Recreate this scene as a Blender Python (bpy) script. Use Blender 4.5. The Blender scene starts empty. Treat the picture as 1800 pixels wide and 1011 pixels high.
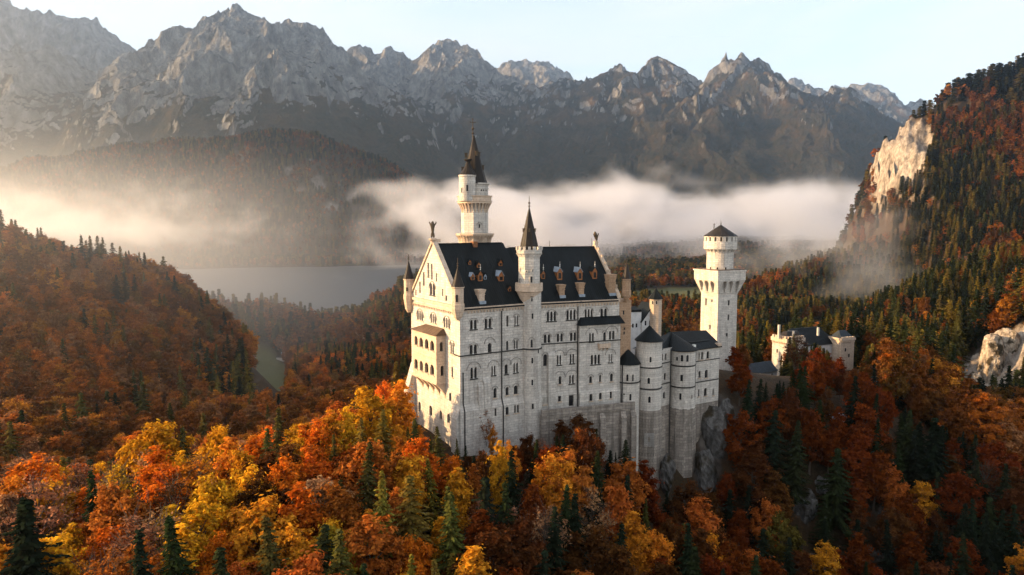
import bpy, bmesh, math, random
import numpy as np
from mathutils import Vector, Matrix
from mathutils.geometry import tessellate_polygon

random.seed(7)
RNG = np.random.default_rng(11)
scene = bpy.context.scene
COL = scene.collection

# ------------------------------------------------------------------ camera
FPX, PITCH = 1250.0, math.radians(5.2)           # focal length in photo pixels, downward pitch
cam_d = bpy.data.cameras.new('camera')
cam_d.sensor_width = 36.0
cam_d.lens = FPX / 1800.0 * 36.0
cam_d.clip_start = 1.0
cam_d.clip_end = 60000.0
cam = bpy.data.objects.new('camera', cam_d)
COL.objects.link(cam)
cam.location = (0, 0, 0)
cam.rotation_euler = (math.pi / 2 - PITCH, 0, 0)
scene.camera = cam

# ------------------------------------------------------------------ world, sun, exposure
SUN_EL, SUN_AZ = math.radians(14.0), math.radians(-92.0)   # azimuth from +Y towards +X: the sun stands to the left
world = bpy.data.worlds.new('World')
scene.world = world
world.use_nodes = True
wn = world.node_tree
wn.nodes.clear()
w_out = wn.nodes.new('ShaderNodeOutputWorld')
w_bg = wn.nodes.new('ShaderNodeBackground')
w_sky = wn.nodes.new('ShaderNodeTexSky')
w_sky.sky_type = 'NISHITA'
w_sky.sun_disc = False
w_sky.sun_elevation = SUN_EL
w_sky.sun_rotation = SUN_AZ
w_sky.altitude = 900
w_sky.air_density = 1.0
w_sky.dust_density = 2.2
w_sky.ozone_density = 0.6
w_bg.inputs['Strength'].default_value = 0.15
# thin high cloud veil over the blue
w_tc = wn.nodes.new('ShaderNodeTexCoord'); w_mp = wn.nodes.new('ShaderNodeMapping'); w_mp.inputs['Scale'].default_value = (1.2, 2.2, 7.0)
w_no = wn.nodes.new('ShaderNodeTexNoise'); w_no.inputs['Scale'].default_value = 1.6; w_no.inputs['Detail'].default_value = 6.0; w_no.inputs['Roughness'].default_value = 0.6; w_no.inputs['Distortion'].default_value = 0.6
w_rp = wn.nodes.new('ShaderNodeMapRange'); w_rp.inputs[1].default_value = 0.35; w_rp.inputs[2].default_value = 0.68; w_rp.inputs[3].default_value = 0.42; w_rp.inputs[4].default_value = 0.85
w_mx = wn.nodes.new('ShaderNodeMix'); w_mx.data_type = 'RGBA'; w_mx.inputs[7].default_value = (2.85, 2.78, 2.72, 1)
wn.links.new(w_tc.outputs['Generated'], w_mp.inputs[0]); wn.links.new(w_mp.outputs[0], w_no.inputs['Vector']); wn.links.new(w_no.outputs[0], w_rp.inputs[0])
wn.links.new(w_rp.outputs[0], w_mx.inputs[0]); wn.links.new(w_sky.outputs[0], w_mx.inputs[6])
wn.links.new(w_mx.outputs[2], w_bg.inputs['Color'])
wn.links.new(w_bg.outputs[0], w_out.inputs['Surface'])

sun_d = bpy.data.lights.new('sun', 'SUN')
sun_d.energy = 5.0
sun_d.angle = math.radians(0.5)
sun_d.color = (1.0, 0.645, 0.315)
sun = bpy.data.objects.new('sun', sun_d)
COL.objects.link(sun)
S = Vector((math.sin(SUN_AZ) * math.cos(SUN_EL), math.cos(SUN_AZ) * math.cos(SUN_EL), math.sin(SUN_EL)))
sun.rotation_euler = (-S).to_track_quat('-Z', 'Y').to_euler()
sun.location = S * 3000

scene.view_settings.view_transform = 'Standard'
scene.view_settings.look = 'None'
scene.view_settings.exposure = 1.5
scene.view_settings.gamma = 1.0

cy = scene.cycles
cy.max_bounces = 5
cy.diffuse_bounces = 2
cy.glossy_bounces = 2
cy.transmission_bounces = 2
cy.transparent_max_bounces = 6
cy.volume_bounces = 2
cy.use_adaptive_sampling = True
cy.adaptive_threshold = 0.02
cy.use_denoising = True
cy.sample_clamp_indirect = 4.0

# ------------------------------------------------------------------ photo geometry helpers
def ray(px, py):
    x = (px - 900) / FPX; y = -(py - 505.5) / FPX
    return np.array([x, math.cos(PITCH) + y * math.sin(PITCH), -math.sin(PITCH) + y * math.cos(PITCH)])

def at(px, py, Y):
    d = ray(px, py)
    return d * (Y / d[1])

def proj(p):
    dep = p[1] * math.cos(PITCH) - p[2] * math.sin(PITCH)
    up = p[1] * math.sin(PITCH) + p[2] * math.cos(PITCH)
    return 900 + FPX * p[0] / dep, 505.5 - FPX * up / dep

class Frame:
    """A vertical plane: origin, direction along it, outward normal n."""
    def __init__(s, o, ang, flip=False):
        s.o = np.array(o[:2], float); a = math.radians(ang); s.ang = a
        s.a = np.array([math.sin(a), math.cos(a)]); s.n = np.array([s.a[1], -s.a[0]])
        if flip: s.n = -s.n
    def pix(s, px, py, d=0.0):
        r = ray(px, py); o = s.o + d * s.n
        M = np.array([[r[0], -s.a[0]], [r[1], -s.a[1]]])
        t, q = np.linalg.solve(M, o)
        return q, t * r[2]
    def P(s, q, d, z):
        p = s.o + q * s.a + d * s.n
        return (p[0], p[1], z)

# ------------------------------------------------------------------ mesh builder
def root_of(o):
    while o.parent is not None: o = o.parent
    return o

def set_uv(me):
    """Planar coordinates in metres on every face: along the wall, and height."""
    nv = len(me.loops)
    co = np.empty(len(me.vertices) * 3); me.vertices.foreach_get('co', co); co = co.reshape(-1, 3)
    li = np.empty(nv, int); me.loops.foreach_get('vertex_index', li)
    npoly = len(me.polygons)
    nrm = np.empty(npoly * 3); me.polygons.foreach_get('normal', nrm); nrm = nrm.reshape(-1, 3)
    tot = np.empty(npoly, int); me.polygons.foreach_get('loop_total', tot)
    fn = np.repeat(nrm, tot, axis=0)
    p = co[li]
    hor = np.abs(fn[:, 2]) > 0.94
    t = np.stack([-fn[:, 1], fn[:, 0]], 1)
    l = np.linalg.norm(t, axis=1); l[l < 1e-6] = 1; t /= l[:, None]
    u = (p[:, :2] * t).sum(1)
    sl = np.sqrt(np.clip(1 - fn[:, 2] ** 2, 0.05, 1))
    v = p[:, 2] / sl
    u = np.where(hor, p[:, 0], u); v = np.where(hor, p[:, 1], v)
    uv = me.uv_layers.new(name='UVMap')
    uv.data.foreach_set('uv', np.stack([u, v], 1).ravel())

class MB:
    def __init__(s): s.v = []; s.f = []
    def add(s, vs, fs):
        b = len(s.v); s.v += [tuple(map(float, p)) for p in vs]; s.f += [tuple(i + b for i in f) for f in fs]; return s
    def quad(s, *p): return s.add(p, [tuple(range(len(p)))])
    def box8(s, p):     # p: 4 bottom (ccw) then 4 top
        return s.add(p, [(3, 2, 1, 0), (4, 5, 6, 7), (0, 1, 5, 4), (1, 2, 6, 5), (2, 3, 7, 6), (3, 0, 4, 7)])
    def fbox(s, fr, q0, q1, d0, d1, z0, z1):
        """Box in a wall frame: along q, outward d, height z."""
        P = fr.P
        return s.box8([P(q0, d0, z0), P(q1, d0, z0), P(q1, d1, z0), P(q0, d1, z0),
                       P(q0, d0, z1), P(q1, d0, z1), P(q1, d1, z1), P(q0, d1, z1)])
    def box(s, c, sx, sy, sz, rot=0.0):
        co, si = math.cos(rot), math.sin(rot); o = []
        for dz in (0, sz):
            for dx, dy in ((-1, -1), (1, -1), (1, 1), (-1, 1)):
                x, y = dx * sx / 2, dy * sy / 2
                o.append((c[0] + x * co - y * si, c[1] + x * si + y * co, c[2] + dz))
        return s.box8(o)
    def prism(s, poly, z0, z1):
        n = len(poly); vs = [(x, y, z0) for x, y in poly] + [(x, y, z1) for x, y in poly]
        fs = [tuple(range(n - 1, -1, -1)), tuple(range(n, 2 * n))] + [(i, (i + 1) % n, n + (i + 1) % n, n + i) for i in range(n)]
        return s.add(vs, fs)
    def lathe(s, c, prof, n=24, rot=0.0, cap=True, a0=0.0, a1=2 * math.pi):
        """prof: (radius, z) from the bottom up."""
        full = abs(a1 - a0 - 2 * math.pi) < 1e-6
        m = n if full else n + 1
        vs, fs = [], []
        for r, z in prof:
            for i in range(m):
                a = rot + a0 + (a1 - a0) * i / n
                vs.append((c[0] + r * math.cos(a), c[1] + r * math.sin(a), z))
        for k in range(len(prof) - 1):
            for i in range(n):
                j = (i + 1) % m
                fs.append((k * m + i, k * m + j, (k + 1) * m + j, (k + 1) * m + i))
        if cap:
            if prof[0][0] > 0.02: fs.append(tuple(range(m - 1, -1, -1)))
            if prof[-1][0] > 0.02: fs.append(tuple((len(prof) - 1) * m + i for i in range(m)))
        return s.add(vs, fs)
    def tube(s, pts, rad, n=6):
        pts = [Vector(p) for p in pts]; rings = []
        for i, p in enumerate(pts):
            d = (pts[min(i + 1, len(pts) - 1)] - pts[max(i - 1, 0)]).normalized()
            a = d.cross(Vector((0.3, 0.9, 0.1)) if abs(d.z) > 0.8 else Vector((0, 0, 1))).normalized(); b = d.cross(a)
            r = rad[i] if hasattr(rad, '__len__') else rad
            rings.append([p + r * (a * math.cos(2 * math.pi * k / n) + b * math.sin(2 * math.pi * k / n)) for k in range(n)])
        vs = [q for R in rings for q in R]; fs = []
        for i in range(len(rings) - 1):
            for k in range(n):
                fs.append((i * n + k, i * n + (k + 1) % n, (i + 1) * n + (k + 1) % n, (i + 1) * n + k))
        fs.append(tuple(range(n - 1, -1, -1))); fs.append(tuple((len(rings) - 1) * n + k for k in range(n)))
        return s.add(vs, fs)
    def build(s, name, mat, parent=None, smooth=False, recalc=True):
        off = np.array(root_of(parent).location) if parent is not None else np.zeros(3)
        me = bpy.data.meshes.new(name)
        me.from_pydata([tuple(np.array(p) - off) for p in s.v], [], s.f)
        if recalc:
            bm = bmesh.new(); bm.from_mesh(me)
            bmesh.ops.recalc_face_normals(bm, faces=bm.faces)
            bm.to_mesh(me); bm.free()
        me.update()
        set_uv(me)
        if smooth: me.polygons.foreach_set('use_smooth', [True] * len(me.polygons))
        me.materials.append(mat)
        o = bpy.data.objects.new(name, me); COL.objects.link(o)
        if parent is not None: o.parent = parent
        return o

def tag(o, label=None, cat=None, group=None, kind=None):
    if label: o['label'] = label
    if cat: o['category'] = cat
    if group: o['group'] = group
    if kind: o['kind'] = kind
    return o

def empty(name, loc, label, cat, group=None):
    o = bpy.data.objects.new(name, None); COL.objects.link(o)
    o.location = tuple(map(float, loc)); o.empty_display_size = 0.5
    return tag(o, label, cat, group)

# ------------------------------------------------------------------ materials
def mat(name):
    m = bpy.data.materials.new(name); m.use_nodes = True
    nt = m.node_tree; b = nt.nodes['Principled BSDF']
    b.inputs['Specular IOR Level'].default_value = 0.25
    return m, nt, b

def node(nt, typ, **kw):
    n = nt.nodes.new(typ)
    for k, v in kw.items():
        if k.startswith('i_'): n.inputs[k[2:].replace('_', ' ')].default_value = v
        else: setattr(n, k, v)
    return n

def ramp(nt, fac, stops):
    r = nt.nodes.new('ShaderNodeValToRGB')
    el = r.color_ramp.elements
    while len(el) > 1: el.remove(el[-1])
    el[0].position = stops[0][0]; el[0].color = (*stops[0][1], 1)
    for p, c in stops[1:]:
        e = el.new(p); e.color = (*c, 1)
    nt.links.new(fac, r.inputs[0]); return r.outputs[0]

def mix(nt, fac, a, b, mode='MIX'):
    m = nt.nodes.new('ShaderNodeMix'); m.data_type = 'RGBA'; m.blend_type = mode
    for s_, val in ((m.inputs[0], fac), (m.inputs[6], a), (m.inputs[7], b)):
        if hasattr(val, 'is_output'): nt.links.new(val, s_)
        elif isinstance(val, tuple): s_.default_value = (*val, 1) if len(val) == 3 else val
        else: s_.default_value = val
    return m.outputs[2]

def stone_mat(name, c1, c2, mortar, bw=1.3, bh=0.55, stain=0.35, bump=0.5, rough=0.85):
    """Coursed masonry on metre coordinates, with weathering."""
    m, nt, b = mat(name); L = nt.links.new
    tc = node(nt, 'ShaderNodeTexCoord'); geo = node(nt, 'ShaderNodeNewGeometry')
    br = node(nt, 'ShaderNodeTexBrick'); L(tc.outputs['UV'], br.inputs['Vector'])
    br.inputs['Color1'].default_value = (*c1, 1); br.inputs['Color2'].default_value = (*c2, 1); br.inputs['Mortar'].default_value = (*mortar, 1)
    br.inputs['Scale'].default_value = 1.0; br.inputs['Mortar Size'].default_value = 0.03
    br.inputs['Brick Width'].default_value = bw; br.inputs['Row Height'].default_value = bh; br.inputs['Bias'].default_value = -0.1
    n1 = node(nt, 'ShaderNodeTexNoise', i_Scale=0.22, i_Detail=6.0, i_Roughness=0.65); L(geo.outputs['Position'], n1.inputs['Vector'])
    n2 = node(nt, 'ShaderNodeTexNoise', i_Scale=2.2, i_Detail=5.0, i_Roughness=0.7); L(geo.outputs['Position'], n2.inputs['Vector'])
    mp = node(nt, 'ShaderNodeMapping'); mp.inputs['Scale'].default_value = (0.9, 0.9, 0.07); L(geo.outputs['Position'], mp.inputs['Vector'])
    n3 = node(nt, 'ShaderNodeTexNoise', i_Scale=1.0, i_Detail=4.0, i_Roughness=0.6); L(mp.outputs[0], n3.inputs['Vector'])   # streaks of run-off
    f1 = ramp(nt, n1.outputs[0], [(0.38, (0, 0, 0)), (0.72, (1, 1, 1))])
    f3 = ramp(nt, n3.outputs[0], [(0.46, (0, 0, 0)), (0.66, (1, 1, 1))])
    c = br.outputs[0]
    dk = tuple(v * 0.55 for v in c1)
    c = mix(nt, mul(nt, f1, stain), c, dk)
    c = mix(nt, mul(nt, f3, stain * 0.9), c, tuple(v * 0.5 for v in c2))
    f2 = ramp(nt, n2.outputs[0], [(0.25, (0.6, 0.6, 0.6)), (0.75, (1.2, 1.2, 1.2))])
    c = mix(nt, 0.75, c, f2, 'MULTIPLY')
    L(c, b.inputs['Base Color']); b.inputs['Roughness'].default_value = rough
    bp = node(nt, 'ShaderNodeBump', i_Strength=bump, i_Distance=0.12)
    h = mix(nt, 0.5, br.outputs['Fac'], n2.outputs[0]); inv = node(nt, 'ShaderNodeInvert'); L(br.outputs['Fac'], inv.inputs['Color'])
    h = mix(nt, 0.35, inv.outputs[0], n2.outputs[0]); L(h, bp.inputs['Height']); L(bp.outputs[0], b.inputs['Normal'])
    return m

def mul(nt, a, k):
    m = nt.nodes.new('ShaderNodeMath'); m.operation = 'MULTIPLY'; nt.links.new(a, m.inputs[0])
    if hasattr(k, 'is_output'): nt.links.new(k, m.inputs[1])
    else: m.inputs[1].default_value = k
    return m.outputs[0]

def plain_mat(name, c, rough=0.6, var=0.25, scale=1.5, metal=0.0, bump=0.0):
    m, nt, b = mat(name); L = nt.links.new
    geo = node(nt, 'ShaderNodeNewGeometry')
    n = node(nt, 'ShaderNodeTexNoise', i_Scale=scale, i_Detail=5.0, i_Roughness=0.65); L(geo.outputs['Position'], n.inputs['Vector'])
    f = ramp(nt, n.outputs[0], [(0.3, tuple(v * (1 - var) for v in c)), (0.7, tuple(v * (1 + var) for v in c))])
    L(f, b.inputs['Base Color']); b.inputs['Roughness'].default_value = rough; b.inputs['Metallic'].default_value = metal
    if bump:
        bp = node(nt, 'ShaderNodeBump', i_Strength=bump, i_Distance=0.2); L(n.outputs[0], bp.inputs['Height']); L(bp.outputs[0], b.inputs['Normal'])
    return m

def roof_mat(name, c, seam=0.9, rough=0.45):
    """Standing-seam sheet / slate: seams run down the slope."""
    m, nt, b = mat(name); L = nt.links.new
    tc = node(nt, 'ShaderNodeTexCoord'); geo = node(nt, 'ShaderNodeNewGeometry')
    w = node(nt, 'ShaderNodeTexWave', wave_type='BANDS', bands_direction='X', i_Scale=1.0 / seam * 0.5, i_Distortion=0.25, i_Detail=1.0)
    L(tc.outputs['UV'], w.inputs['Vector'])
    mp = node(nt, 'ShaderNodeMapping'); mp.inputs['Scale'].default_value = (1.4, 0.12, 1); L(tc.outputs['UV'], mp.inputs['Vector'])
    n = node(nt, 'ShaderNodeTexNoise', i_Scale=1.0, i_Detail=5.0, i_Roughness=0.7); L(mp.outputs[0], n.inputs['Vector'])
    n2 = node(nt, 'ShaderNodeTexNoise', i_Scale=0.25, i_Detail=5.0); L(geo.outputs['Position'], n2.inputs['Vector'])
    f = ramp(nt, n.outputs[0], [(0.3, tuple(v * 0.55 for v in c)), (0.55, c), (0.78, tuple(v * 2.0 for v in c))])
    f2 = ramp(nt, n2.outputs[0], [(0.3, (0.7, 0.7, 0.7)), (0.7, (1.25, 1.25, 1.25))])
    f = mix(nt, 1.0, f, f2, 'MULTIPLY')
    wr = ramp(nt, w.outputs[0], [(0.0, (0.45, 0.45, 0.45)), (0.18, (1, 1, 1))])
    L(mix(nt, 0.6, f, wr, 'MULTIPLY'), b.inputs['Base Color']); b.inputs['Roughness'].default_value = rough; b.inputs['Specular IOR Level'].default_value = 0.1
    bp = node(nt, 'ShaderNodeBump', i_Strength=0.6, i_Distance=0.1); L(wr, bp.inputs['Height']); L(bp.outputs[0], b.inputs['Normal'])
    return m

M = {}
M['lime'] = stone_mat('limestone', (0.66, 0.60, 0.53), (0.47, 0.43, 0.385), (0.34, 0.31, 0.28), bw=1.5, bh=0.6, stain=0.5, bump=0.8)
M['grey_trim'] = stone_mat('grey_trim', (0.34, 0.31, 0.28), (0.28, 0.26, 0.235), (0.2, 0.19, 0.17), stain=0.4)  # darker than the walls: shade under the hood moulds put into the colour
M['trim'] = stone_mat('sandstone_trim', (0.62, 0.48, 0.36), (0.53, 0.40, 0.30), (0.42, 0.32, 0.24), bw=1.6, bh=0.6, stain=0.35, bump=0.3)
M['ochre'] = stone_mat('ochre_stone', (0.46, 0.30, 0.19), (0.36, 0.23, 0.14), (0.26, 0.17, 0.11), bw=1.0, bh=0.45, stain=0.3)
M['rubble'] = stone_mat('rubble_stone', (0.40, 0.34, 0.285), (0.20, 0.17, 0.145), (0.09, 0.08, 0.07), bw=1.7, bh=0.75, stain=0.7, bump=1.0)
M['brick'] = stone_mat('brick', (0.28, 0.12, 0.055), (0.22, 0.09, 0.04), (0.2, 0.1, 0.05), bw=0.5, bh=0.25, stain=0.3)
M['roof'] = roof_mat('dark_metal_roof', (0.0075, 0.010, 0.011), rough=0.55)
M['blue_roof'] = roof_mat('blue_slate_roof', (0.030, 0.038, 0.047), rough=0.55)
M['spire'] = roof_mat('dark_slate_spire', (0.028, 0.023, 0.020), seam=1.3, rough=0.5)
M['lead'] = plain_mat('lead_sheet', (0.22, 0.26, 0.31), 0.5, 0.3)
M['copper_roof'] = roof_mat('brown_sheet_roof', (0.13, 0.085, 0.055), seam=0.8)
M['glass'] = plain_mat('dark_window_glass', (0.012, 0.012, 0.014), 0.15, 0.3)
M['white'] = plain_mat('white_stone', (0.66, 0.63, 0.58), 0.7, 0.12)
M['pipe'] = plain_mat('dark_iron', (0.03, 0.028, 0.026), 0.6, 0.3)
M['bronze'] = plain_mat('bronze', (0.075, 0.055, 0.035), 0.5, 0.3, metal=0.4)
M['wood'] = plain_mat('orange_wood', (0.25, 0.095, 0.032), 0.7, 0.35, scale=3)
M['plaster'] = plain_mat('pale_plaster', (0.55, 0.54, 0.53), 0.85, 0.15, scale=0.8)
M['bark'] = plain_mat('bark', (0.075, 0.055, 0.04), 0.9, 0.4, scale=4, bump=0.5)
# ------------------------------------------------------------------ terrain
_perm = np.random.default_rng(5).permutation(256); _perm = np.concatenate([_perm, _perm, _perm])
_ga = np.random.default_rng(6).uniform(0, 2 * np.pi, 256); _gx, _gy = np.cos(_ga), np.sin(_ga)

def perlin(x, y, seed=0):
    xi = np.floor(x).astype(int); yi = np.floor(y).astype(int)
    xf = x - xi; yf = y - yi
    u = xf * xf * xf * (xf * (xf * 6 - 15) + 10); v = yf * yf * yf * (yf * (yf * 6 - 15) + 10)
    def g(ix, iy, fx, fy):
        h = _perm[(_perm[(ix + seed * 17) & 255] + iy) & 255]
        return _gx[h] * fx + _gy[h] * fy
    a = g(xi, yi, xf, yf); b = g(xi + 1, yi, xf - 1, yf); c = g(xi, yi + 1, xf, yf - 1); d = g(xi + 1, yi + 1, xf - 1, yf - 1)
    return (a + u * (b - a) + v * ((c + u * (d - c)) - (a + u * (b - a)))) * 1.4

def fbm(x, y, oct=5, seed=0, gain=0.5):
    s = 0; a = 1.0; t = 0
    for i in range(oct):
        s = s + a * perlin(x, y, seed + i); t += a; a *= gain; x = x * 2.03 + 11.3; y = y * 2.03 - 7.7
    return s / t

def ridged(x, y, oct=6, seed=0, gain=0.55):
    s = 0; a = 1.0; t = 0; w = 1.0
    for i in range(oct):
        n = 1 - np.abs(perlin(x, y, seed + i)); n = n * n * w
        w = np.clip(n * 1.6, 0, 1); s = s + a * n; t += a; a *= gain; x = x * 2.07 + 3.1; y = y * 2.07 + 5.9
    return s / t

def smooth(a, b, x):
    t = np.clip((x - a) / (b - a), 0, 1); return t * t * (3 - 2 * t)

LAKE_Z = -140.0

def crest(lst, drop=0.0):
    """(photo x, photo y of the skyline, depth) -> points in the world; drop = height of the wood on it."""
    return [tuple(at(px, py, Y) - np.array([0, 0, drop])) for px, py, Y in lst]

def hill(X, Y, pts, sf, sb, r=20.0, end=1.0):
    out = np.full(X.shape, -1e4); over = 0.0
    if end != 1.0:      # the noses of the ridge fall off more steeply
        for (ax, ay, _), (bx, by, _) in ((pts[0], pts[1]), (pts[-1], pts[-2])):
            over = np.maximum(over, -((X - ax) * (bx - ax) + (Y - ay) * (by - ay)) / math.hypot(bx - ax, by - ay))
    for a, b in zip(pts[:-1], pts[1:]):
        ax, ay, az = a; bx, by, bz = b
        dx, dy = bx - ax, by - ay; L2 = dx * dx + dy * dy
        t = np.clip(((X - ax) * dx + (Y - ay) * dy) / L2, 0, 1)
        ex, ey = X - ax - t * dx, Y - ay - t * dy
        d = np.hypot(ex, ey)
        s = np.where(dx * ey - dy * ex < 0, sf, sb)
        d = np.hypot(d, over * end)
        z = az + t * (bz - az) - s * (np.sqrt(d * d + r * r) - r)
        out = np.maximum(out, z)
    return out

def smax(a, b, k):
    h = np.clip(0.5 + 0.5 * (a - b) / k, 0, 1)
    return b + (a - b) * h + k * h * (1 - h)

# wooded ridges: crest line, slope to the front, slope to the back, rounding
RIDGES = [   # crest, slope front, slope back, rounding, steepness of the noses
    (crest([(-900, 520, 450), (-300, 425, 430), (-60, 405, 428), (0, 400, 430), (120, 433, 450), (200, 448, 465), (255, 462, 480), (298, 490, 492)], 19), 0.62, 0.8, 14, 2.2),
    (crest([(290, 500, 488), (330, 580, 505), (385, 665, 520), (425, 740, 535)], 17), 1.25, 1.0, 8, 1.5),
    (crest([(290, 505, 690), (340, 515, 700), (400, 528, 720), (470, 528, 770), (560, 550, 800), (650, 578, 860), (720, 600, 920), (800, 640, 980)], 19), 0.5, 0.5, 14, 1.0),
    (crest([(-500, 330, 2600), (-200, 300, 2900), (0, 297, 3000), (70, 275, 3050), (160, 262, 3100), (300, 240, 3150), (400, 240, 3150), (480, 226, 3150), (545, 233, 3150), (610, 256, 3120), (670, 285, 3080), (715, 315, 3030), (745, 345, 3000), (780, 400, 2960)], 20), 0.78, 0.6, 60, 1.0),
    (crest([(1560, 228, 1150), (1600, 196, 1150), (1660, 158, 1150), (1720, 128, 1150), (1800, 96, 1150), (1950, 45, 1180), (2400, -60, 1300)], 20), 0.95, 1.5, 10, 5.0),
    (crest([(1780, 380, 1060), (1650, 402, 1070), (1520, 432, 1080), (1420, 462, 1060), (1340, 500, 1040), (1260, 545, 1000)], 20), 0.42, 0.45, 25, 1.0),
    (crest([(1440, 640, 470), (1500, 605, 480), (1560, 565, 490), (1620, 512, 500), (1680, 478, 515), (1740, 455, 530), (1830, 425, 560), (2100, 350, 600)], 19), 0.7, 0.6, 12, 1.3),
    (crest([(1660, 690, 330), (1705, 600, 335), (1750, 545, 335), (1800, 498, 335), (1900, 440, 345), (2100, 350, 360)], 18), 1.2, 0.8, 9, 1.5),
]
# ground near the castle: x, y, z
NEAR = np.array([
    (-260, 40, -64), (-120, 40, -46), (-40, 40, -60), (40, 40, -78), (140, 40, -90), (300, 60, -100),
    (-240, 62, 20), (-260, 104, 0), (-200, 92, 20), (-195, 114, -32), (-170, 66, 8), (-152, 88, -16), (-120, 90, -56), (-80, 90, -60), (-20, 90, -64), (20, 90, -74), (70, 90, -88), (140, 90, -96), (240, 110, -104),  # leftmost points form an unseen shoulder, added to shade the lowest trees
    (-240, 130, -70), (-170, 130, -64), (-110, 128, -60), (-60, 128, -58), (-20, 128, -60), (10, 130, -70), (45, 130, -86), (95, 130, -94), (150, 140, -98),
    (-160, 165, -76), (-110, 165, -68), (-65, 160, -61), (-35, 158, -56), (-14, 156, -54),
    (4, 160, -57.5), (14, 164, -58), (26, 168, -63), (40, 166, -80), (58, 172, -86), (78, 172, -88), (110, 178, -88), (160, 180, -96),
    (29, 176, -64), (36, 177, -72), (46, 181, -74), (55, 185, -73), (63, 191, -64),
    (-27, 182, -52), (-12, 170, -53), (8, 180, -52), (26, 188, -50), (44, 198, -49), (56, 200, -49), (66, 203, -50), (76, 207, -52),
    (88, 196, -65), (104, 205, -62), (100, 230, -52), (125, 270, -59), (150, 290, -62), (165, 250, -70), (140, 225, -68), (125, 330, -72), (170, 320, -76),
    (60, 235, -52), (20, 225, -60), (-15, 212, -62), (-40, 205, -74), (-70, 210, -90), (-120, 220, -104), (-200, 210, -104),
    (-60, 270, -108), (0, 280, -104), (60, 290, -90), (0, 360, -125), (100, 390, -112),
    (210, 200, -96), (230, 260, -106), (210, 330, -104), (240, 400, -108), (300, 250, -70), (180, 420, -112), (-150, 320, -112), (-60, 400, -122), (-300, 300, -60)], float)

def _tps():
    P = NEAR[:, :2] / 100.0; n = len(P)
    d = np.linalg.norm(P[:, None] - P[None], axis=2)
    K = np.where(d > 0, d * d * np.log(np.maximum(d, 1e-9)), 0) + np.eye(n) * 0.004
    A = np.zeros((n + 3, n + 3)); A[:n, :n] = K; A[:n, n] = 1; A[:n, n + 1:] = P; A[n, :n] = 1; A[n + 1:, :n] = P.T
    b = np.zeros(n + 3); b[:n] = NEAR[:, 2]
    return P, np.linalg.solve(A, b)
_TP, _TW = _tps()

def near_z(X, Y):
    x, y = X.ravel() / 100, Y.ravel() / 100; n = len(_TP)
    z = _TW[n] + _TW[n + 1] * x + _TW[n + 2] * y
    for i in range(n):
        d2 = (x - _TP[i, 0]) ** 2 + (y - _TP[i, 1]) ** 2
        z = z + _TW[i] * 0.5 * d2 * np.log(np.maximum(d2, 1e-12))
    return z.reshape(X.shape)

def terrain(X, Y):
    X = np.asarray(X, float); Y = np.asarray(Y, float)
    r = np.hypot(X, Y)
    # valley floor sloping gently from the castle hill to the lake
    base = np.interp(r, [0, 300, 650, 900, 1000, 5000], [-110, -118, -133, -142, -150, -150])
    far_right = smooth(200, 700, X - 0.05 * Y) * smooth(700, 1100, Y)
    base = base + far_right * 22 + 26 * smooth(-330, -90, X + 40 * fbm(X / 130, Y / 130, 3, 15)) * smooth(700, 900, r)
    shore = smooth(2250, 2450, r + 120 * fbm(X / 500, Y / 500, 3, 9))
    base = base + shore * 16
    z = base + 4 * fbm(X / 90, Y / 90, 4, 3) * smooth(200, 500, r)
    warp = fbm(X / 140, Y / 140, 4, 21); warp2 = fbm(X / 35, Y / 35, 4, 25)
    for i, (pts, sf, sb, rr, en) in enumerate(RIDGES):
        amp = 0.8 if i in (0, 1, 2, 6, 7) else 2.6
        h = hill(X + 8 * amp * warp, Y + 8 * amp * fbm(X / 120, Y / 120, 4, 31), pts, sf, sb, rr, en)
        if i == 3:
            h = h + 45 * (ridged(X / 420, Y / 420, 5, 41) - 0.6) * smooth(20, 160, pts_top(pts) - h + 30)
        if i == 4:
            h = h + 16 * (ridged(X / 150, Y / 150, 5, 47) - 0.5)
        z = smax(h, z, 10)
    n = near_z(np.clip(X, -320, 320), np.clip(Y, 30, 430)) + 1.2 * fbm(X / 22, Y / 22, 4, 51)
    w = smooth(230, 330, np.hypot(X - 10, (Y - 150)))
    zz = n * (1 - w) + z * w
    return zz

def pts_top(pts): return max(p[2] for p in pts)

def grid_mesh(name, px0, px1, nb, radii, zf, m, kind='structure', smooth_=True, attr=None):
    b = np.arctan((np.linspace(px0, px1, nb) - 900) / FPX) if px1 - px0 < 4500 else np.linspace(-math.radians(80), math.radians(80), nb)
    B, R = np.meshgrid(b, radii)
    X = R * np.sin(B); Y = R * np.cos(B); Z = zf(X, Y)
    nr = len(radii)
    co = np.stack([X, Y, Z], 2).reshape(-1, 3)
    i = np.arange(nr - 1)[:, None] * nb + np.arange(nb - 1)[None]
    q = np.stack([i, i + 1, i + nb + 1, i + nb], 2).reshape(-1, 4)
    me = bpy.data.meshes.new(name)
    me.vertices.add(len(co)); me.vertices.foreach_set('co', co.ravel())
    me.loops.add(q.size); me.loops.foreach_set('vertex_index', q.ravel())
    me.polygons.add(len(q)); me.polygons.foreach_set('loop_start', np.arange(len(q)) * 4); me.polygons.foreach_set('loop_total', np.full(len(q), 4))
    me.update(calc_edges=True)
    me.polygons.foreach_set('use_smooth', [smooth_] * len(q))
    if attr is not None:
        for k, f in attr.items():
            a = me.attributes.new(k, 'FLOAT', 'POINT'); a.data.foreach_set('value', f(X, Y, Z).ravel().astype(np.float32))
    me.materials.append(m)
    o = bpy.data.objects.new(name, me); COL.objects.link(o)
    tag(o, kind=kind)
    return o, X, Y, Z

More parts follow.
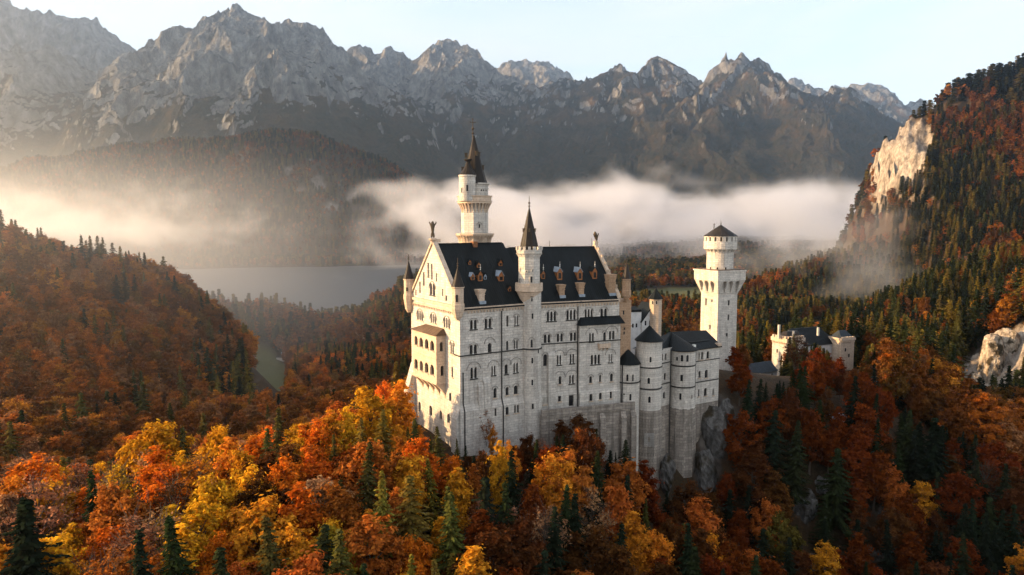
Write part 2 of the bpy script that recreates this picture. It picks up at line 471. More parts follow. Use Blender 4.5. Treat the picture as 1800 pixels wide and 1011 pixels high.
def slope_of(X, Y, Z):
    gx = np.gradient(Z, axis=1) / np.maximum(np.hypot(np.gradient(X, axis=1), np.gradient(Y, axis=1)), 1e-3)
    gr = np.gradient(Z, axis=0) / np.maximum(np.hypot(np.gradient(X, axis=0), np.gradient(Y, axis=0)), 1e-3)
    return np.hypot(gx, gr)

# where bare limestone shows through the woods: photo x, y, depth, radius in metres
CLIFFS = [(1590, 235, 1120, 38), (1570, 265, 1110, 44), (1600, 285, 1090, 34), (1530, 290, 1120, 24), (1560, 320, 1095, 30), (1540, 250, 1120, 20), (1610, 255, 1090, 26), (1520, 300, 1120, 24), (1550, 275, 1120, 26), (1580, 310, 1100, 22), (1575, 205, 1140, 18),
          (1735, 640, 300, 13), (1765, 620, 305, 13), (1720, 670, 292, 11), (1750, 665, 290, 12), (1775, 655, 297, 10), (1790, 600, 312, 9),
          (1410, 890, 132, 3), (1548, 890, 134, 3.2), (1445, 855, 140, 2.2), (1430, 1000, 112, 2.6), (1545, 985, 116, 2.6),
          (1252, 780, 190, 6), (1268, 735, 196, 5), (1245, 820, 184, 5),
          (215, 685, 400, 7), (395, 705, 430, 7), (560, 322, 2700, 34), (505, 300, 2750, 24), (620, 345, 2700, 26), (582, 362, 2600, 30), (528, 338, 2650, 20), (545, 285, 2750, 16), (600, 320, 2700, 18)]
def hit(px, py, r0=60.0, r1=3600.0):
    """Where the photograph's ray meets the ground."""
    d = ray(px, py); t = np.exp(np.linspace(math.log(r0), math.log(r1), 1500)); x, y, z = d[0] * t, d[1] * t, d[2] * t
    k = np.nonzero(terrain(x[None], y[None])[0] > z)[0]
    return np.array([x[k[0]], y[k[0]], z[k[0]]]) if len(k) else None
_CL = [(h_, R) for h_, R in ((hit(px, py, Y * 0.55), R) for px, py, Y, R in CLIFFS) if h_ is not None]

def cliff_mask(X, Y, Z):
    m = np.zeros(X.shape)
    for c, R in _CL:
        d = np.sqrt((X - c[0]) ** 2 + ((Y - c[1]) * 0.8) ** 2 + 0.5 * (Z - c[2]) ** 2) / R
        m = np.maximum(m, 1 - d * 0.8)
    n = fbm(X / 14 + Z / 18, Y / 14 - Z / 15, 5, 61) * np.where(np.hypot(X, Y) > 700, 0, 1) + fbm(X / 45 + Z / 50, Y / 45 - Z / 40, 5, 65) * np.where(np.hypot(X, Y) > 700, 1, 0)
    return smooth(0.18, 0.42, m + 0.55 * n)

def fields_mask(X, Y, Z):
    m = np.zeros(X.shape)
    for c, rx, ry in _FL:
        d = np.hypot((X - c[0] * Y / c[1]) / rx, (Y - c[1]) / ry) + 0.25 * fbm(X / 60, Y / 60, 3, 71)
        m = np.maximum(m, 1 - smooth(0.8, 1.0, d))
    return m
# meadows: photo x, y, depth, half width, half length
FIELDS = [(470, 664, 620, 25, 98), (1190, 522, 1200, 110, 190), (1500, 575, 760, 60, 60), (1450, 590, 700, 60, 40)]

_FL = [(h_ if h_ is not None else at(px, py, Y), rx, ry) for h_, px, py, Y, rx, ry in ((hit(px, py, Y * 0.6), px, py, Y, rx, ry) for px, py, Y, rx, ry in FIELDS)]

def ground_mat():
    m, nt, b = mat('forest_floor'); L = nt.links.new
    geo = node(nt, 'ShaderNodeNewGeometry')
    n1 = node(nt, 'ShaderNodeTexNoise', i_Scale=0.08, i_Detail=8.0, i_Roughness=0.7); L(geo.outputs['Position'], n1.inputs['Vector'])
    n2 = node(nt, 'ShaderNodeTexNoise', i_Scale=0.9, i_Detail=6.0, i_Roughness=0.7); L(geo.outputs['Position'], n2.inputs['Vector'])
    litter = ramp(nt, n2.outputs[0], [(0.3, (0.018, 0.013, 0.008)), (0.55, (0.055, 0.032, 0.014)), (0.75, (0.10, 0.05, 0.017))])
    wood = ramp(nt, n1.outputs[0], [(0.3, (0.014, 0.016, 0.010)), (0.5, (0.045, 0.026, 0.012)), (0.7, (0.075, 0.032, 0.010))])
    c = mix(nt, 0.5, litter, wood)
    mp = node(nt, 'ShaderNodeMapping'); mp.inputs['Scale'].default_value = (0.35, 0.35, 0.08); L(geo.outputs['Position'], mp.inputs['Vector'])
    n3 = node(nt, 'ShaderNodeTexNoise', i_Scale=1.0, i_Detail=9.0, i_Roughness=0.72); L(mp.outputs[0], n3.inputs['Vector'])
    rock = ramp(nt, n3.outputs[0], [(0.28, (0.05, 0.04, 0.034)), (0.42, (0.17, 0.14, 0.115)), (0.6, (0.35, 0.30, 0.25)), (0.8, (0.48, 0.42, 0.36))])
    n5 = node(nt, 'ShaderNodeTexNoise', i_Scale=0.05, i_Detail=9.0, i_Roughness=0.72); L(geo.outputs['Position'], n5.inputs['Vector'])
    rock = mix(nt, 1.0, rock, ramp(nt, n5.outputs[0], [(0.36, (0.42, 0.38, 0.34)), (0.5, (1, 1, 1)), (0.65, (1.3, 1.3, 1.28))]), 'MULTIPLY')
    ad_ = node(nt, 'ShaderNodeAttribute', attribute_name='shade_tone')
    rock = mix(nt, ad_.outputs['Fac'], rock, mix(nt, 1.0, rock, (0.36, 0.36, 0.37), 'MULTIPLY'))  # near rock darkened: its shade is put into the colour; far rock toned down
    ac = node(nt, 'ShaderNodeAttribute', attribute_name='cliff')
    c = mix(nt, ac.outputs['Fac'], c, rock)
    af = node(nt, 'ShaderNodeAttribute', attribute_name='field')
    grass = mix(nt, 0.6, ramp(nt, n1.outputs[0], [(0.3, (0.05, 0.062, 0.018)), (0.7, (0.12, 0.105, 0.036))]), ramp(nt, n2.outputs[0], [(0.3, (0.03, 0.036, 0.012)), (0.7, (0.10, 0.10, 0.03))]))
    c = mix(nt, af.outputs['Fac'], c, grass)
    L(c, b.inputs['Base Color']); b.inputs['Roughness'].default_value = 0.95
    bp = node(nt, 'ShaderNodeBump', i_Strength=1.0, i_Distance=1.2); L(n3.outputs[0], bp.inputs['Height']); L(bp.outputs[0], b.inputs['Normal'])
    return m

_rad = np.exp(np.linspace(math.log(22), math.log(4300), 620))
def cliff_rough(X, Y, Z):
    far = np.hypot(X, Y) > 700
    return cliff_mask(X, Y, Z) * np.where(far, 34.0 * (ridged(X / 42 + Z / 50, Y / 60 + Z / 45, 4, 85) - 0.55), 5.0 * (ridged(X / 9 + Z / 12, Y / 9 + Z / 15, 4, 81) - 0.5))

def ground_z(X, Y):
    z = terrain(X, Y)
    return z + cliff_rough(X, Y, z)

ground, GX, GY, GZ = grid_mesh('ground', -700, 2500, 900, _rad, ground_z, ground_mat(), attr={'cliff': lambda X, Y, Z: np.maximum(cliff_mask(X, Y, Z), np.where(np.hypot(X, Y) > 600, 0.9 * smooth(1.7, 2.5, slope_of(X, Y, Z) + 0.9 * fbm(X / 25, Y / 25 + Z / 30, 4, 191)) * smooth(10, 75, Z + 40 * fbm(X / 40, Y / 40, 3, 193)), 0)), 'field': fields_mask, 'shade_tone': lambda X, Y, Z: 1 - smooth(215, 260, np.hypot(X, Y)) + 0.7 * smooth(2000, 2300, np.hypot(X, Y))})

# the lake
def water_mat():
    m, nt, b = mat('lake_water'); L = nt.links.new
    geo = node(nt, 'ShaderNodeNewGeometry')
    n = node(nt, 'ShaderNodeTexNoise', i_Scale=0.12, i_Detail=4.0); L(geo.outputs['Position'], n.inputs['Vector'])
    b.inputs['Base Color'].default_value = (0.018, 0.026, 0.034, 1); b.inputs['Roughness'].default_value = 0.45
    b.inputs['Specular IOR Level'].default_value = 0.2
    bp = node(nt, 'ShaderNodeBump', i_Strength=0.25, i_Distance=0.4); L(n.outputs[0], bp.inputs['Height']); L(bp.outputs[0], b.inputs['Normal'])
    return m
lake = MB().quad((-2600, 700, LAKE_Z), (500, 700, LAKE_Z), (500, 2700, LAKE_Z), (-2600, 2700, LAKE_Z)).build('lake', water_mat())
tag(lake, kind='structure')

# ------------------------------------------------------------------ mountains
MRIDGES = [   # crest (photo x, photo y, depth), slope to the front, slope to the back
    ([(-2600, -260, 6200), (-1500, -300, 6000), (-900, -330, 6000), (-420, -190, 6400), (-150, -70, 6700), (0, -12, 6900), (28, 8, 6900), (58, 32, 6900), (70, 26, 6900), (98, 30, 6900), (125, 24, 6900), (140, 21, 6900), (165, 42, 6900), (190, 56, 6800), (213, 78, 6700), (240, 125, 6500), (300, 200, 6200)], 1.0, 0.8),  # points beyond the left edge are unseen, raised to shade the range
    ([(-500, 240, 4500), (-200, 180, 4500), (0, 122, 4600), (45, 98, 4650), (92, 70, 4750), (140, 82, 4850), (195, 100, 4900), (228, 76, 5000), (240, 70, 5000), (258, 78, 5000), (270, 60, 5000), (288, 43, 5000), (302, 62, 5000), (322, 46, 5000), (338, 40, 5000), (352, 42, 5000), (385, 18, 5000), (403, 3, 5000), (420, 14, 5000), (440, 21, 5000), (462, 24, 5000), (482, 18, 5000), (505, 24, 5000), (530, 46, 4980), (560, 68, 4950), (600, 96, 4900), (640, 130, 4850), (690, 180, 4700), (760, 235, 4550), (830, 290, 4400)], 0.95, 0.9),
    ([(-620, -330, 5300), (-420, -230, 5300), (-300, -150, 5300), (-170, -10, 5200), (-60, 95, 5050), (20, 150, 4900)], 1.1, 0.9),  # ridge mostly out of view, added to throw shade on the massif
    ([(560, 150, 6300), (620, 108, 6300), (640, 94, 6300), (660, 93, 6300), (690, 82, 6300), (712, 92, 6300), (735, 95, 6300), (760, 87, 6300), (785, 73, 6300), (805, 84, 6250), (825, 100, 6200), (855, 126, 6100), (900, 138, 6000), (960, 160, 5800), (1010, 190, 5500)], 0.85, 0.8),
    ([(820, 150, 8200), (872, 124, 8200), (890, 112, 8200), (922, 104, 8200), (940, 110, 8200), (960, 112, 8200), (985, 132, 8100), (1020, 160, 8000)], 0.9, 0.8),
    ([(930, 260, 5200), (975, 180, 5600), (1005, 146, 5700), (1045, 138, 5700), (1075, 124, 5600), (1096, 114, 5600), (1118, 121, 5600), (1140, 112, 5600), (1156, 110, 5600), (1180, 122, 5600), (1205, 142, 5600), (1260, 168, 5500), (1330, 210, 5300)], 0.72, 0.7),
    ([(1120, 215, 4900), (1200, 160, 5100), (1240, 146, 5200), (1262, 128, 5200), (1285, 112, 5200), (1312, 105, 5200), (1335, 110, 5200), (1350, 112, 5200), (1380, 122, 5150), (1420, 140, 5100), (1460, 162, 5000), (1510, 192, 4900), (1570, 222, 4700), (1640, 262, 4500), (1740, 330, 4300)], 0.72, 0.8),
    ([(1380, 150, 8000), (1430, 146, 8000), (1465, 148, 8000), (1500, 153, 8000), (1530, 147, 8000), (1560, 156, 8000), (1592, 158, 8000), (1640, 190, 7900), (1800, 220, 7600), (2300, 160, 7600)], 0.7, 0.8),
    ([(340, 300, 4300), (430, 250, 4500), (480, 170, 4800)], 0.9, 0.9), ([(250, 330, 4200), (330, 240, 4600), (350, 120, 4900)], 0.85, 0.95),
    ([(1040, 290, 4500), (1075, 240, 4800), (1090, 170, 5300)], 0.75, 0.75), ([(1290, 300, 4300), (1310, 240, 4600), (1322, 190, 4900)], 0.75, 0.75),
    ([(620, 290, 4600), (690, 230, 5000), (760, 150, 5800)], 0.8, 0.8), ([(860, 300, 4500), (930, 230, 5000), (960, 180, 5500)], 0.75, 0.75),
]
_MR = [(crest(p), a, b) for p, a, b in MRIDGES]

def mountain_z(X, Y):
    wx = 130 * fbm(X / 900, Y / 900, 5, 101) + 40 * fbm(X / 240, Y / 240, 4, 105)
    wy = 130 * fbm(X / 900, Y / 900, 5, 111) + 40 * fbm(X / 240, Y / 240, 4, 115)
    z = np.full(X.shape, -160.0); cr = np.full(X.shape, -1e4)
    for p, a, b in _MR:
        h0 = hill(X + wx * 0.25, Y + wy * 0.25, p, a, b, 40)
        h = hill(X + wx, Y + wy, p, a, b, 40)
        h = np.where(h0 > h, 0.6 * h0 + 0.4 * h, 0.75 * h + 0.25 * h0)
        z = np.maximum(z, h)
    up = smooth(-160, 900, z)
    rg = ridged(X / 620 + 0.3 * fbm(X / 300, Y / 300, 3, 121), Y / 900, 7, 125, 0.58)
    z = z + (rg - 0.62) * (70 + 190 * up) + 14 * up * ridged(X / 90, Y / 120, 5, 131) + 10 * fbm(X / 60, Y / 60, 4, 135)
    return np.maximum(z, -160 + 10 * fbm(X / 300, Y / 300, 3, 141))

def rock_mask(X, Y, Z):
    s = slope_of(X, Y, Z)
    n = fbm(X / 380, Y / 380, 6, 151, 0.6); g = ridged(X / 160, Y / 420, 5, 155)
    left = 1 - smooth(-2600, 900, X + 300 * n)          # the western massif is barer, the eastern tops wooded almost to the crest
    line = 1280 - 560 * left
    n2 = fbm(X / 110, Y / 110, 5, 161, 0.6)
    v = (Z - line) / 420 + 1.3 * n + 0.7 * n2 + 0.8 * (s - 1.15) + 0.8 * (0.55 - g)
    gul = ridged(X / 260 + 0.8 * n, Y / 1500, 4, 171)
    v = v + 0.9 * smooth(0.80, 0.93, gul) * smooth(150, 500, Z) * (0.35 + 0.65 * left)
    return smooth(-0.10, 0.22, v)

def mp2(nt, geo):
    m_ = node(nt, 'ShaderNodeMapping'); m_.inputs['Scale'].default_value = (1, 1, 0.45); m_.inputs['Rotation'].default_value = (0.5, 0.3, 0); nt.links.new(geo.outputs['Position'], m_.inputs['Vector']); return m_.outputs[0]

def mountain_mat():
    m, nt, b = mat('mountain_rock_and_forest'); L = nt.links.new
    geo = node(nt, 'ShaderNodeNewGeometry')
    n1 = node(nt, 'ShaderNodeTexNoise', i_Scale=0.006, i_Detail=9.0, i_Roughness=0.68); L(geo.outputs['Position'], n1.inputs['Vector'])
    n2 = node(nt, 'ShaderNodeTexNoise', i_Scale=0.035, i_Detail=7.0, i_Roughness=0.75); L(geo.outputs['Position'], n2.inputs['Vector'])
    mp = node(nt, 'ShaderNodeMapping'); mp.inputs['Scale'].default_value = (0.02, 0.02, 0.006); L(geo.outputs['Position'], mp.inputs['Vector'])
    n3 = node(nt, 'ShaderNodeTexNoise', i_Scale=1.0, i_Detail=8.0, i_Roughness=0.7); L(mp.outputs[0], n3.inputs['Vector'])
    rock = ramp(nt, n3.outputs[0], [(0.3, (0.075, 0.07, 0.066)), (0.5, (0.19, 0.18, 0.17)), (0.72, (0.36, 0.345, 0.33))])
    wood = ramp(nt, n2.outputs[0], [(0.3, (0.012, 0.017, 0.011)), (0.5, (0.028, 0.028, 0.016)), (0.68, (0.075, 0.042, 0.018))])
    alp = ramp(nt, n1.outputs[0], [(0.35, (0.035, 0.035, 0.018)), (0.6, (0.12, 0.072, 0.034))])
    a = node(nt, 'ShaderNodeAttribute', attribute_name='rock')
    sx = node(nt, 'ShaderNodeSeparateXYZ'); L(geo.outputs['Position'], sx.inputs[0])
    mr = node(nt, 'ShaderNodeMapRange'); mr.inputs[1].default_value = 300; mr.inputs[2].default_value = 1000; L(sx.outputs[2], mr.inputs[0])
    cf = mul(nt, mr.outputs[0], ramp(nt, n1.outputs[0], [(0.42, (0, 0, 0)), (0.6, (1, 1, 1))]))
    low = mix(nt, cf, wood, alp)
    # rock edge broken up at tree scale
    ad = node(nt, 'ShaderNodeMath', operation='MULTIPLY_ADD'); L(n2.outputs[0], ad.inputs[0]); ad.inputs[1].default_value = 0.9; L(a.outputs['Fac'], ad.inputs[2])
    rf = ramp(nt, ad.outputs[0], [(0.80, (0, 0, 0)), (0.98, (1, 1, 1))])
    b.inputs['Roughness'].default_value = 0.95
    n4 = node(nt, 'ShaderNodeTexNoise', i_Scale=0.011, i_Detail=10.0, i_Roughness=0.75); L(mp2(nt, geo), n4.inputs['Vector'])
    crk = ramp(nt, n4.outputs[0], [(0.36, (0.5, 0.48, 0.46)), (0.47, (1, 1, 1)), (0.60, (1.3, 1.3, 1.3))])
    bp = node(nt, 'ShaderNodeBump', i_Strength=1.0, i_Distance=22.0); L(n2.outputs[0], bp.inputs['Height'])
    L(mix(nt, rf, low, mix(nt, 1.0, rock, crk, 'MULTIPLY')), b.inputs['Base Color'])
    bp2 = node(nt, 'ShaderNodeBump', i_Strength=1.0, i_Distance=55.0); L(n3.outputs[0], bp2.inputs['Height']); L(bp.outputs[0], bp2.inputs['Normal']); L(bp2.outputs[0], b.inputs['Normal'])
    return m

_mr = np.concatenate([np.linspace(3650, 7000, 560), np.linspace(7010, 8800, 170)])
mountains, MX, MY, MZ = grid_mesh("mountains", -540, 2180, 1300, _mr, mountain_z, mountain_mat(), attr={'rock': rock_mask}, smooth_=False)
# ------------------------------------------------------------------ building kit
def arch_poly(q0, q1, z0, z1, n=7):
    """Round-headed opening, counter-clockwise in (q, z)."""
    r = (q1 - q0) / 2; c = (q0 + q1) / 2; zs = max(z1 - r, z0 + 0.05); rz = z1 - zs
    return [(q0, z0), (q1, z0)] + [(c + r * math.cos(math.pi * i / n), zs + rz * math.sin(math.pi * i / n)) for i in range(n + 1)]

def panel(mb, fr, outline, holes, d=0.0, depth=0.45):
    """A wall face with real openings and their reveals."""
    polys = [[Vector((q, z, 0)) for q, z in outline]] + [[Vector((q, z, 0)) for q, z in h] for h in holes]
    flat = [p for pl in polys for p in pl]
    tris = tessellate_polygon(polys)
    base = len(mb.v)
    mb.v += [fr.P(p.x, d, p.y) for p in flat]
    mb.f += [tuple(base + i for i in t) for t in tris]
    for h in holes:
        n = len(h); vs = [fr.P(q, d, z) for q, z in h] + [fr.P(q, d - depth, z) for q, z in h]
        mb.add(vs, [(i, (i + 1) % n, n + (i + 1) % n, n + i) for i in range(n)])

def strip_arch(mb, fr, q, zs, r, t, d0, d1, n=9, legs=0.0):
    """Proud semicircular moulding."""
    pts_o = [(q + (r + t) * math.cos(math.pi * i / n), zs + (r + t) * math.sin(math.pi * i / n)) for i in range(n + 1)]
    pts_i = [(q + r * math.cos(math.pi * i / n), zs + r * math.sin(math.pi * i / n)) for i in range(n + 1)]
    for i in range(n):
        a, b, c, e = pts_i[i], pts_o[i], pts_o[i + 1], pts_i[i + 1]
        P = fr.P
        mb.box8([P(a[0], d0, a[1]), P(b[0], d0, b[1]), P(c[0], d0, c[1]), P(e[0], d0, e[1]),
                 P(a[0], d1, a[1]), P(b[0], d1, b[1]), P(c[0], d1, c[1]), P(e[0], d1, e[1])])

def win(parent, fr, holes, x0, x1, y0, y1, n=1, hood=0, sill=True, d=0.0, rect=False, depth=0.45, col=True, big=0.0, split=False):
    """An opening measured on the photograph, cut in its wall: one window object with pane, columns, sill and hood."""
    ym = (y0 + y1) / 2; xm = (x0 + x1) / 2
    q0 = fr.pix(x0, ym, d)[0]; q1 = fr.pix(x1, ym, d)[0]
    if q0 > q1: q0, q1 = q1, q0
    za = fr.pix(xm, y1, d)[1]; zb = fr.pix(xm, y0, d)[1]
    return win_m(parent, fr, holes, q0, q1, za, zb, n, hood, sill, d, rect, depth, col, big)

def win_m(parent, fr, holes, q0, q1, za, zb, n=1, hood=0, sill=True, d=0.0, rect=False, depth=0.45, col=True, big=0.0):
    w = q1 - q0; g = 0.26 if n > 1 else 0.0; ww = (w - g * (n - 1)) / n
    for i in range(n):
        a = q0 + i * (ww + g)
        holes.append([(a, za), (a + ww, za), (a + ww, zb), (a, zb)] if rect else arch_poly(a, a + ww, za, zb))
    mb = MB(); P = fr.P
    mb.quad(P(q0 - 0.1, d - depth + 0.06, za - 0.1), P(q1 + 0.1, d - depth + 0.06, za - 0.1), P(q1 + 0.1, d - depth + 0.06, zb + 0.1), P(q0 - 0.1, d - depth + 0.06, zb + 0.1))
    for i in range(n):      # glazing bars
        c = q0 + i * (ww + g) + ww / 2
        mb.fbox(fr, c - 0.025, c + 0.025, d - depth + 0.065, d - depth + 0.10, za, zb - 0.1)
        mb.fbox(fr, c - ww / 2, c + ww / 2, d - depth + 0.065, d - depth + 0.10, za + (zb - za) * 0.62, za + (zb - za) * 0.62 + 0.05)
    o = mb.build('window', M['glass'], parent)
    if n > 1 and col:
        for i in range(n - 1):
            c = q0 + ww + g / 2 + i * (ww + g); p = P(c, d - 0.12, za)
            zs = zb - ww / 2
            MB().lathe(p, [(0.20, za), (0.20, za + 0.18), (0.12, za + 0.26), (0.11, zs - 0.25), (0.20, zs), (0.20, zs + 0.12)], n=8).build('column', M['white'], o)
    if sill:
        MB().fbox(fr, q0 - 0.18, q1 + 0.18, d - 0.1, d + 0.22, za - 0.22, za).build('sill', M['pipe'] if sill == 2 else M['trim'], o)
    if hood:
        r = w / 2 + (0.25 if hood == 1 else 0.9)
        m2 = MB(); strip_arch(m2, fr, (q0 + q1) / 2, zb - w / 2 + (0.15 if hood == 1 else 0.35), r, 0.16, d, d + 0.13)
        m2.build('hood_mould', M['grey_trim'], o)
    return o

def tower_frame(c, R, px, py=600.0):
    """Frame tangent to a round tower where the photograph's ray at px meets it."""
    dr = ray(px, py)[:2]; dr = dr / np.linalg.norm(dr); cc = np.array(c[:2])
    b = dr @ cc; disc = b * b - (cc @ cc - R * R)
    t = b - math.sqrt(max(disc, 0.0)); p = dr * t; n = (p - cc) / np.linalg.norm(p - cc)
    f = Frame(p, 0); f.n = n; f.a = np.array([-n[1], n[0]])
    return f

def slit(parent, c, R, px, y0, y1, w, arch=True, hood=False):
    """A small tower window: proud stone surround, dark pane set back inside it."""
    fr = tower_frame(c, R, px, (y0 + y1) / 2)
    z0 = fr.pix(px, y1)[1]; z1 = fr.pix(px, y0)[1]
    dd = R - math.sqrt(max(R * R - (w / 2 + 0.16) ** 2, 0))
    m = MB(); op = arch_poly(-w / 2, w / 2, z0, z1) if arch else [(-w / 2, z0), (w / 2, z0), (w / 2, z1), (-w / 2, z1)]
    ot = arch_poly(-w / 2 - 0.15, w / 2 + 0.15, z0 - 0.14, z1 + 0.14) if arch else [(-w / 2 - 0.15, z0 - 0.14), (w / 2 + 0.15, z0 - 0.14), (w / 2 + 0.15, z1 + 0.14), (-w / 2 - 0.15, z1 + 0.14)]
    panel(m, fr, ot, [op], d=0.10, depth=0.09)
    k = len(ot)
    m.add([fr.P(q, 0.10, z) for q, z in ot] + [fr.P(q, -dd - 0.1, z) for q, z in ot], [(i, (i + 1) % k, k + (i + 1) % k, k + i) for i in range(k)])
    pane = MB().add([fr.P(q * 1.02, 0.02, z) for q, z in op], [tuple(range(len(op)))])
    o = pane.build('window', M['glass'], parent)
    m.build('surround', M['lime'], o)
    if hood:
        h = MB(); strip_arch(h, fr, 0, z1 - w / 2 + 0.1, w / 2 + 0.35, 0.16, 0, 0.16); h.build('hood_mould', M['grey_trim'], o)
    return o

def corbel_row(mb, fr, q0, q1, z, step=0.85, w=0.32, h=0.55, d0=0.0, d1=0.28):
    n = max(1, int(abs(q1 - q0) / step))
    for i in range(n):
        q = q0 + (i + 0.5) * (q1 - q0) / n
        mb.fbox(fr, q - w / 2, q + w / 2, d0, d1, z - h, z)

def wedge(mb, fr, q0, q1, d0, dtop, z0, z1):
    """Corbel: flush at the bottom, standing out at the top, with a curved belly."""
    n = 5; pr = [(d0 + (dtop - d0) * (i / n) ** 1.6, z0 + (z1 - z0) * i / n) for i in range(n + 1)]
    P = fr.P
    vs = [P(q0, d, z) for d, z in pr] + [P(q1, d, z) for d, z in pr] + [P(q0, d0 - 0.2, z0), P(q0, d0 - 0.2, z1), P(q1, d0 - 0.2, z0), P(q1, d0 - 0.2, z1)]
    m = n + 1; fs = [(i, i + 1, m + i + 1, m + i) for i in range(n)]
    fs += [tuple([2 * m] + list(range(m)) + [2 * m + 1]), tuple([2 * m + 2] + list(range(m, 2 * m)) + [2 * m + 3]), (m - 1, 2 * m - 1, 2 * m + 3, 2 * m + 1)]
    mb.add(vs, fs)

def arcade(mb, fr, q0, q1, n, z0, z1, d0, d1, pier=0.35):
    """Row of n arches hanging between corbel piers."""
    w = (q1 - q0 - pier * (n + 1)) / n
    for i in range(n + 1):
        a = q0 + i * (w + pier); wedge(mb, fr, a, a + pier, d0, d1, z0, z1)
    for i in range(n):
        a = q0 + pier + i * (w + pier); c = a + w / 2; r = w / 2; k = 8
        top = z1 + 0.25; zs = z1 - r
        pts = [(c - r * math.cos(math.pi * j / k), zs + r * math.sin(math.pi * j / k)) for j in range(k + 1)]
        for j in range(k):
            (qa, za), (qb, zb) = pts[j], pts[j + 1]
            P = fr.P
            mb.box8([P(qa, d1 - 0.3, za), P(qb, d1 - 0.3, zb), P(qb, d1, zb), P(qa, d1, za), P(qa, d1 - 0.3, top), P(qb, d1 - 0.3, top), P(qb, d1, top), P(qa, d1, top)])

class Slant:
    """A wall frame leaning outward between two heights."""
    def __init__(s, fr, z0, z1, ov): s.fr, s.z0, s.z1, s.ov = fr, z0, z1, ov
    def P(s, q, d, z): return s.fr.P(q, d + s.ov * (z - s.z0) / (s.z1 - s.z0), z)

def round_arcade(mb, c, r0, r1, z0, z1, n, rot=0.0):
    for i in range(n):
        a = rot + 2 * math.pi * i / n; f = Frame((c[0] + r0 * math.cos(a), c[1] + r0 * math.sin(a)), 0)
        f.n = np.array([math.cos(a), math.sin(a)]); f.a = np.array([-math.sin(a), math.cos(a)])
        w = 2 * math.pi * r0 / n * 0.42
        wedge(mb, f, -w / 2, w / 2, -0.05, r1 - r0, z0, z1)

def finial(mb, c, z0, h, r=0.16, cross=False):
    mb.lathe(c, [(r * 0.9, z0 - 0.2), (r * 0.6, z0 + h * 0.10), (r * 2.0, z0 + h * 0.17), (r * 0.5, z0 + h * 0.26), (r * 0.45, z0 + h * 0.34), (r * 2.1, z0 + h * 0.42), (r * 0.5, z0 + h * 0.52), (r * 0.4, z0 + h * 0.95), (0.01, z0 + h)], n=8)
    if cross:
        mb.box((c[0], c[1], z0 + h * 0.74), r * 7.5, r * 0.9, r * 0.9, rot=0.2)
        mb.box((c[0], c[1], z0 + h * 0.9), r * 2, r * 0.9, r * 0.9, rot=0.2)

# ------------------------------------------------------------------ the palace
C0 = at(808, 541, 160)
A = Frame(C0, 57.5)
G = Frame(C0, -32.5, flip=True)
LA = A.pix(935, 560)[0]
C1 = A.P(LA, 0, 0)
B = Frame(C1, 69.0)
W = 26.4
LB = 24.0
ZC, ZS, ZP, ZB = -19.15, -30.2, -41.6, -64.0
ZRA, ZRB = -5.1, -6.4

palace = empty('palace', (C0[0], C0[1], -56), 'tall white limestone palace with steep dark roof and sunlit gable end', 'palace')
wall = MB(); hA, hAl, hB, hBl, hG = [], [], [], [], []

# facade, part before the stair tower
win(palace, A, hA, 826.4, 838.2, 562.5, 579, 2, 1, 2); win(palace, A, hA, 851.9, 864.1, 560, 577, 2, 1, 2)
win(palace, A, hA, 890.2, 894, 555.4, 574.2, 1, 0, False, rect=True); win(palace, A, hA, 904.4, 911, 555, 571.8, 2, 1, 2)
win(palace, A, hA, 825.5, 838.6, 606, 622.5, 2, 1, 2); win(palace, A, hA, 857.5, 864.3, 603, 619.5, 1, 2, 2)
win(palace, A, hA, 889.9, 893.8, 599.5, 616, 1, 0, False); win(palace, A, hA, 903, 910.4, 598, 613.6, 2, 1, False)
win(palace, A, hA, 827.1, 838.5, 646, 665.6, 2, 2, 2); win(palace, A, hA, 863.9, 871, 642.9, 659.7, 2, 2, 2)
win(palace, A, hA, 886.9, 892.9, 640.5, 657.8, 1, 2, 2); win(palace, A, hA, 902.6, 910.7, 638, 655, 2, 2, 2)
win(palace, A, hA, 867.5, 873, 682, 699.5, 1, 1); win(palace, A, hA, 888.7, 894.3, 680.5, 695, 1, 1); win(palace, A, hA, 903.3, 910.2, 677.6, 693, 1, 1)
DP = 0.7
win(palace, A, hAl, 869.5, 873, 718, 732, 1, 0, False, d=DP, rect=True); win(palace, A, hAl, 889, 894.3, 715.3, 729.5, 1, d=DP); win(palace, A, hAl, 904, 912.3, 712, 726, 2, d=DP, col=False)
panel(wall, A, [(0, ZP), (LA, ZP), (LA, ZC), (0, ZC)], hA)
ZL = ZP - 1.6
wall.quad(A.P(-0.4, DP, ZL), A.P(LA, DP, ZL), A.P(LA, 0, ZP), A.P(0, 0, ZP))
panel(wall, A, [(-0.4, ZB), (LA, ZB), (LA, ZL), (-0.4, ZL)], hAl, d=DP)
# facade, part beyond the stair tower: a shallow bay fills its far half
qb0 = B.pix(1016, 600)[0]; DB = 0.9
win(palace, B, hB, 961.3, 977.5, 547.5, 564.5, 3, 1, 2); win(palace, B, hB, 995.8, 1012, 545, 562, 3, 1, 2)
win(palace, B, hB, 1028, 1042, 543.5, 559.5, 3, 1, False); win(palace, B, hB, 1055.5, 1067, 542.5, 558, 2, 1, False)
for x0, x1, y0, y1 in ((956, 967.5, 588, 603), (978.8, 989.5, 586.5, 601), (1002, 1013, 584.5, 599.5)): win(palace, B, hB, x0, x1, y0, y1, 2, 1, False)
win(palace, B, hB, 955, 962, 623, 643.5, 1, 1, False); win(palace, B, hB, 979, 986.5, 624.5, 641.5, 2, 2, 2); win(palace, B, hB, 1001.5, 1009.5, 622.5, 639, 2, 2, 2)
win(palace, B, hB, 982, 986.8, 661.5, 675.5, 1, 2); win(palace, B, hB, 1000.5, 1009, 659.5, 674.5, 2, 2, 2)
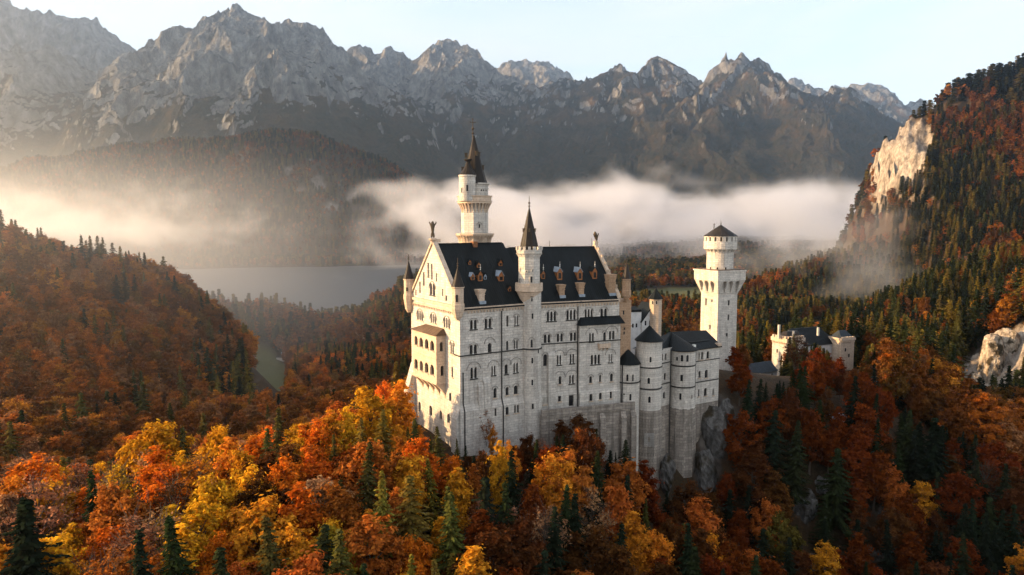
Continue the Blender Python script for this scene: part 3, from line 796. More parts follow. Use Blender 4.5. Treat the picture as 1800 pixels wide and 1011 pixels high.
# lower storey
win(palace, B, hBl, 954.8, 964.8, 697.5, 711, 2, 0, d=0.3, col=False, rect=True); win(palace, B, hBl, 981, 986.5, 694.5, 706, 1, d=0.3)
win(palace, B, hBl, 1000, 1008.5, 690.5, 714, 1, 0, False, d=0.3)
hBay, hBayL = [], []
win(palace, B, hBay, 1035.7, 1044, 585.5, 601, 2, 2, 2, d=DB); win(palace, B, hBay, 1060.5, 1065.3, 584, 599, 1, 1, False, d=DB); win(palace, B, hBay, 1070.5, 1080.3, 582, 597, 2, 2, False, d=DB)
win(palace, B, hBay, 1038.5, 1055, 623.5, 640.5, 3, 0, 2, d=DB); win(palace, B, hBay, 1070, 1076, 622.5, 637, 2, 2, 2, d=DB)
win(palace, B, hBay, 1035.8, 1041, 661.5, 673.5, 1, 1, d=DB); win(palace, B, hBay, 1053.3, 1057, 659, 671.5, 1, 1, d=DB); win(palace, B, hBay, 1072.5, 1077.5, 657, 670.5, 1, 1, d=DB)
for x0, x1, y0, y1 in ((1036.3, 1041.5, 692.5, 705), (1053, 1058, 690.5, 702.5), (1072, 1076, 687.5, 700.5)): win(palace, B, hBayL, x0, x1, y0, y1, 1, 0, d=DB + 0.3)
panel(wall, B, [(0, ZP), (LB, ZP), (LB, ZC), (0, ZC)], hB)
wall.quad(B.P(0, 0.3, ZP - 1), B.P(LB, 0.3, ZP - 1), B.P(LB, 0, ZP), B.P(0, 0, ZP))
panel(wall, B, [(0, ZB), (LB, ZB), (LB, ZP - 1), (0, ZP - 1)], hBl, d=0.3)
# gable end
ORx, ORy = G.pix(759.5, 507)
win(palace, G, hG, 755.2, 764.8, 498, 519, 2, 1, 2)
for x0, x1, y0, y1 in ((751.3, 754.8, 462, 488.6), (757.2, 760.6, 464, 492), (743.4, 746.4, 478.8, 502.5), (766, 768.6, 479.5, 495), (736.9, 739.6, 495.4, 515), (776.7, 779, 508, 521), (730, 732.4, 509, 519.5), (783, 786.2, 519.5, 529)):
    ym = (y0 + y1) / 2; q0, q1 = sorted((G.pix(x0, ym)[0], G.pix(x1, ym)[0])); za, zb = G.pix((x0 + x1) / 2, y1)[1], G.pix((x0 + x1) / 2, y0)[1]
    hole = [(q0, za), (q1, za), (q1, zb), (q0, zb)]; hG.append(hole)      # blind niches stepped up the gable
    wall.quad(*[G.P(q, -0.4, z) for q, z in hole])
for x0, x1, y0, y1 in ((733.1, 743.8, 546, 563), (756.9, 766.8, 552, 568), (779.8, 790.9, 558.7, 576.5)): win(palace, G, hG, x0, x1, y0, y1, 3, 1)
win(palace, G, hG, 791.8, 798, 602, 621.5, 2, 1); win(palace, G, hG, 793.5, 796.5, 644, 663, 1, 0); win(palace, G, hG, 789.3, 793.4, 690, 705.5, 1, 0, False)
for x0, x1, y0, y1 in ((735.3, 739.7, 706, 723.3), (754.6, 759.6, 713, 730.4), (772.7, 777, 721.8, 737.6), (786, 790.7, 727.5, 744)): win(palace, G, hG, x0, x1, y0, y1, 1, 0, False)
panel(wall, G, [(0, ZB), (W, ZB), (W, ZC), (W / 2, ZRA + 0.3), (0, ZC)], hG)
# back and far end
eA = np.array(A.P(LA, -W, 0)[:2])
wall.quad(A.P(0, -W, ZB), A.P(LA, -W, ZB), A.P(LA, -W, ZC), A.P(0, -W, ZC))
wall.quad((*eA, ZB), B.P(LB, -W, ZB), B.P(LB, -W, ZC), (*eA, ZC))
wall.add([B.P(LB, 0, ZB), B.P(LB, -W, ZB), B.P(LB, -W, ZC), B.P(LB, -W / 2, ZRB + 0.3), B.P(LB, 0, ZC)], [(0, 1, 2, 3, 4)])
# buttresses: two at the gable corners, one pier on the facade
def buttress(mb, fr, q0, q1, z_top, d1, z_b, slope=2.5, d_top=0.0):
    P = fr.P
    mb.box8([P(q0, -0.1, z_b), P(q1, -0.1, z_b), P(q1, d1 + 0.25, z_b), P(q0, d1 + 0.25, z_b), P(q0, -0.1, z_top - slope), P(q1, -0.1, z_top - slope), P(q1, d1, z_top - slope), P(q0, d1, z_top - slope)])
    mb.add([P(q0, -0.1, z_top - slope), P(q1, -0.1, z_top - slope), P(q1, d1, z_top - slope), P(q0, d1, z_top - slope), P(q0, d_top, z_top), P(q1, d_top, z_top)], [(3, 2, 5, 4), (0, 3, 4), (1, 5, 2), (0, 4, 5, 1)])
wallo = wall.build('wall', M['lime'], palace)
for q0, q1, zt, d1, sl, fr in ((W - 2.0, W + 0.3, -36.0, 2.2, 7.0, G), (-0.3, 2.4, -42.0, 1.1, 2.8, G), (5.9, 7.7, -36.0, 0.75, 1.0, A), (4.6, 6.2, -37.0, 0.6, 1.0, A)):
    b_ = MB(); buttress(b_, fr, q0, q1, zt, d1, ZB if fr is G else ZL, sl); b_.build('buttress', M['lime'], palace)
b_ = MB(); buttress(b_, B, 4.2, 6.2, -31.5, 0.55, ZB, 0.8); b_.build('buttress', M['lime'], palace)
# the bay with a flat oriel roof
pb = MB(); qe = LB - 0.1; zt = B.pix(1060, 566)[1] - 0.4
panel(pb, B, [(qb0, ZP), (qe, ZP), (qe, zt), (qb0, zt)], hBay, d=DB)
pb.quad(B.P(qb0, DB + 0.3, ZP - 1), B.P(qe, DB + 0.3, ZP - 1), B.P(qe, DB, ZP), B.P(qb0, DB, ZP))
panel(pb, B, [(qb0, ZB), (qe, ZB), (qe, ZP - 1), (qb0, ZP - 1)], hBayL, d=DB + 0.3)
for q in (qb0, qe): pb.quad(B.P(q, 0, ZB), B.P(q, DB, ZB), B.P(q, DB, zt), B.P(q, 0, zt))
bay = pb.build('bay', M['lime'], palace)
r_ = MB(); P = B.P
r_.box8([P(qb0 - 0.5, -0.05, zt), P(qe + 0.9, -0.05, zt), P(qe + 0.9, DB + 0.9, zt), P(qb0 - 0.5, DB + 0.9, zt), P(qb0 + 0.6, -0.05, zt + 1.9), P(qe + 0.2, -0.05, zt + 1.9), P(qe + 0.3, DB - 0.3, zt + 1.5), P(qb0 + 0.9, DB - 0.3, zt + 1.5)])
r_.build('roof', M['roof'], bay)
# little balcony on the bay
q0 = B.pix(1051, 605, DB)[0]; q1 = B.pix(1070, 605, DB)[0]; zb = B.pix(1060, 609, DB)[1]
m_ = MB(); m_.fbox(B, q0, q1, DB, DB + 1.1, zb - 0.25, zb); m_.fbox(B, q0, q1, DB + 0.95, DB + 1.1, zb, zb + 0.9); m_.fbox(B, q0, q0 + 0.15, DB, DB + 0.95, zb, zb + 0.9); m_.fbox(B, q1 - 0.15, q1, DB, DB + 0.95, zb, zb + 0.9)
for k in range(3): wedge(m_, B, q0 + 0.3 + k * (q1 - q0 - 0.9) / 2, q0 + 0.6 + k * (q1 - q0 - 0.9) / 2, DB, DB + 1.0, zb - 1.1, zb - 0.25)
m_.build('balcony', M['trim'], palace)
# string courses, cornices, corbel friezes
t_ = MB()
for fr, q0, q1, d in ((A, -0.2, LA, 0.0), (B, 0, qb0, 0.0), (B, qb0 - 0.1, qe + 0.1, DB)):
    z = ZS if fr is A else ZS + 0.8
    t_.fbox(fr, q0, q1, d - 0.1, d + 0.22, z - 0.25, z + 0.02)
t_.fbox(G, 0, 4.5, -0.1, 0.22, ZS - 0.25, ZS + 0.02)
t_.build('string_course', M['pipe'], palace)
t_ = MB()
t_.fbox(A, -0.1, LA, -0.2, 0.45, ZC - 0.9, ZC - 0.05); t_.fbox(B, 0, LB, -0.2, 0.45, ZC - 0.9, ZC - 0.05)
t_.fbox(G, -0.1, W + 0.1, -0.2, 0.40, ZC - 0.35, ZC + 0.3)
corbel_row(t_, A, 1.8, LA - 2.4, ZC - 0.9); corbel_row(t_, B, 2.4, LB - 0.3, ZC - 0.9); corbel_row(t_, G, 1.2, W - 1.2, ZC - 1.3, step=0.9, d1=0.22)
t_.fbox(G, 1.0, W - 1.0, -0.1, 0.16, ZC - 1.3, ZC - 1.0)
t_.build('cornice', M['trim'], palace)
# gable parapet copings
cp = MB()
for s in (0, 1):
    a = (0.0 if s == 0 else W); zz0 = ZC + 0.2
    for (dd0, dd1, th) in ((-0.9, 0.35, 0.75),):
        p = [(a, zz0), (W / 2, ZRA + 0.35)]
        P = G.P
        cp.box8([P(p[0][0], dd0, p[0][1]), P(p[1][0], dd0, p[1][1]), P(p[1][0], dd1, p[1][1]), P(p[0][0], dd1, p[0][1]),
                 P(p[0][0], dd0, p[0][1] + th), P(p[1][0], dd0, p[1][1] + th), P(p[1][0], dd1, p[1][1] + th), P(p[0][0], dd1, p[0][1] + th)])
cp.build('gable_coping', M['trim'], palace)
cp = MB()
for s in (0, 1):
    q = 0.0 if s == 0 else -W
    P = B.P
    cp.box8([P(LB - 0.5, q, ZC + 0.1), P(LB + 0.4, q, ZC + 0.1), P(LB + 0.4, -W / 2, ZRB + 0.3), P(LB - 0.5, -W / 2, ZRB + 0.3),
             P(LB - 0.5, q, ZC + 0.9), P(LB + 0.4, q, ZC + 0.9), P(LB + 0.4, -W / 2, ZRB + 1.1), P(LB - 0.5, -W / 2, ZRB + 1.1)])
for k in range(7):      # crockets up the far gable
    f = k / 7.0; p = B.P(LB, -W / 2 * (1 - f) , 0)
    cp.box((p[0], p[1], ZRB + 0.9 - (ZRB - ZC) * f), 0.55, 0.55, 0.7, rot=0.6)
cp.build('gable_coping', M['trim'], palace)
# roof: two ridges meeting at the stair tower
ro = MB(); ov = 0.55
def roof_slab(mb, f, q0, q1, zr, q0b, q1b, ze=ZC):
    P = f.P; sl = (zr - ze) / (W / 2)
    for s in (0, 1):
        d_e = ov if s == 0 else -W - ov
        a0, a1 = (q0, q1) if s == 0 else (q0b, q1b)
        r0, r1 = (q0 + q0b) / 2, (q1 + q1b) / 2
        ze_ = ze - sl * ov
        mb.box8([P(a0, d_e, ze_ - 0.1), P(a1, d_e, ze_ - 0.1), P(r1, -W / 2, zr - 0.3), P(r0, -W / 2, zr - 0.3),
                 P(a0, d_e, ze_ + 0.15), P(a1, d_e, ze_ + 0.15), P(r1, -W / 2, zr), P(r0, -W / 2, zr)])
tm = math.tan(math.radians((69 - 57.5) / 2)) * W
roof_slab(ro, A, 0.6, LA, ZRA, 0.6, LA + tm * 0.0)
roof_slab(ro, B, -0.0, LB - 0.5, ZRB, -tm * 2, LB - 0.5)
ro.fbox(A, 0.6, LA - 0.5, -W / 2 - 0.2, -W / 2 + 0.2, ZRA - 0.2, ZRA + 0.18)
ro.fbox(B, -1.0, LB - 0.5, -W / 2 - 0.2, -W / 2 + 0.2, ZRB - 0.2, ZRB + 0.18)
P = A.P
ro.add([P(LA, 0, ZC), P(LA, -W, ZC), P(LA, -W / 2, ZRA)], [(0, 1, 2)])
roofo = ro.build('roof', M['roof'], palace)

def roof_point(fr, zr, px, py):
    """Where the photograph's ray meets the facade-side roof slope: q, d, z."""
    r = ray(px, py); sl = (zr - ZC) / (W / 2)
    # z = ZC - sl*d with d measured outward (negative inside)
    lo, hi = 120.0, 260.0
    for _ in range(60):
        t = (lo + hi) / 2; p = r * (t / r[1]); d = (p[:2] - fr.o) @ fr.n
        if p[2] > ZC - sl * d: lo = t
        else: hi = t
    p = r * (t / r[1]); v = p[:2] - fr.o
    return v @ fr.a, v @ fr.n, p[2]

def dormer(fr, zr, px, py, w, h, front='wood', pin=True, roofm='roof'):
    """Small dormer: boarded front with a dark opening, cheeks, peaked roof, finial."""
    q, d, z = roof_point(fr, zr, px, py); sl = (zr - ZC) / (W / 2); P = fr.P
    L_ = h / sl + 0.9
    m = MB(); m.fbox(fr, q - w / 2, q + w / 2, d - L_, d, z, z + h)
    m.add([P(q - w / 2, d, z + h), P(q + w / 2, d, z + h), P(q, d, z + h + w * 0.75)], [(0, 1, 2)])
    o = m.build('dormer', M[front], palace)
    k = MB(); k.add([P(q + s * 0.28 * w, d + 0.03, z + zz) for s, zz in ((-1, h * 0.2), (1, h * 0.2), (1, h * 0.85), (-1, h * 0.85))], [(0, 1, 2, 3)]); k.build('opening', M['glass'], o)
    r = MB(); e = 0.15; LL = (h + w * 0.75) / sl + 1.0
    for s in (-1, 1):
        r.box8([P(q + s * (w / 2 + e), d + e, z + h - 0.15), P(q, d + e, z + h + w * 0.75), P(q, d - LL, z + h + w * 0.75), P(q + s * (w / 2 + e), d - LL, z + h - 0.15),
                P(q + s * (w / 2 + e), d + e, z + h), P(q, d + e, z + h + w * 0.75 + 0.16), P(q, d - LL, z + h + w * 0.75 + 0.16), P(q + s * (w / 2 + e), d - LL, z + h)])
    r.build('roof', M[roofm], o)
    if pin:
        f = MB(); finial(f, P(q, d, 0), z + h + w * 0.75, 1.6, 0.09); f.build('finial', M['white'], o)

def chimney(fr, zr, px, py, w, h, m='trim'):
    q, d, z = roof_point(fr, zr, px, py); c = MB()
    c.fbox(fr, q - w / 2, q + w / 2, d - w * 1.1, d, z - 0.4, z + h * 0.55)
    c.fbox(fr, q - w / 2 - 0.12, q + w / 2 + 0.12, d - w * 1.1 - 0.1, d + 0.12, z + h * 0.55, z + h * 0.62)
    P = fr.P; e = 0.3
    c.box8([P(q - w / 2, d - w * 1.1, z + h * 0.62), P(q + w / 2, d - w * 1.1, z + h * 0.62), P(q + w / 2, d, z + h * 0.62), P(q - w / 2, d, z + h * 0.62),
            P(q - w / 2 - e, d - w * 1.1 - e, z + h), P(q + w / 2 + e, d - w * 1.1 - e, z + h), P(q + w / 2 + e, d + e, z + h), P(q - w / 2 - e, d + e, z + h)])
    o = c.build('chimney', M[m], palace)
    f = MB(); f.fbox(fr, q - w / 2 - 0.1, q + w / 2 + 0.1, d - 0.2, d + 0.55, z - 1.0, z + 0.25); f.build('flashing', M['lead'], o)

for px, py, w, h in ((826, 466, 0.7, 0.8), (841.5, 471, 0.9, 0.8), (880, 468, 1.0, 0.9)): dormer(A, ZRA, px, py, w, h, pin=False)
dormer(A, ZRA, 831, 493, 1.0, 1.0, pin=False, roofm='lead'); dormer(A, ZRA, 844.5, 495, 1.2, 1.7); dormer(A, ZRA, 853, 492, 0.8, 0.9, 'lead', pin=False); dormer(A, ZRA, 881, 495, 1.5, 1.4, pin=False, roofm='lead'); dormer(A, ZRA, 896, 513, 0.8, 0.9, pin=False)
chimney(A, ZRA, 847, 531, 1.5, 2.9)
for px, py, w, h in ((955, 491, 1.0, 1.5), (984, 493, 1.35, 2.2), (1019.5, 493, 1.35, 2.2), (1045.5, 491, 1.3, 2.1)): dormer(B, ZRB, px, py, w, h, roofm='lead' if px > 970 and px < 1030 else 'roof')
chimney(B, ZRB, 988, 521, 1.4, 2.9, 'ochre'); chimney(B, ZRB, 1022, 519, 1.4, 3.1, 'ochre'); chimney(B, ZRB, 1076, 517, 1.8, 5.0, 'ochre')
c_ = MB(); c_.fbox(A, LA - 9.2, LA - 8.0, -W / 2 - 0.6, -W / 2 + 0.9, ZRA - 1.2, ZRA + 0.5); c_.build('chimney', M['brick'], palace)
for px, hh in ((966, 1.7), (1040, 2.2)):      # lightning rods on the ridge
    q = Frame(B.P(0, -W / 2, 0), 69).pix(px, 434)[0]; p = B.P(q, -W / 2, 0)
    MB().tube([(p[0], p[1], ZRB), (p[0], p[1], ZRB + hh)], 0.05, 4).build('lightning_rod', M['pipe'], palace)
# drainpipes
for fr, px, y0, y1, d in ((A, 881.5, 545, 700, 0.14), (A, 813.8, 655, 700, 0.14), (B, 1015, 530, 700, 0.14)):
    q = fr.pix(px, (y0 + y1) / 2)[0]; z0 = ZB + 6; z1 = fr.pix(px, y0)[1]
    p = [fr.P(q, DP + 0.14 if fr is A else 0.5, z0), fr.P(q, DP + 0.14 if fr is A else 0.5, ZL - 0.1), fr.P(q, d, ZP + 0.2), fr.P(q, d, z1)]
    if y0 < 560: p.append(fr.P(q + 0.8, 0.55, ZC - 0.3))
    MB().tube(p, 0.15, 6).build('drainpipe', M['pipe'], palace)

# loggia: two arcaded storeys corbelled out of the gable
v1 = G.pix(783.5, 640)[0]
dL = 0.0
for k in range(400):
    dL = k * 0.02
    if G.pix(767.2, 640, dL)[0] <= v1: break
v2 = G.pix(725.5, 640, dL)[0]
hLo, hSide = [], []
loggia = MB()
z_eave = G.pix(766.4, 590.5, dL)[1]; z_bot = G.pix(767.5, 676, dL)[1]
lo_parts = []
SIDE = Frame(G.P(v1, 0, 0), 0); SIDE.a = G.n.copy(); SIDE.n = -G.a.copy()
LOG = MB()
lo_o = MB()
lw = []
def loggia_build():
    for row in (((728.6, 734.3, 590.5, 606.4), (737.2, 743.6, 593.5, 610), (746.6, 753.2, 596, 613), (756, 763, 599, 616.5)), ((728.3, 734.3, 631, 648), (737.7, 743.4, 634.2, 651.7), (746.6, 753, 637.5, 655.5), (756, 763, 641, 659.2))):
        for x0, x1, y0, y1 in row: lw.append(win(palace, G, hLo, x0, x1, y0, y1, 1, 0, True, d=dL, depth=0.6))
    for x0, x1, y0, y1 in ((773.2, 778.6, 601.5, 618), (774.7, 780.2, 643, 661)): lw.append(win(palace, SIDE, hSide, x0, x1, y0, y1, 1, 0, True, depth=0.6))
loggia_build()
panel(LOG, G, [(v1, z_bot), (v2, z_bot), (v2, z_eave), (v1, z_eave)], hLo, d=dL, depth=0.6)
panel(LOG, SIDE, [(0, z_bot), (dL, z_bot), (dL, z_eave), (0, z_eave)], hSide, depth=0.6)
LOG.quad(G.P(v2, 0, z_bot), G.P(v2, dL, z_bot), G.P(v2, dL, z_eave), G.P(v2, 0, z_eave))
LOG.quad(G.P(v1, 0, z_bot), G.P(v2, 0, z_bot), G.P(v2, dL, z_bot), G.P(v1, dL, z_bot))
lg = LOG.build('loggia', M['trim'], palace)
t_ = MB()
for zz in (z_bot, G.pix(767, 632.5, dL)[1], G.pix(767, 622, dL)[1]):
    t_.fbox(G, v1 - 0.12, v2 + 0.12, 0, dL + 0.15, zz - 0.15, zz + 0.18)
t_.build('string_course', M['trim'], lg)
c_ = MB()
for k in range(5):
    a = v1 + 0.1 + k * (v2 - v1 - 1.0) / 4; wedge(c_, G, a, a + 0.8, 0.0, dL, z_bot - 3.6, z_bot - 0.15)
c_.build('corbels', M['trim'], lg)
zr_ = G.pix(779, 577.5)[1]; r_ = MB(); P = G.P
r_.box8([P(v1 - 0.5, 0.02, z_eave), P(v2 + 0.5, 0.02, z_eave), P(v2 + 0.5, dL + 0.6, z_eave), P(v1 - 0.5, dL + 0.6, z_eave), P(v1 + 0.8, 0.02, zr_), P(v2 - 3.2, 0.02, zr_), P(v2 - 3.2, 0.3, zr_), P(v1 + 0.8, 0.3, zr_)])
r_.build('roof', M['copper_roof'], lg)

# corner turrets
def turret(c, R, z_corb, z_body, z_eave, z_apex, fin, mats=('trim', 'spire'), rot=0.4, win_px=None):
    b = MB(); b.lathe(c, [(R * 0.35, z_corb), (R * 0.75, z_corb + 0.9), (R, z_body), (R, z_body + 0.2), (R * 1.08, z_body + 0.3), (R * 1.08, z_body + 1.6), (R * 0.96, z_body + 1.75), (R * 0.96, z_eave - 0.4), (R * 1.12, z_eave - 0.2), (R * 1.12, z_eave)], n=8, rot=rot)
    o = b.build('corner_turret', M[mats[0]], palace)
    s = MB(); s.lathe(c, [(R * 1.12, z_eave), (R * 0.62, z_eave + (z_apex - z_eave) * 0.42), (0.1, z_apex)], n=8, rot=rot); s.build('spire', M[mats[1]], o)
    f = MB(); finial(f, c, z_apex, fin, 0.13); f.build('finial', M['bronze'], o)
    if win_px:
        for px, y0, y1 in win_px:
            fr = tower_frame(c, R * 0.97, px, y0); z0 = fr.pix(px, y1)[1]; z1 = fr.pix(px, y0)[1]
            k = MB(); k.add([fr.P(q, 0.02, z) for q, z in arch_poly(-0.28, 0.28, z0, z1)], [tuple(range(10))]); k.build('opening', M['glass'], o)
    return o
cT = A.P(0.0, 0.35, 0); zz = lambda y, Y: at(900, y, Y)[2]
cT = at(805, 530, 160.3); turret(cT, 1.45, zz(563, 160.3), zz(547, 160.3), zz(504, 160.3), zz(470.5, 160.3), zz(453, 160.3) - zz(470.5, 160.3), win_px=[(803, 518, 531)])
cT = at(719, 530, 182); turret(cT, 1.35, zz(549, 182), zz(528, 182), zz(490, 182), zz(459, 182), zz(447, 182) - zz(459, 182), win_px=[(715.5, 505, 512)])
cT = at(1101, 510, 180.5); turret(cT, 1.15, zz(530, 180.5), zz(521, 180.5), zz(490, 180.5), zz(462, 180.5), 1.0, ('ochre', 'spire'))
# narrow ochre end wing
e_ = MB(); e_.fbox(B, LB - 0.5, B.pix(1109, 580, -1.0)[0], -9, -1.0, ZB, ZC - 0.6); e_.fbox(B, LB - 0.3, B.pix(1110, 580, -1.0)[0], -9, -0.8, ZS + 3.6, ZS + 3.9); ew = e_.build('end_wing', M['ochre'], palace)
for px, y0, y1 in ((1096, 546, 553), (1097.5, 576, 580), (1097, 583, 588)):
    q, z0 = B.pix(px, y1, -1.0); z1 = B.pix(px, y0, -1.0)[1]
    MB().fbox(B, q - 0.2, q + 0.2, -1.1, -0.98, z0, z1).build('window', M['glass'], ew)
# stair tower on the facade
sc = at(933.8, 560, 170.6); su = at(930, 470, 170.6)
Rs = 17.6 / 1250 * 171; YT = 169
stt = MB(); stt.lathe(sc, [(Rs * 1.12, ZB), (Rs * 1.10, zz(706, YT)), (Rs * 1.03, zz(697, YT)), (Rs * 1.03, zz(614, YT)), (Rs, zz(611, YT)), (Rs, zz(505, YT))], n=32)
sto = stt.build('stair_tower', M['lime'], palace)
t_ = MB(); t_.lathe(sc, [(Rs, zz(613, YT) - 0.3), (Rs + 0.25, zz(613, YT) - 0.2), (Rs + 0.25, zz(613, YT)), (Rs, zz(613, YT) + 0.1)], n=32, cap=False); t_.build('string_course', M['pipe'], sto)
Ru = 20.0 / 1250 * 171; rot8 = math.radians(22.5)
bal = MB(); bal.lathe(su, [(Rs * 0.8, zz(533, YT)), (Rs * 1.02, zz(524, YT)), (Ru * 1.1, zz(514, YT)), (Ru * 1.22, zz(512, YT)), (Ru * 1.22, zz(498, YT)), (Ru * 1.12, zz(498, YT)), (Ru * 1.12, zz(509, YT)), (0.1, zz(509, YT))], n=16, rot=rot8, cap=False); round_arcade(bal, su, Rs, Ru * 1.2, zz(522, YT), zz(512, YT), 20)
bal.build('balcony', M['trim'], sto)
up = MB(); up.lathe(su, [(Ru, zz(512, YT)), (Ru, zz(452, YT)), (Ru * 1.06, zz(451, YT)), (Ru * 1.12, zz(447.5, YT)), (Ru * 1.2, zz(444, YT)), (Ru * 1.2, zz(439.5, YT)), (Ru * 0.9, zz(439, YT))], n=8, rot=rot8)
for k in range(16):     # battlements
    a = rot8 + 2 * math.pi * k / 16; up.box((su[0] + Ru * 1.12 * math.cos(a), su[1] + Ru * 1.12 * math.sin(a), zz(440, YT)), 0.42, 0.62, zz(433.5, YT) - zz(440, YT), rot=a)
round_arcade(up, su, Ru, Ru * 1.18, zz(452, YT), zz(446, YT), 24)
up.build('upper_shaft', M['lime'], sto)
sp = MB(); Rp = 17.5 / 1250 * 171
sp.lathe(su, [(Rp, zz(440, YT)), (Rp * 0.93, zz(430, YT)), (Rp * 0.5, zz(398, YT)), (0.12, zz(365, YT))], n=8, rot=rot8); sp.build('spire', M['spire'], sto)
for a in (math.radians(-160), math.radians(-90), math.radians(-20), math.radians(60)):
    d_ = MB(); R_ = Rp * 0.56; d_.box((su[0] + R_ * math.cos(a), su[1] + R_ * math.sin(a), zz(408, YT)), 0.55, 0.45, 0.75, rot=a); d_.box((su[0] + R_ * math.cos(a), su[1] + R_ * math.sin(a), zz(408, YT) + 0.75), 0.75, 0.65, 0.12, rot=a); d_.build('dormer', M['bronze'], sto)
f_ = MB(); finial(f_, su, zz(366, YT), zz(344, YT) - zz(366, YT), 0.16); f_.build('finial', M['bronze'], sto)
for px, y0, y1, w, hd in ((936, 551, 560.5, 0.42, 0), (934.5, 597, 611, 0.5, 1), (935.5, 629, 639, 0.42, 0), (935.5, 667.5, 677.5, 0.42, 0), (936.5, 709.5, 719, 0.45, 0), (946, 614.5, 621, 0.4, 0), (935, 524, 530, 0.35, 0)): slit(sto, sc, Rs * (1.03 if y0 > 612 else 1.0) * (1.07 if y0 > 700 else 1), px, y0, y1, w, arch=bool(hd), hood=bool(hd))
for px, y0, y1, w in ((934, 486, 497, 0.45), (914, 490, 497, 0.4), (913.5, 472, 476, 0.3), (925.5, 476, 479, 0.3), (936, 474, 478, 0.35)): slit(sto, su, Ru * 0.955, px, y0, y1, w, arch=False)
r_ = MB(); fr = tower_frame(su, Rs, 935, 519); z_ = fr.pix(935, 520)[1]
r_.lathe((0, 0, 0), [(0.45, 0), (0.45, 0.12)], n=14); r_.v = [fr.P(x, 0.08 + zq, z_ + y) for x, y, zq in r_.v]; r_.build('clock_roundel', M['bronze'], sto)

# ridge figures
def skin_figure(name, edges, verts, rad, m, label, cat, loc, sub=1):
    me = bpy.data.meshes.new(name); me.from_pydata([Vector(v) for v in verts], edges, [])
    o = bpy.data.objects.new(name, me); COL.objects.link(o); o.location = loc
    sk = o.modifiers.new('skin', 'SKIN')
    for i, v in enumerate(me.skin_vertices[0].data): v.radius = (rad[i], rad[i]); v.use_root = (i == 0)
    ss = o.modifiers.new('sub', 'SUBSURF'); ss.levels = sub; ss.render_levels = sub
    me.materials.append(m); tag(o, label, cat); return o
pt = Vector(G.P(W / 2, 0.1, ZRA + 1.0))
px_ = MB(); px_.lathe(pt, [(0.5, pt.z - 1.0), (0.55, pt.z - 0.2), (0.95, pt.z), (0.95, pt.z + 0.35), (0.6, pt.z + 0.4)], n=10)
px_.box((pt.x + 1.0, pt.y + 0.6, pt.z - 0.6), 1.5, 0.6, 0.8, rot=0.56)
px_.build('ridge_pedestal', M['trim'], palace)
skin_figure('ridge_statue', [(0, 1), (1, 2), (2, 3), (0, 4), (4, 5), (0, 6), (6, 7), (2, 8), (8, 9), (2, 10), (10, 11), (11, 12)],
            [(0, 0, 1.9), (0, 0, 2.6), (0, 0, 3.2), (0, 0, 4.15), (-.22, 0, 1.0), (-.25, 0, .1), (.22, 0, 1.0), (.28, -.05, .1), (-.5, 0, 3.3), (-.8, 0, 4.0), (.5, 0, 3.2), (.85, -.1, 3.7), (.8, -.1, 4.0)],
            [.42, .45, .42, .27, .27, .22, .27, .22, .2, .15, .2, .15, .12], M['bronze'], 'dark bronze standing figure on the gable peak beside the tall round tower', 'statue', tuple(pt + Vector((0, 0, 0.38))))
st_s = MB().lathe((0, 0, 0), [(0.05, 0), (0.42, 0.2), (0.5, 0.9), (0.3, 1.6), (0.02, 1.7)], n=10)
pe = Vector(B.P(LB, -W / 2, ZRB + 0.9))
px_ = MB(); px_.box((pe.x, pe.y, pe.z - 0.9), 1.0, 1.0, 1.5, rot=0.4); px_.build('ridge_pedestal', M['trim'], palace)
skin_figure('ridge_lion', [(0, 1), (1, 2), (2, 3), (0, 4), (4, 5), (1, 6), (6, 7), (0, 8), (8, 9)],
            [(0, 0, .9), (.05, 0, 1.7), (-.1, 0, 2.3), (-.5, 0, 2.5), (.25, 0, .5), (.35, .1, .05), (-.4, 0, 1.6), (-.6, 0, 2.1), (.5, 0, 1.2), (.75, 0, 2.2)],
            [.5, .48, .42, .25, .3, .25, .2, .16, .16, .22], M['bronze'], 'sitting lion figure on the far end of the palace ridge', 'statue', tuple(pe + Vector((0, 0, 0.55))))
# ------------------------------------------------------------------ tall round tower behind the palace
def zz(y, Y): return at(900, y, Y)[2]
YN = 200.0
nc = at(834.5, 400, YN)
north = empty('round_tower', (nc[0], nc[1], -56), 'tallest slender round tower with dark spire and cross rising behind the palace', 'tower')
Rn = 23.6 / 1250 * YN; r8 = math.radians(-2)
s_ = MB(); s_.lathe(nc, [(Rn * 1.15, -64), (Rn * 1.15, zz(428, YN)), (Rn * 1.15, zz(426, YN)), (Rn * 1.0, zz(412, YN)), (Rn, zz(373, YN)), (Rn, zz(356, YN))], n=8, rot=r8)
s_.build('shaft', M['lime'], north)
g_ = MB(); g_.lathe(nc, [(Rn * 1.17, zz(428, YN)), (Rn * 1.28, zz(418, YN)), (Rn * 1.42, zz(412.5, YN)), (Rn * 1.42, zz(410.5, YN)), (Rn * 0.98, zz(410, YN))], n=8, rot=r8, cap=False); round_arcade(g_, nc, Rn * 1.17, Rn * 1.42, zz(425, YN), zz(414, YN), 32, r8)
g_.build('gallery', M['trim'], north)
g_ = MB(); Rg = 30.5 / 1250 * YN
round_arcade(g_, nc, Rn * 0.98, Rg * 0.97, zz(374, YN), zz(357.5, YN), 26)
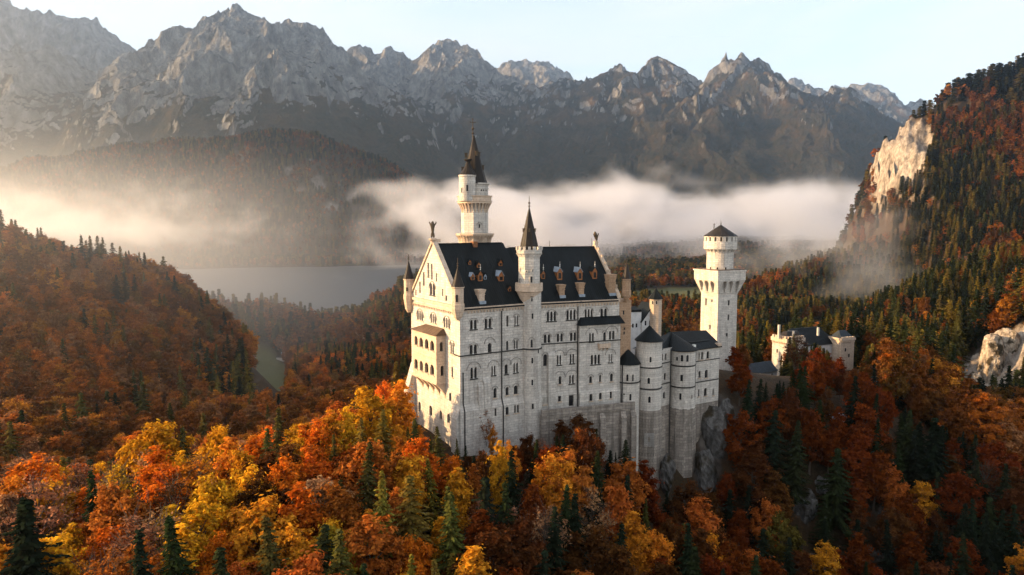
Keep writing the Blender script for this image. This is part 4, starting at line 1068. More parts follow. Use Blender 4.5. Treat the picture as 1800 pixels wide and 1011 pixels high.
g_.lathe(nc, [(Rn * 0.9, zz(358, YN)), (Rg * 0.98, zz(358, YN)), (Rg * 0.98, zz(355.5, YN)), (Rg * 1.02, zz(355, YN)), (Rg * 1.02, zz(353.8, YN)), (Rg * 0.96, zz(353.6, YN)), (Rg * 0.96, zz(346, YN)), (Rg * 1.02, zz(346, YN)), (Rg * 1.02, zz(344.4, YN)), (Rg * 0.9, zz(344.4, YN)), (Rg * 0.9, zz(353, YN)), (0.1, zz(353, YN))], n=28, cap=False)
g_.build('gallery', M['trim'], north)
dc = at(838.5, 330, YN + 0.6); Rd = 19.5 / 1250 * YN
d_ = MB(); d_.lathe(dc, [(Rd, zz(354, YN)), (Rd, zz(334, YN)), (Rd * 1.04, zz(333, YN)), (Rd * 1.04, zz(331, YN)), (Rd, zz(330, YN)), (Rd, zz(326, YN)), (Rd * 1.12, zz(324.5, YN)), (Rd * 1.12, zz(322, YN)), (Rd * 0.8, zz(321.5, YN))], n=24)
dro = d_.build('drum', M['lime'], north)
for px in (846, 850, 854): slit(dro, dc, Rd, px, 331.5, 336, 0.42, arch=False)
s_ = MB(); tip = at(831.3, 239, YN + 0.6); Rp = 24.0 / 1250 * YN
cN = at(833.5, 323, YN + 0.6)
zs0 = zz(323.5, YN); s_.lathe(cN, [(Rp, zs0), (Rp * 0.86, zz(313, YN)), (Rp * 0.46, zz(277, YN)), (0.22, tip[2])], n=8, rot=math.radians(12))
s_.build('spire', M['spire'], north)
for px, y, a in ((819.5, 273.5, math.pi * 1.0), (841.5, 272, math.radians(-25)), (813.5, 298, math.pi * 1.02), (848.5, 295, math.radians(-8)), (838, 270, math.radians(-75))):
    d_ = MB(); p = at(px, y, YN + 0.6 - (1.5 if a == math.radians(-75) else 0)); d_.box((p[0], p[1], p[2] - 0.6), 0.75, 0.6, 1.15, rot=a); d_.box((p[0], p[1], p[2] + 0.55), 1.0, 0.85, 0.16, rot=a); d_.build('dormer', M['bronze'], north)
f_ = MB(); finial(f_, tip, tip[2] - 0.2, zz(206, YN) - zz(239.5, YN), 0.22, cross=True); f_.build('finial_cross', M['bronze'], north)
tc = at(821.5, 330, YN - 3.0); Rt = 14.3 / 1250 * (YN - 3)
t_ = MB(); t_.lathe(tc, [(Rt, zz(354, YN)), (Rt, zz(313, YN)), (Rt * 1.07, zz(311.5, YN)), (Rt * 1.07, zz(309, YN)), (Rt * 0.9, zz(308.5, YN))], n=20)
tto = t_.build('side_turret', M['lime'], north)
for px, y0, y1, w in ((821.5, 325, 336, 0.5), (811.5, 330, 338.5, 0.4)): slit(tto, tc, Rt, px, y0, y1, w)
t_ = MB(); t_.lathe((tc[0] + 0.25, tc[1], 0), [(Rt * 1.07, zz(309, YN)), (Rt * 0.55, zz(298, YN)), (Rt * 0.22, zz(287.5, YN)), (Rt * 0.2, zz(286, YN)), (Rt * 0.5, zz(283.5, YN)), (Rt * 0.5, zz(281.5, YN)), (0.1, zz(281, YN))], n=14); t_.build('roof', M['spire'], tto)
slit(north, nc, Rn * 0.97, 842.5, 394, 400.5, 0.45, hood=True)

# ------------------------------------------------------------------ square tower
YQ = 232.0
qc = at(1261.3, 560, YQ)
Q1 = Frame(qc, 66.0); Q2 = Frame(qc, 66.0 - 90, flip=True)
square = empty('square_tower', (qc[0], qc[1], -52), 'white square tower with machicolated top and smaller round lookout above', 'tower')
SQ = Q1.pix(1295.5, 540)[0]
LQ = Q2.pix(1232, 540)[0]
zq = lambda y: zz(y, YQ)
hq1, hq2 = [], []
for px, y0, y1 in ((1281, 528, 537), (1280.5, 553, 563), (1277.5, 586, 592)): win(square, Q1, hq1, px - 1.6, px + 1.6, y0, y1, 1, 0, False, rect=True)
for px, y0, y1 in ((1241, 524.5, 537), (1251.5, 526, 531), (1248, 571, 579)): win(square, Q2, hq2, px - 1.3, px + 1.3, y0, y1, 1, 0, False, rect=True)
s_ = MB(); zT = zq(492)
panel(s_, Q1, [(0, -66), (SQ, -66), (SQ, zT), (0, zT)], hq1); panel(s_, Q2, [(0, -66), (LQ, -66), (LQ, zT), (0, zT)], hq2)
P = Q1.P
s_.quad(P(SQ, 0, -66), P(SQ, -LQ, -66), P(SQ, -LQ, zT), P(SQ, 0, zT)); s_.quad(P(0, -LQ, -66), P(SQ, -LQ, -66), P(SQ, -LQ, zT), P(0, -LQ, zT))
s_.build('shaft', M['lime'], square)
ovq = 1.75; t_ = MB()
Q3 = Frame(Q1.P(SQ, 0, 0), 66.0 - 90); Q4 = Frame(Q1.P(0, -LQ, 0), 66.0); Q4.n = -Q4.n
for fr, L_ in ((Q1, SQ), (Q2, LQ), (Q3, LQ), (Q4, SQ)): 
    sl_ = Slant(fr, zq(519), zq(492.8), ovq); wa = L_ * 0.235
    hs_ = [arch_poly(L_ * (0.17 + 0.33 * k) - wa / 2, L_ * (0.17 + 0.33 * k) + wa / 2, zq(515), zq(494.5)) for k in range(3)]
    panel(t_, sl_, [(0, zq(519)), (L_, zq(519)), (L_ + ovq, zq(492.8)), (-ovq, zq(492.8))], hs_, depth=1.1)
za_, zb_ = zq(493), zq(478)
t_.fbox(Q1, -ovq, SQ + ovq, -LQ - ovq, ovq, za_, zb_); t_.fbox(Q1, -ovq - 0.25, SQ + ovq + 0.25, -LQ - ovq - 0.25, ovq + 0.25, zb_ + 0.003, zb_ + 0.45)
t_.build('machicolation', M['lime'], square)
mq = np.array(Q1.P(SQ / 2, -LQ / 2, 0)); mq = np.array([*at(1265.5, 460, mq[1])[:2], 0]); Rq = 22.8 / 1250 * mq[1]; Rq2 = 28.3 / 1250 * mq[1]
zq2 = lambda y: zz(y, mq[1])
t_ = MB(); t_.fbox(Q1, -ovq + 0.3, SQ + ovq - 0.3, -LQ - ovq + 0.3, ovq - 0.3, zb_ + 0.46, zb_ + 0.7); t_.build('platform', M['copper_roof'], square)
l_ = MB(); l_.lathe(mq, [(Rq, zb_ + 0.4), (Rq, zq2(452)), (Rq * 1.02, zq2(452)), (Rq, zq2(451)), (Rq, zq2(436)), (Rq * 0.98, zq2(434))], n=28); lko = l_.build('lookout', M['lime'], square)
l_ = MB(); round_arcade(l_, mq, Rq, Rq2, zq2(446), zq2(436.5), 22); l_.lathe(mq, [(Rq * 0.9, zq2(437.5)), (Rq2, zq2(437.5)), (Rq2, zq2(433)), (Rq2 * 1.01, zq2(432)), (Rq2, zq2(431)), (Rq2, zq2(424))], n=28, cap=False)
for k in range(18):     # merlons under the roof
    a = 2 * math.pi * (k + 0.3) / 18; f = Frame((mq[0] + Rq2 * math.cos(a), mq[1] + Rq2 * math.sin(a)), 0); f.n = np.array([math.cos(a), math.sin(a)]); f.a = np.array([-math.sin(a), math.cos(a)])
    l_.fbox(f, -0.62, 0.62, -0.55, -0.02, zq2(424.2), zq2(415.5))
l_.lathe(mq, [(Rq2, zq2(416.5)), (Rq2 * 1.01, zq2(415))], n=28, cap=False); l_.build('parapet', M['lime'], lko)
l_ = MB(); l_.lathe(mq, [(Rq2 - 0.7, zq2(437)), (Rq2 - 0.7, zq2(415))], n=20); l_.build('inner_room', M['glass'], lko)
l_ = MB(); l_.lathe(mq, [(Rq2 * 1.06, zq2(415.2)), (Rq2 * 0.98, zq2(413.5)), (0.15, zq2(395.5))], n=14); l_.build('roof', M['spire'], lko)
f_ = MB(); finial(f_, mq, zq2(396), zq2(387.5) - zq2(396), 0.13); p = at(1255, 405, mq[1] - 1); f_.tube([(p[0], p[1], p[2] - 1), (p[0], p[1], zq2(394))], 0.13, 6); f_.box((p[0], p[1], zq2(394.8)), 0.45, 0.45, 0.25); f_.build('finial', M['bronze'], lko)
for px, y0, y1, w in ((1249, 469.5, 477, 0.5), (1261, 470, 476.5, 0.5), (1275.5, 470, 477, 0.5)): slit(lko, mq, Rq, px, y0, y1, w, arch=False)

# ------------------------------------------------------------------ turreted wing on its tall footings
YW = 183.0
zw = lambda y, Y=YW: zz(y, Y)
uc = at(1140.5, 650, YW); Ru_ = 22.6 / 1250 * YW
bc = at(1199.5, 650, 189.5); Rb_ = 22.5 / 1250 * 189.5
Fw = Frame(at(1221.5, 650, 190.5), 58.0); Lw = Fw.pix(1264, 640)[0]
wing = empty('turreted_wing', (uc[0], uc[1], -70), 'pale wing with conical roofed turret and rounded bays on tall rubble footings', 'building')
z1c = [zw(655), zw(691)]; zfoot = zw(716)
w_ = MB(); w_.lathe(uc, [(Ru_ * 1.0, zfoot - 0.2), (Ru_, zw(599))], n=32); w_.lathe(uc, [(Ru_, zw(600)), (Ru_ * 1.05, zw(598.5)), (Ru_ * 1.05, zw(597)), (Ru_ * 0.9, zw(596.5))], n=32, cap=False)
tur = w_.build('turret', M['lime'], wing)
w_ = MB(); w_.lathe(uc, [(Ru_ * 1.15, zw(598)), (Ru_ * 1.13, zw(596.5)), (Ru_ * 0.5, zw(583)), (0.1, zw(572))], n=32); w_.build('roof', M['roof'], tur)
f_ = MB(); finial(f_, uc, zw(573), 0.9, 0.08); f_.build('finial', M['bronze'], tur)
for px, y0, y1, w in ((1143.5, 627.5, 637, 0.5), (1140.3, 664, 674.5, 0.62), (1141.5, 697, 708, 0.62)): slit(tur, uc, Ru_, px, y0, y1, w, arch=y0 > 640)
# second rounded bay, the flat front and the core behind them
zb_f = zw(706, 190)
w_ = MB(); w_.lathe(bc, [(Rb_ * 1.06, zfoot - 1.5), (Rb_ * 1.04, zfoot), (Rb_, zfoot + 1.5), (Rb_, zz(613.5, 189.5))], n=32); bow = w_.build('bay', M['lime'], wing)
for px, y0, y1, w in ((1190.3, 627, 634, 0.5), (1198.8, 624, 635.5, 0.65), (1208.3, 624, 636, 0.65), (1198.2, 659, 670, 0.62), (1196, 691.5, 703, 0.55), (1216, 694, 701, 0.3)): slit(bow, bc, Rb_, px, y0, y1, w, arch=y0 < 650)
hw = []
for x0, x1, y0, y1 in ((1228, 1230.3, 620, 632), (1232.7, 1236.6, 618.5, 632), (1242, 1247, 617.5, 630.4), (1228, 1231.8, 652, 664.4), (1238.9, 1244.4, 650, 664.2), (1226.8, 1229.6, 684.5, 697), (1237.6, 1242.8, 682, 696), (1252.5, 1255.4, 683.5, 695)): win(wing, Fw, hw, x0, x1, y0, y1, 1, 0, True)
zwe = Fw.pix(1245, 611)[1]
w_ = MB(); zf_b = Fw.pix(1245, 707)[1]
panel(w_, Fw, [(-1, zf_b), (Lw, zf_b), (Lw, zwe), (-1, zwe)], hw)
P = Fw.P
w_.quad(P(Lw, 0, zf_b - 4), P(Lw, -10, zf_b - 4), P(Lw, -10, zwe), P(Lw, 0, zwe))
pL = at(1162, 650, 185.5); pR = at(1180, 650, 188.5); Gp = Frame(pL, math.degrees(math.atan2(pR[0] - pL[0], pR[1] - pL[1]))); Lg = float(np.linalg.norm((pR - pL)[:2]))
hgp = []
for x0, x1, y0, y1 in ((1163.3, 1165.6, 622.5, 634), (1168.4, 1171.8, 621.5, 633.5), (1167, 1171, 655.5, 668), (1165.6, 1169.6, 689, 701)): win(wing, Gp, hgp, x0, x1, y0, y1, 1, 0, False)
panel(w_, Gp, [(-2.0, -72), (Lg + 1.5, -72), (Lg + 1.5, zw(612, 187)), (-2.0, zw(612, 187))], hgp)
back = [Gp.P(-1, -8, 0), Fw.P(Lw, -10, 0)]
w_.quad((back[0][0], back[0][1], -60), (back[1][0], back[1][1], -60), (back[1][0], back[1][1], zwe), (back[0][0], back[0][1], zwe))
wwall = w_.build('wall', M['lime'], wing)
t_ = MB()
for ya, yb in ((642, 679),):
    for y_ in (ya, yb):
        z_ = zw(y_ + 1.5)
        t_.lathe(uc, [(Ru_, z_ - 0.1), (Ru_ + 0.18, z_), (Ru_ + 0.18, z_ + 0.25), (Ru_, z_ + 0.3)], n=32, cap=False)
        zb2 = zz(y_ - 1.5, 189.5); t_.lathe(bc, [(Rb_, zb2 - 0.1), (Rb_ + 0.18, zb2), (Rb_ + 0.18, zb2 + 0.25), (Rb_, zb2 + 0.3)], n=32, cap=False)
        t_.fbox(Gp, -1.5, Lg + 1, -0.1, 0.17, z_ + 0.01, z_ + 0.26); t_.fbox(Fw, -0.6, Lw + 0.1, -0.1, 0.17, zb2 + 0.4, zb2 + 0.65)
t_.build('string_course', M['pipe'], wing)
t_ = MB(); t_.lathe(bc, [(Rb_, zz(616, 189.5)), (Rb_ + 0.3, zz(614.5, 189.5)), (Rb_ + 0.3, zz(613, 189.5))], n=32, cap=False); t_.fbox(Fw, -0.6, Lw + 0.25, -0.2, 0.3, zwe - 0.4, zwe - 0.02); t_.fbox(Fw, Lw - 0.9, Lw + 0.4, -1.2, 0.4, zwe, zwe + 0.8); t_.build('cornice', M['trim'], wing)
# roofs: hipped over the flat part, half-cone over the bay
r1 = at(1180, 583.5, 195.5); r2 = at(1241, 580.5, 201.5)
e0 = np.array(Gp.P(-1, 0.4, zw(612, 187) + 0.1)); e1 = np.array(Fw.P(0, 0.5, zwe)); e2 = np.array(Fw.P(Lw + 0.5, 0.5, zwe)); e3 = np.array(Fw.P(Lw + 0.5, -10.5, zwe)); e4 = np.array(Gp.P(-1, -9, zwe))
r_ = MB(); arc = []
for k in range(11):
    a = math.radians(-175 + 150 * k / 10); arc.append((bc[0] + (Rb_ + 0.45) * math.cos(a), bc[1] + (Rb_ + 0.45) * math.sin(a), zz(613, 189.5)))
ring = [tuple(e0)] + arc + [tuple(e1 + (e2 - e1) * 0.1), tuple(e2)]
rb_ = len(ring)
r_.add(ring + [tuple(r1), tuple(r2)], [(i, i + 1, rb_) for i in range(rb_ - 2)] + [(rb_ - 2, rb_ - 1, rb_ + 1, rb_)])
r_.add([tuple(e2), tuple(e3), tuple(r2)], [(0, 1, 2)]); r_.add([tuple(e3), tuple(e4), tuple(r1), tuple(r2)], [(0, 1, 2, 3)]); r_.add([tuple(e4), tuple(e0), tuple(r1)], [(0, 1, 2)])
r_.add([(x, y, z - 0.25) for x, y, z in ring] + ring, [(i, i + 1, rb_ + i + 1, rb_ + i) for i in range(rb_ - 1)])
r_.build('roof', M['roof'], wing)
# a long lean dormer on the roof and a small chimney
d_ = MB(); q0, q1 = Fw.pix(1214, 607, -2.0)[0], Fw.pix(1247, 604, -2.0)[0]; zd = Fw.pix(1230, 606, -2.0)[1]
d_.box8([Fw.P(q0, -2.0, zd - 0.4), Fw.P(q1, -2.0, zd - 0.4), Fw.P(q1, -6.5, zd + 0.5), Fw.P(q0, -6.5, zd + 0.5), Fw.P(q0, -2.0, zd + 0.9), Fw.P(q1, -2.0, zd + 0.9), Fw.P(q1, -6.5, zd + 2.1), Fw.P(q0, -6.5, zd + 2.1)]); d_.build('dormer', M['roof'], wing)
d_ = MB(); q0 = Fw.pix(1222, 610, -0.3)[0]; d_.fbox(Fw, q0 - 0.6, q0 + 0.1, -0.9, -0.1, zwe - 0.3, zwe + 1.2); d_.build('chimney', M['white'], wing)
# low bowed annexe next to the palace
ac = at(1103.5, 670, 181); Ra = 21.0 / 1250 * 181
w_ = MB(); w_.lathe(ac, [(Ra, -72), (Ra, zz(642.5, 178))], n=28); ann = w_.build('annexe', M['lime'], wing)
w_ = MB(); w_.lathe(ac, [(Ra * 1.08, zz(642.5, 178)), (Ra * 0.6, zz(629, 178)), (0.1, zz(618, 178))], n=28); w_.build('roof', M['roof'], ann)
t_ = MB(); z_ = zz(674.5, 178); t_.lathe(ac, [(Ra, z_ - 0.1), (Ra + 0.2, z_), (Ra + 0.2, z_ + 0.25), (Ra, z_ + 0.3)], n=28, cap=False); t_.build('string_course', M['pipe'], ann)
for px, y0, y1, w in ((1102.8, 658, 670, 0.5), (1112.3, 658, 670, 0.45), (1108, 692.5, 704, 0.55)): slit(ann, ac, Ra, px, y0, y1, w)
w_ = MB(); w_.lathe((0, 0, 0), [(0.22, 0), (0.22, 0.06)], n=10); fr = tower_frame(ac, Ra, 1097, 693); z_ = fr.pix(1097, 693)[1]; w_.v = [fr.P(x, 0.02 + q, z_ + y) for x, y, q in w_.v]; w_.build('opening', M['glass'], ann)
# footings
w_ = MB(); w_.lathe(uc, [(Ru_ * 1.14, -88), (Ru_ * 1.10, -72), (Ru_ * 1.06, zfoot - 0.2), (Ru_ * 0.9, zfoot)], n=30); w_.build('footing', M['rubble'], wing)
w_ = MB(); w_.lathe(bc, [(Rb_ * 1.30, -86), (Rb_ * 1.24, -70), (Rb_ * 1.1, zfoot - 1.3), (Rb_ * 0.9, zfoot - 1.0)], n=10, rot=0.3); w_.build('footing', M['rubble'], wing)
w_ = MB(); w_.fbox(Gp, -1.5, Lg + 1.5, -3, 0.25, -86, zfoot - 0.5); w_.build('footing', M['rubble'], wing)
w_ = MB(); w_.fbox(Fw, -1, Lw - 0.05, -9.9, -0.08, -80, zf_b + 0.001); w_.build('footing', M['rubble'], wing)
w_ = MB(); fr = tower_frame(uc, Ru_ * 1.09, 1141, 775); z0 = fr.pix(1141, 785)[1]; z1 = fr.pix(1141, 762)[1]
w_.fbox(fr, -1.3, 1.3, -0.5, 0.1, z0, z1); nb_ = w_.build('blocked_opening', M['grey_trim'], wing)
w_ = MB(); w_.add([fr.P(q, 0.11, z) for q, z in arch_poly(-0.3, 0.3, z0 + 1.2, z1 - 0.8)], [tuple(range(10))]); w_.build('opening', M['rubble'], nb_)
for px, d in ((1094.2, -0.1), (1116.5, 0.35)):
    fr = tower_frame(ac, Ra, 1094.5 if px < 1100 else 1115, 680)
    p = [(*at(px, 640, 178.5 if px < 1100 else 178.6)[:2], z) for z in (-64, zz(642, 178.5))]; MB().tube(p, 0.16, 6).build('drainpipe', M['pipe'], wing)
p = at(1178.8, 650, 186.7); MB().tube([(p[0], p[1], -72), (p[0], p[1], zw(613, 187))], 0.15, 6).build('drainpipe', M['pipe'], wing)
p = at(1222.3, 650, 189.9); MB().tube([(p[0], p[1], zf_b), (p[0], p[1], zwe - 0.4)], 0.13, 6).build('drainpipe', M['pipe'], wing)

# ------------------------------------------------------------------ terrace and its retaining wall
T = Frame(B.P(2.2, 3.4, 0), 69.0 + 2)
LT = T.pix(1116, 712)[0]; zt0 = T.pix(958, 722)[1]; zt1 = T.pix(1112, 709)[1]; zt_ = (zt0 + zt1) / 2
terr = empty('terrace_wall', T.P(LT / 2, 0, -60), 'grey buttressed retaining wall carrying a terrace with parapet below the palace', 'retaining wall')
w_ = MB(); w_.fbox(T, -1.0, LT, -5.5, 0, -82, zt_ - 1.3); w_.build('wall', M['rubble'], terr)
w_ = MB(); w_.fbox(T, -1.0, LT, -0.35, 0.12, zt_ - 1.28, zt_ + 0.0); w_.fbox(T, -1.0, LT, -0.5, 0.28, zt_ + 0.003, zt_ + 0.2); w_.fbox(T, -1.0, LT, -0.1, 0.3, zt_ - 1.5, zt_ - 1.29); w_.build('parapet', M['rubble'], terr)
for q in (LT * 0.30, LT * 0.62, LT * 0.86, LT - 0.6):
    w_ = MB(); buttress(w_, T, q - 0.7, q + 0.7, zt_ - 1.6, 0.9, -82, 1.6); w_.build('buttress', M['rubble'], terr)

# ------------------------------------------------------------------ white house with stepped gable and small turret behind the palace
YH = 214.0
hc = at(1140, 580, YH); Hf = Frame(at(1108, 580, YH - 3), 72.0)
house = empty('gabled_house', (hc[0], hc[1], -52), 'small white gabled house with a pointed turret between palace and square tower', 'house')
h1 = Hf.pix(1127, 580)[0]; h2 = Hf.pix(1163, 580)[0]; hz = lambda y: Hf.pix(1130, y)[1]
w_ = MB(); w_.fbox(Hf, 0, h1, -7, 0, -60, hz(548)); w_.fbox(Hf, h1, h2 - 0.4, -7, 0.4, -60, hz(566))
hg = (h1 + h2 - 0.4) / 2
w_.add([Hf.P(h1, 0.4, hz(566)), Hf.P(h2 - 0.4, 0.4, hz(566)), Hf.P(hg + 0.6, 0.4, hz(537)), Hf.P(h1, -7, hz(566)), Hf.P(h2 - 0.4, -7, hz(566)), Hf.P(hg + 0.6, -7, hz(537))], [(0, 1, 2), (5, 4, 3), (0, 2, 5, 3), (1, 4, 5, 2)])
w_.build('wall', M['plaster'], house)
for q, z, w, h in ((0.8, hz(575), 0.5, 1.2), (2.0, hz(575), 0.5, 1.2), (h1 + 1.2, hz(572), 0.5, 1.4), (h1 + 2.7, hz(572), 0.5, 1.4), (hg, hz(555), 0.5, 1.2)):
    m_ = MB(); m_.fbox(Hf, q - w / 2, q + w / 2, 0.3 if q > h1 else -0.1, 0.46 if q > h1 else 0.06, z, z + h); m_.build('window', M['glass'], house)
r_ = MB(); P = Hf.P
for k in range(5):
    r_.fbox(Hf, 0.3 + k * h1 / 5.5, 0.9 + k * h1 / 5.5, -0.4, 0.1, hz(548), hz(548) + 0.7)
r_.box8([P(-0.2, -7, hz(548)), P(h1, -7, hz(548)), P(h1, 0.2, hz(548)), P(-0.2, 0.2, hz(548)), P(0.4, -4, hz(541)), P(h1, -4, hz(541)), P(h1, -3.5, hz(541)), P(0.4, -3.5, hz(541))])
r_.build('roof', M['roof'], house)
r_ = MB()
for s, qa in ((-1, h1 - 0.3), (1, h2)):
    r_.box8([P(qa, 0.7, hz(567)), P(hg + 0.6, 0.7, hz(536.5)), P(hg + 0.6, -7, hz(536.5)), P(qa, -7, hz(567)), P(qa, 0.7, hz(565)), P(hg + 0.6, 0.7, hz(533.8)), P(hg + 0.6, -7, hz(533.8)), P(qa, -7, hz(565))])
r_.build('gable_roof', M['roof'], house)
kc = at(1152.5, 540, YH - 1); Rk = 11.0 / 1250 * YH
w_ = MB(); w_.lathe(kc, [(Rk, -56), (Rk, zz(527, YH)), (Rk * 1.1, zz(525, YH)), (Rk * 1.1, zz(524, YH))], n=8, rot=0.3); kt = w_.build('turret', M['trim'], house)
w_ = MB(); w_.lathe(kc, [(Rk * 1.28, zz(524.5, YH)), (Rk * 0.55, zz(514, YH)), (0.06, zz(505.5, YH))], n=8, rot=0.3); w_.build('roof', M['roof'], kt)
for px in (1147.5, 1154): slit(kt, kc, Rk * 0.95, px, 529, 535, 0.45)

# ------------------------------------------------------------------ gatehouse down the ridge
YG = 285.0
gc = at(1430, 640, YG)
gate = empty('gatehouse', (gc[0], gc[1], -70), 'battlemented cream gatehouse with dark roof half hidden by rust trees', 'building')
g0 = at(1382, 640, YG - 8); F1 = Frame(g0, 66); F2 = Frame(g0, 66 - 90, flip=True)
gz = lambda y: zz(y, YG - 8)
w_ = MB(); Lg1 = F1.pix(1412, 620)[0]; Lg2 = F2.pix(1357, 620)[0]
w_.fbox(F1, 0, Lg1, -Lg2, 0, -92, gz(603)); w_.build('tower', M['lime'], gate)
w_ = MB()
for fr, L_ in ((F1, Lg1), (F2, Lg2)):
    w_.fbox(fr, -0.4, L_ + 0.4, -0.6, 0.5, gz(603), gz(596)); corbel_row(w_, fr, 0, L_, gz(603), step=0.8, w=0.4, h=0.8, d1=0.45)
    n_ = int(L_ / 1.4)
    for k in range(n_): w_.fbox(fr, (k + 0.2) * L_ / n_, (k + 0.75) * L_ / n_, -0.4, 0.48, gz(596), gz(592))
w_.build('battlement', M['trim'], gate)
m1 = Frame(F1.P(Lg1, -2.0, 0), 66); Lm = m1.pix(1470, 620)[0]
w_ = MB(); w_.fbox(m1, 0, Lm, -11, 0, -92, gz(612)); w_.add([m1.P(0, 0, gz(612)), m1.P(0, -11, gz(612)), m1.P(0, -5.5, gz(587))], [(0, 1, 2)]); w_.build('wall', M['plaster'], gate)
r_ = MB(); P = m1.P
r_.box8([P(-0.4, 0.5, gz(614)), P(Lm + 1, 0.5, gz(614)), P(Lm + 1, -11.5, gz(614)), P(-0.4, -11.5, gz(614)), P(-0.4, -5.2, gz(585)), P(Lm - 5, -5.2, gz(585)), P(Lm - 5, -5.8, gz(585)), P(-0.4, -5.8, gz(585))])
r_.build('roof', M['roof'], gate)
r_ = MB(); r_.box8([F1.P(0.5, -0.6, gz(597)), F1.P(Lg1, -0.6, gz(597)), F1.P(Lg1, -Lg2 + 0.6, gz(597)), F1.P(0.5, -Lg2 + 0.6, gz(597)), F1.P(3, -3, gz(586)), F1.P(Lg1, -3, gz(586)), F1.P(Lg1, -Lg2 + 3, gz(586)), F1.P(3, -Lg2 + 3, gz(586))]); r_.build('roof', M['spire'], gate)
g2 = at(1478, 620, YG); F3 = Frame(g2, 70); Lg3 = F3.pix(1501, 620)[0]
w_ = MB(); w_.fbox(F3, 0, Lg3, -6.5, 0, -94, gz(605)); w_.fbox(F3, -0.35, Lg3 + 0.35, -6.8, 0.35, gz(605), gz(601)); corbel_row(w_, F3, 0, Lg3, gz(606), step=0.8, w=0.4, h=0.7, d1=0.4)
for k in range(5): w_.fbox(F3, (k + 0.2) * Lg3 / 5, (k + 0.75) * Lg3 / 5, -0.4, 0.33, gz(601), gz(598.5))
w_.build('tower', M['trim'], gate)
r_ = MB(); r_.box8([F3.P(0.1, -0.3, gz(601)), F3.P(Lg3 - 0.1, -0.3, gz(601)), F3.P(Lg3 - 0.1, -6.2, gz(601)), F3.P(0.1, -6.2, gz(601)), F3.P(1.5, -2.8, gz(589)), F3.P(Lg3 - 2, -2.8, gz(589)), F3.P(Lg3 - 2, -3.4, gz(589)), F3.P(1.5, -3.4, gz(589))]); r_.build('roof', M['blue_roof'], gate)
for px, y0, y1 in ((1369, 571, 591), (1394.5, 582, 592), (1438, 576, 586)):
    p = at(px, y1, YG - 6 if px < 1400 else YG); w_ = MB(); w_.box((p[0], p[1], p[2] - 1), 0.75, 0.75, zz(y0, p[1]) - p[2] + 1, rot=0.4); w_.build('chimney', M['lime'], gate)
for px, y0, y1 in ((1486, 612, 618), (1492, 621, 628)):
    q, z0 = F3.pix(px, y1); w_ = MB(); w_.fbox(F3, q - 0.35, q + 0.35, -0.1, 0.03, z0, z0 + 1.4); w_.build('window', M['glass'], gate)
for px, y0 in ((1366, 620), (1374, 632)):
    q, z0 = F2.pix(px, y0); w_ = MB(); w_.fbox(F2, q - 0.35, q + 0.35, -0.1, 0.03, z0, z0 + 1.5); w_.build('window', M['glass'], gate)

# low connecting building and courtyard wall between the wing and the gatehouse
yc = at(1340, 660, 262)
conn = empty('connecting_building', (yc[0], yc[1], -68), 'low dark roofed building with pale wall beside the gatehouse', 'building')
F5 = Frame(at(1318, 660, 255), 60); L5 = F5.pix(1366, 655)[0]; z5 = F5.pix(1340, 655)[1]
w_ = MB(); w_.fbox(F5, 0, L5, -7, 0, -84, z5); w_.build('wall', M['plaster'], conn)
r_ = MB(); P = F5.P; r_.box8([P(-0.4, 0.6, z5), P(L5, 0.6, z5), P(L5, -7.5, z5), P(-0.4, -7.5, z5), P(0.5, -3.2, z5 + 3.0), P(L5, -3.2, z5 + 3.0), P(L5, -3.6, z5 + 3.0), P(0.5, -3.6, z5 + 3.0)]); r_.build('roof', M['blue_roof'], conn)
for k in range(4): w_ = MB(); q = 1 + k * L5 / 4.2; w_.fbox(F5, q, q + 0.8, -0.1, 0.05, z5 - 2.4, z5 - 0.9); w_.build('window', M['glass'], conn)

# ------------------------------------------------------------------ small things down the slopes
hut_p = at(1478, 750, 205)
hut = empty('viewing_hut', (hut_p[0], hut_p[1], hut_p[2] - 1), 'small grey open hut on a railed platform among dark trees', 'hut')
hf = Frame(at(1464, 750, 205), 75)
w_ = MB(); w_.fbox(hf, -1.0, 7.0, -3.5, 1.0, -90, hf.pix(1478, 752)[1]); w_.build('platform', M['rubble'], hut)
zp = hf.pix(1478, 752)[1]
w_ = MB(); w_.fbox(hf, 0.3, 0.6, -3, 0, zp, zp + 3.2); w_.fbox(hf, 3.6, 3.9, -3, 0, zp, zp + 3.2); w_.fbox(hf, 0.6, 3.6, -3, -2.7, zp, zp + 3.2); w_.fbox(hf, 0.6, 1.3, -0.3, 0, zp, zp + 3.2); w_.build('wall', M['plaster'], hut)
w_ = MB(); w_.box8([hf.P(-0.2, 0.5, zp + 3.2), hf.P(4.4, 0.5, zp + 3.2), hf.P(4.4, -3.5, zp + 3.2), hf.P(-0.2, -3.5, zp + 3.2), hf.P(1.0, -1.3, zp + 4.6), hf.P(3.2, -1.3, zp + 4.6), hf.P(3.2, -1.6, zp + 4.6), hf.P(1.0, -1.6, zp + 4.6)]); w_.build('roof', M['lead'], hut)
w_ = MB(); w_.fbox(hf, -0.9, 6.9, 0.85, 0.95, zp + 0.95, zp + 1.05)
for k in range(8): w_.fbox(hf, -0.9 + k * 1.1, -0.82 + k * 1.1, 0.86, 0.94, zp, zp + 0.95)
w_.build('railing', M['pipe'], hut)

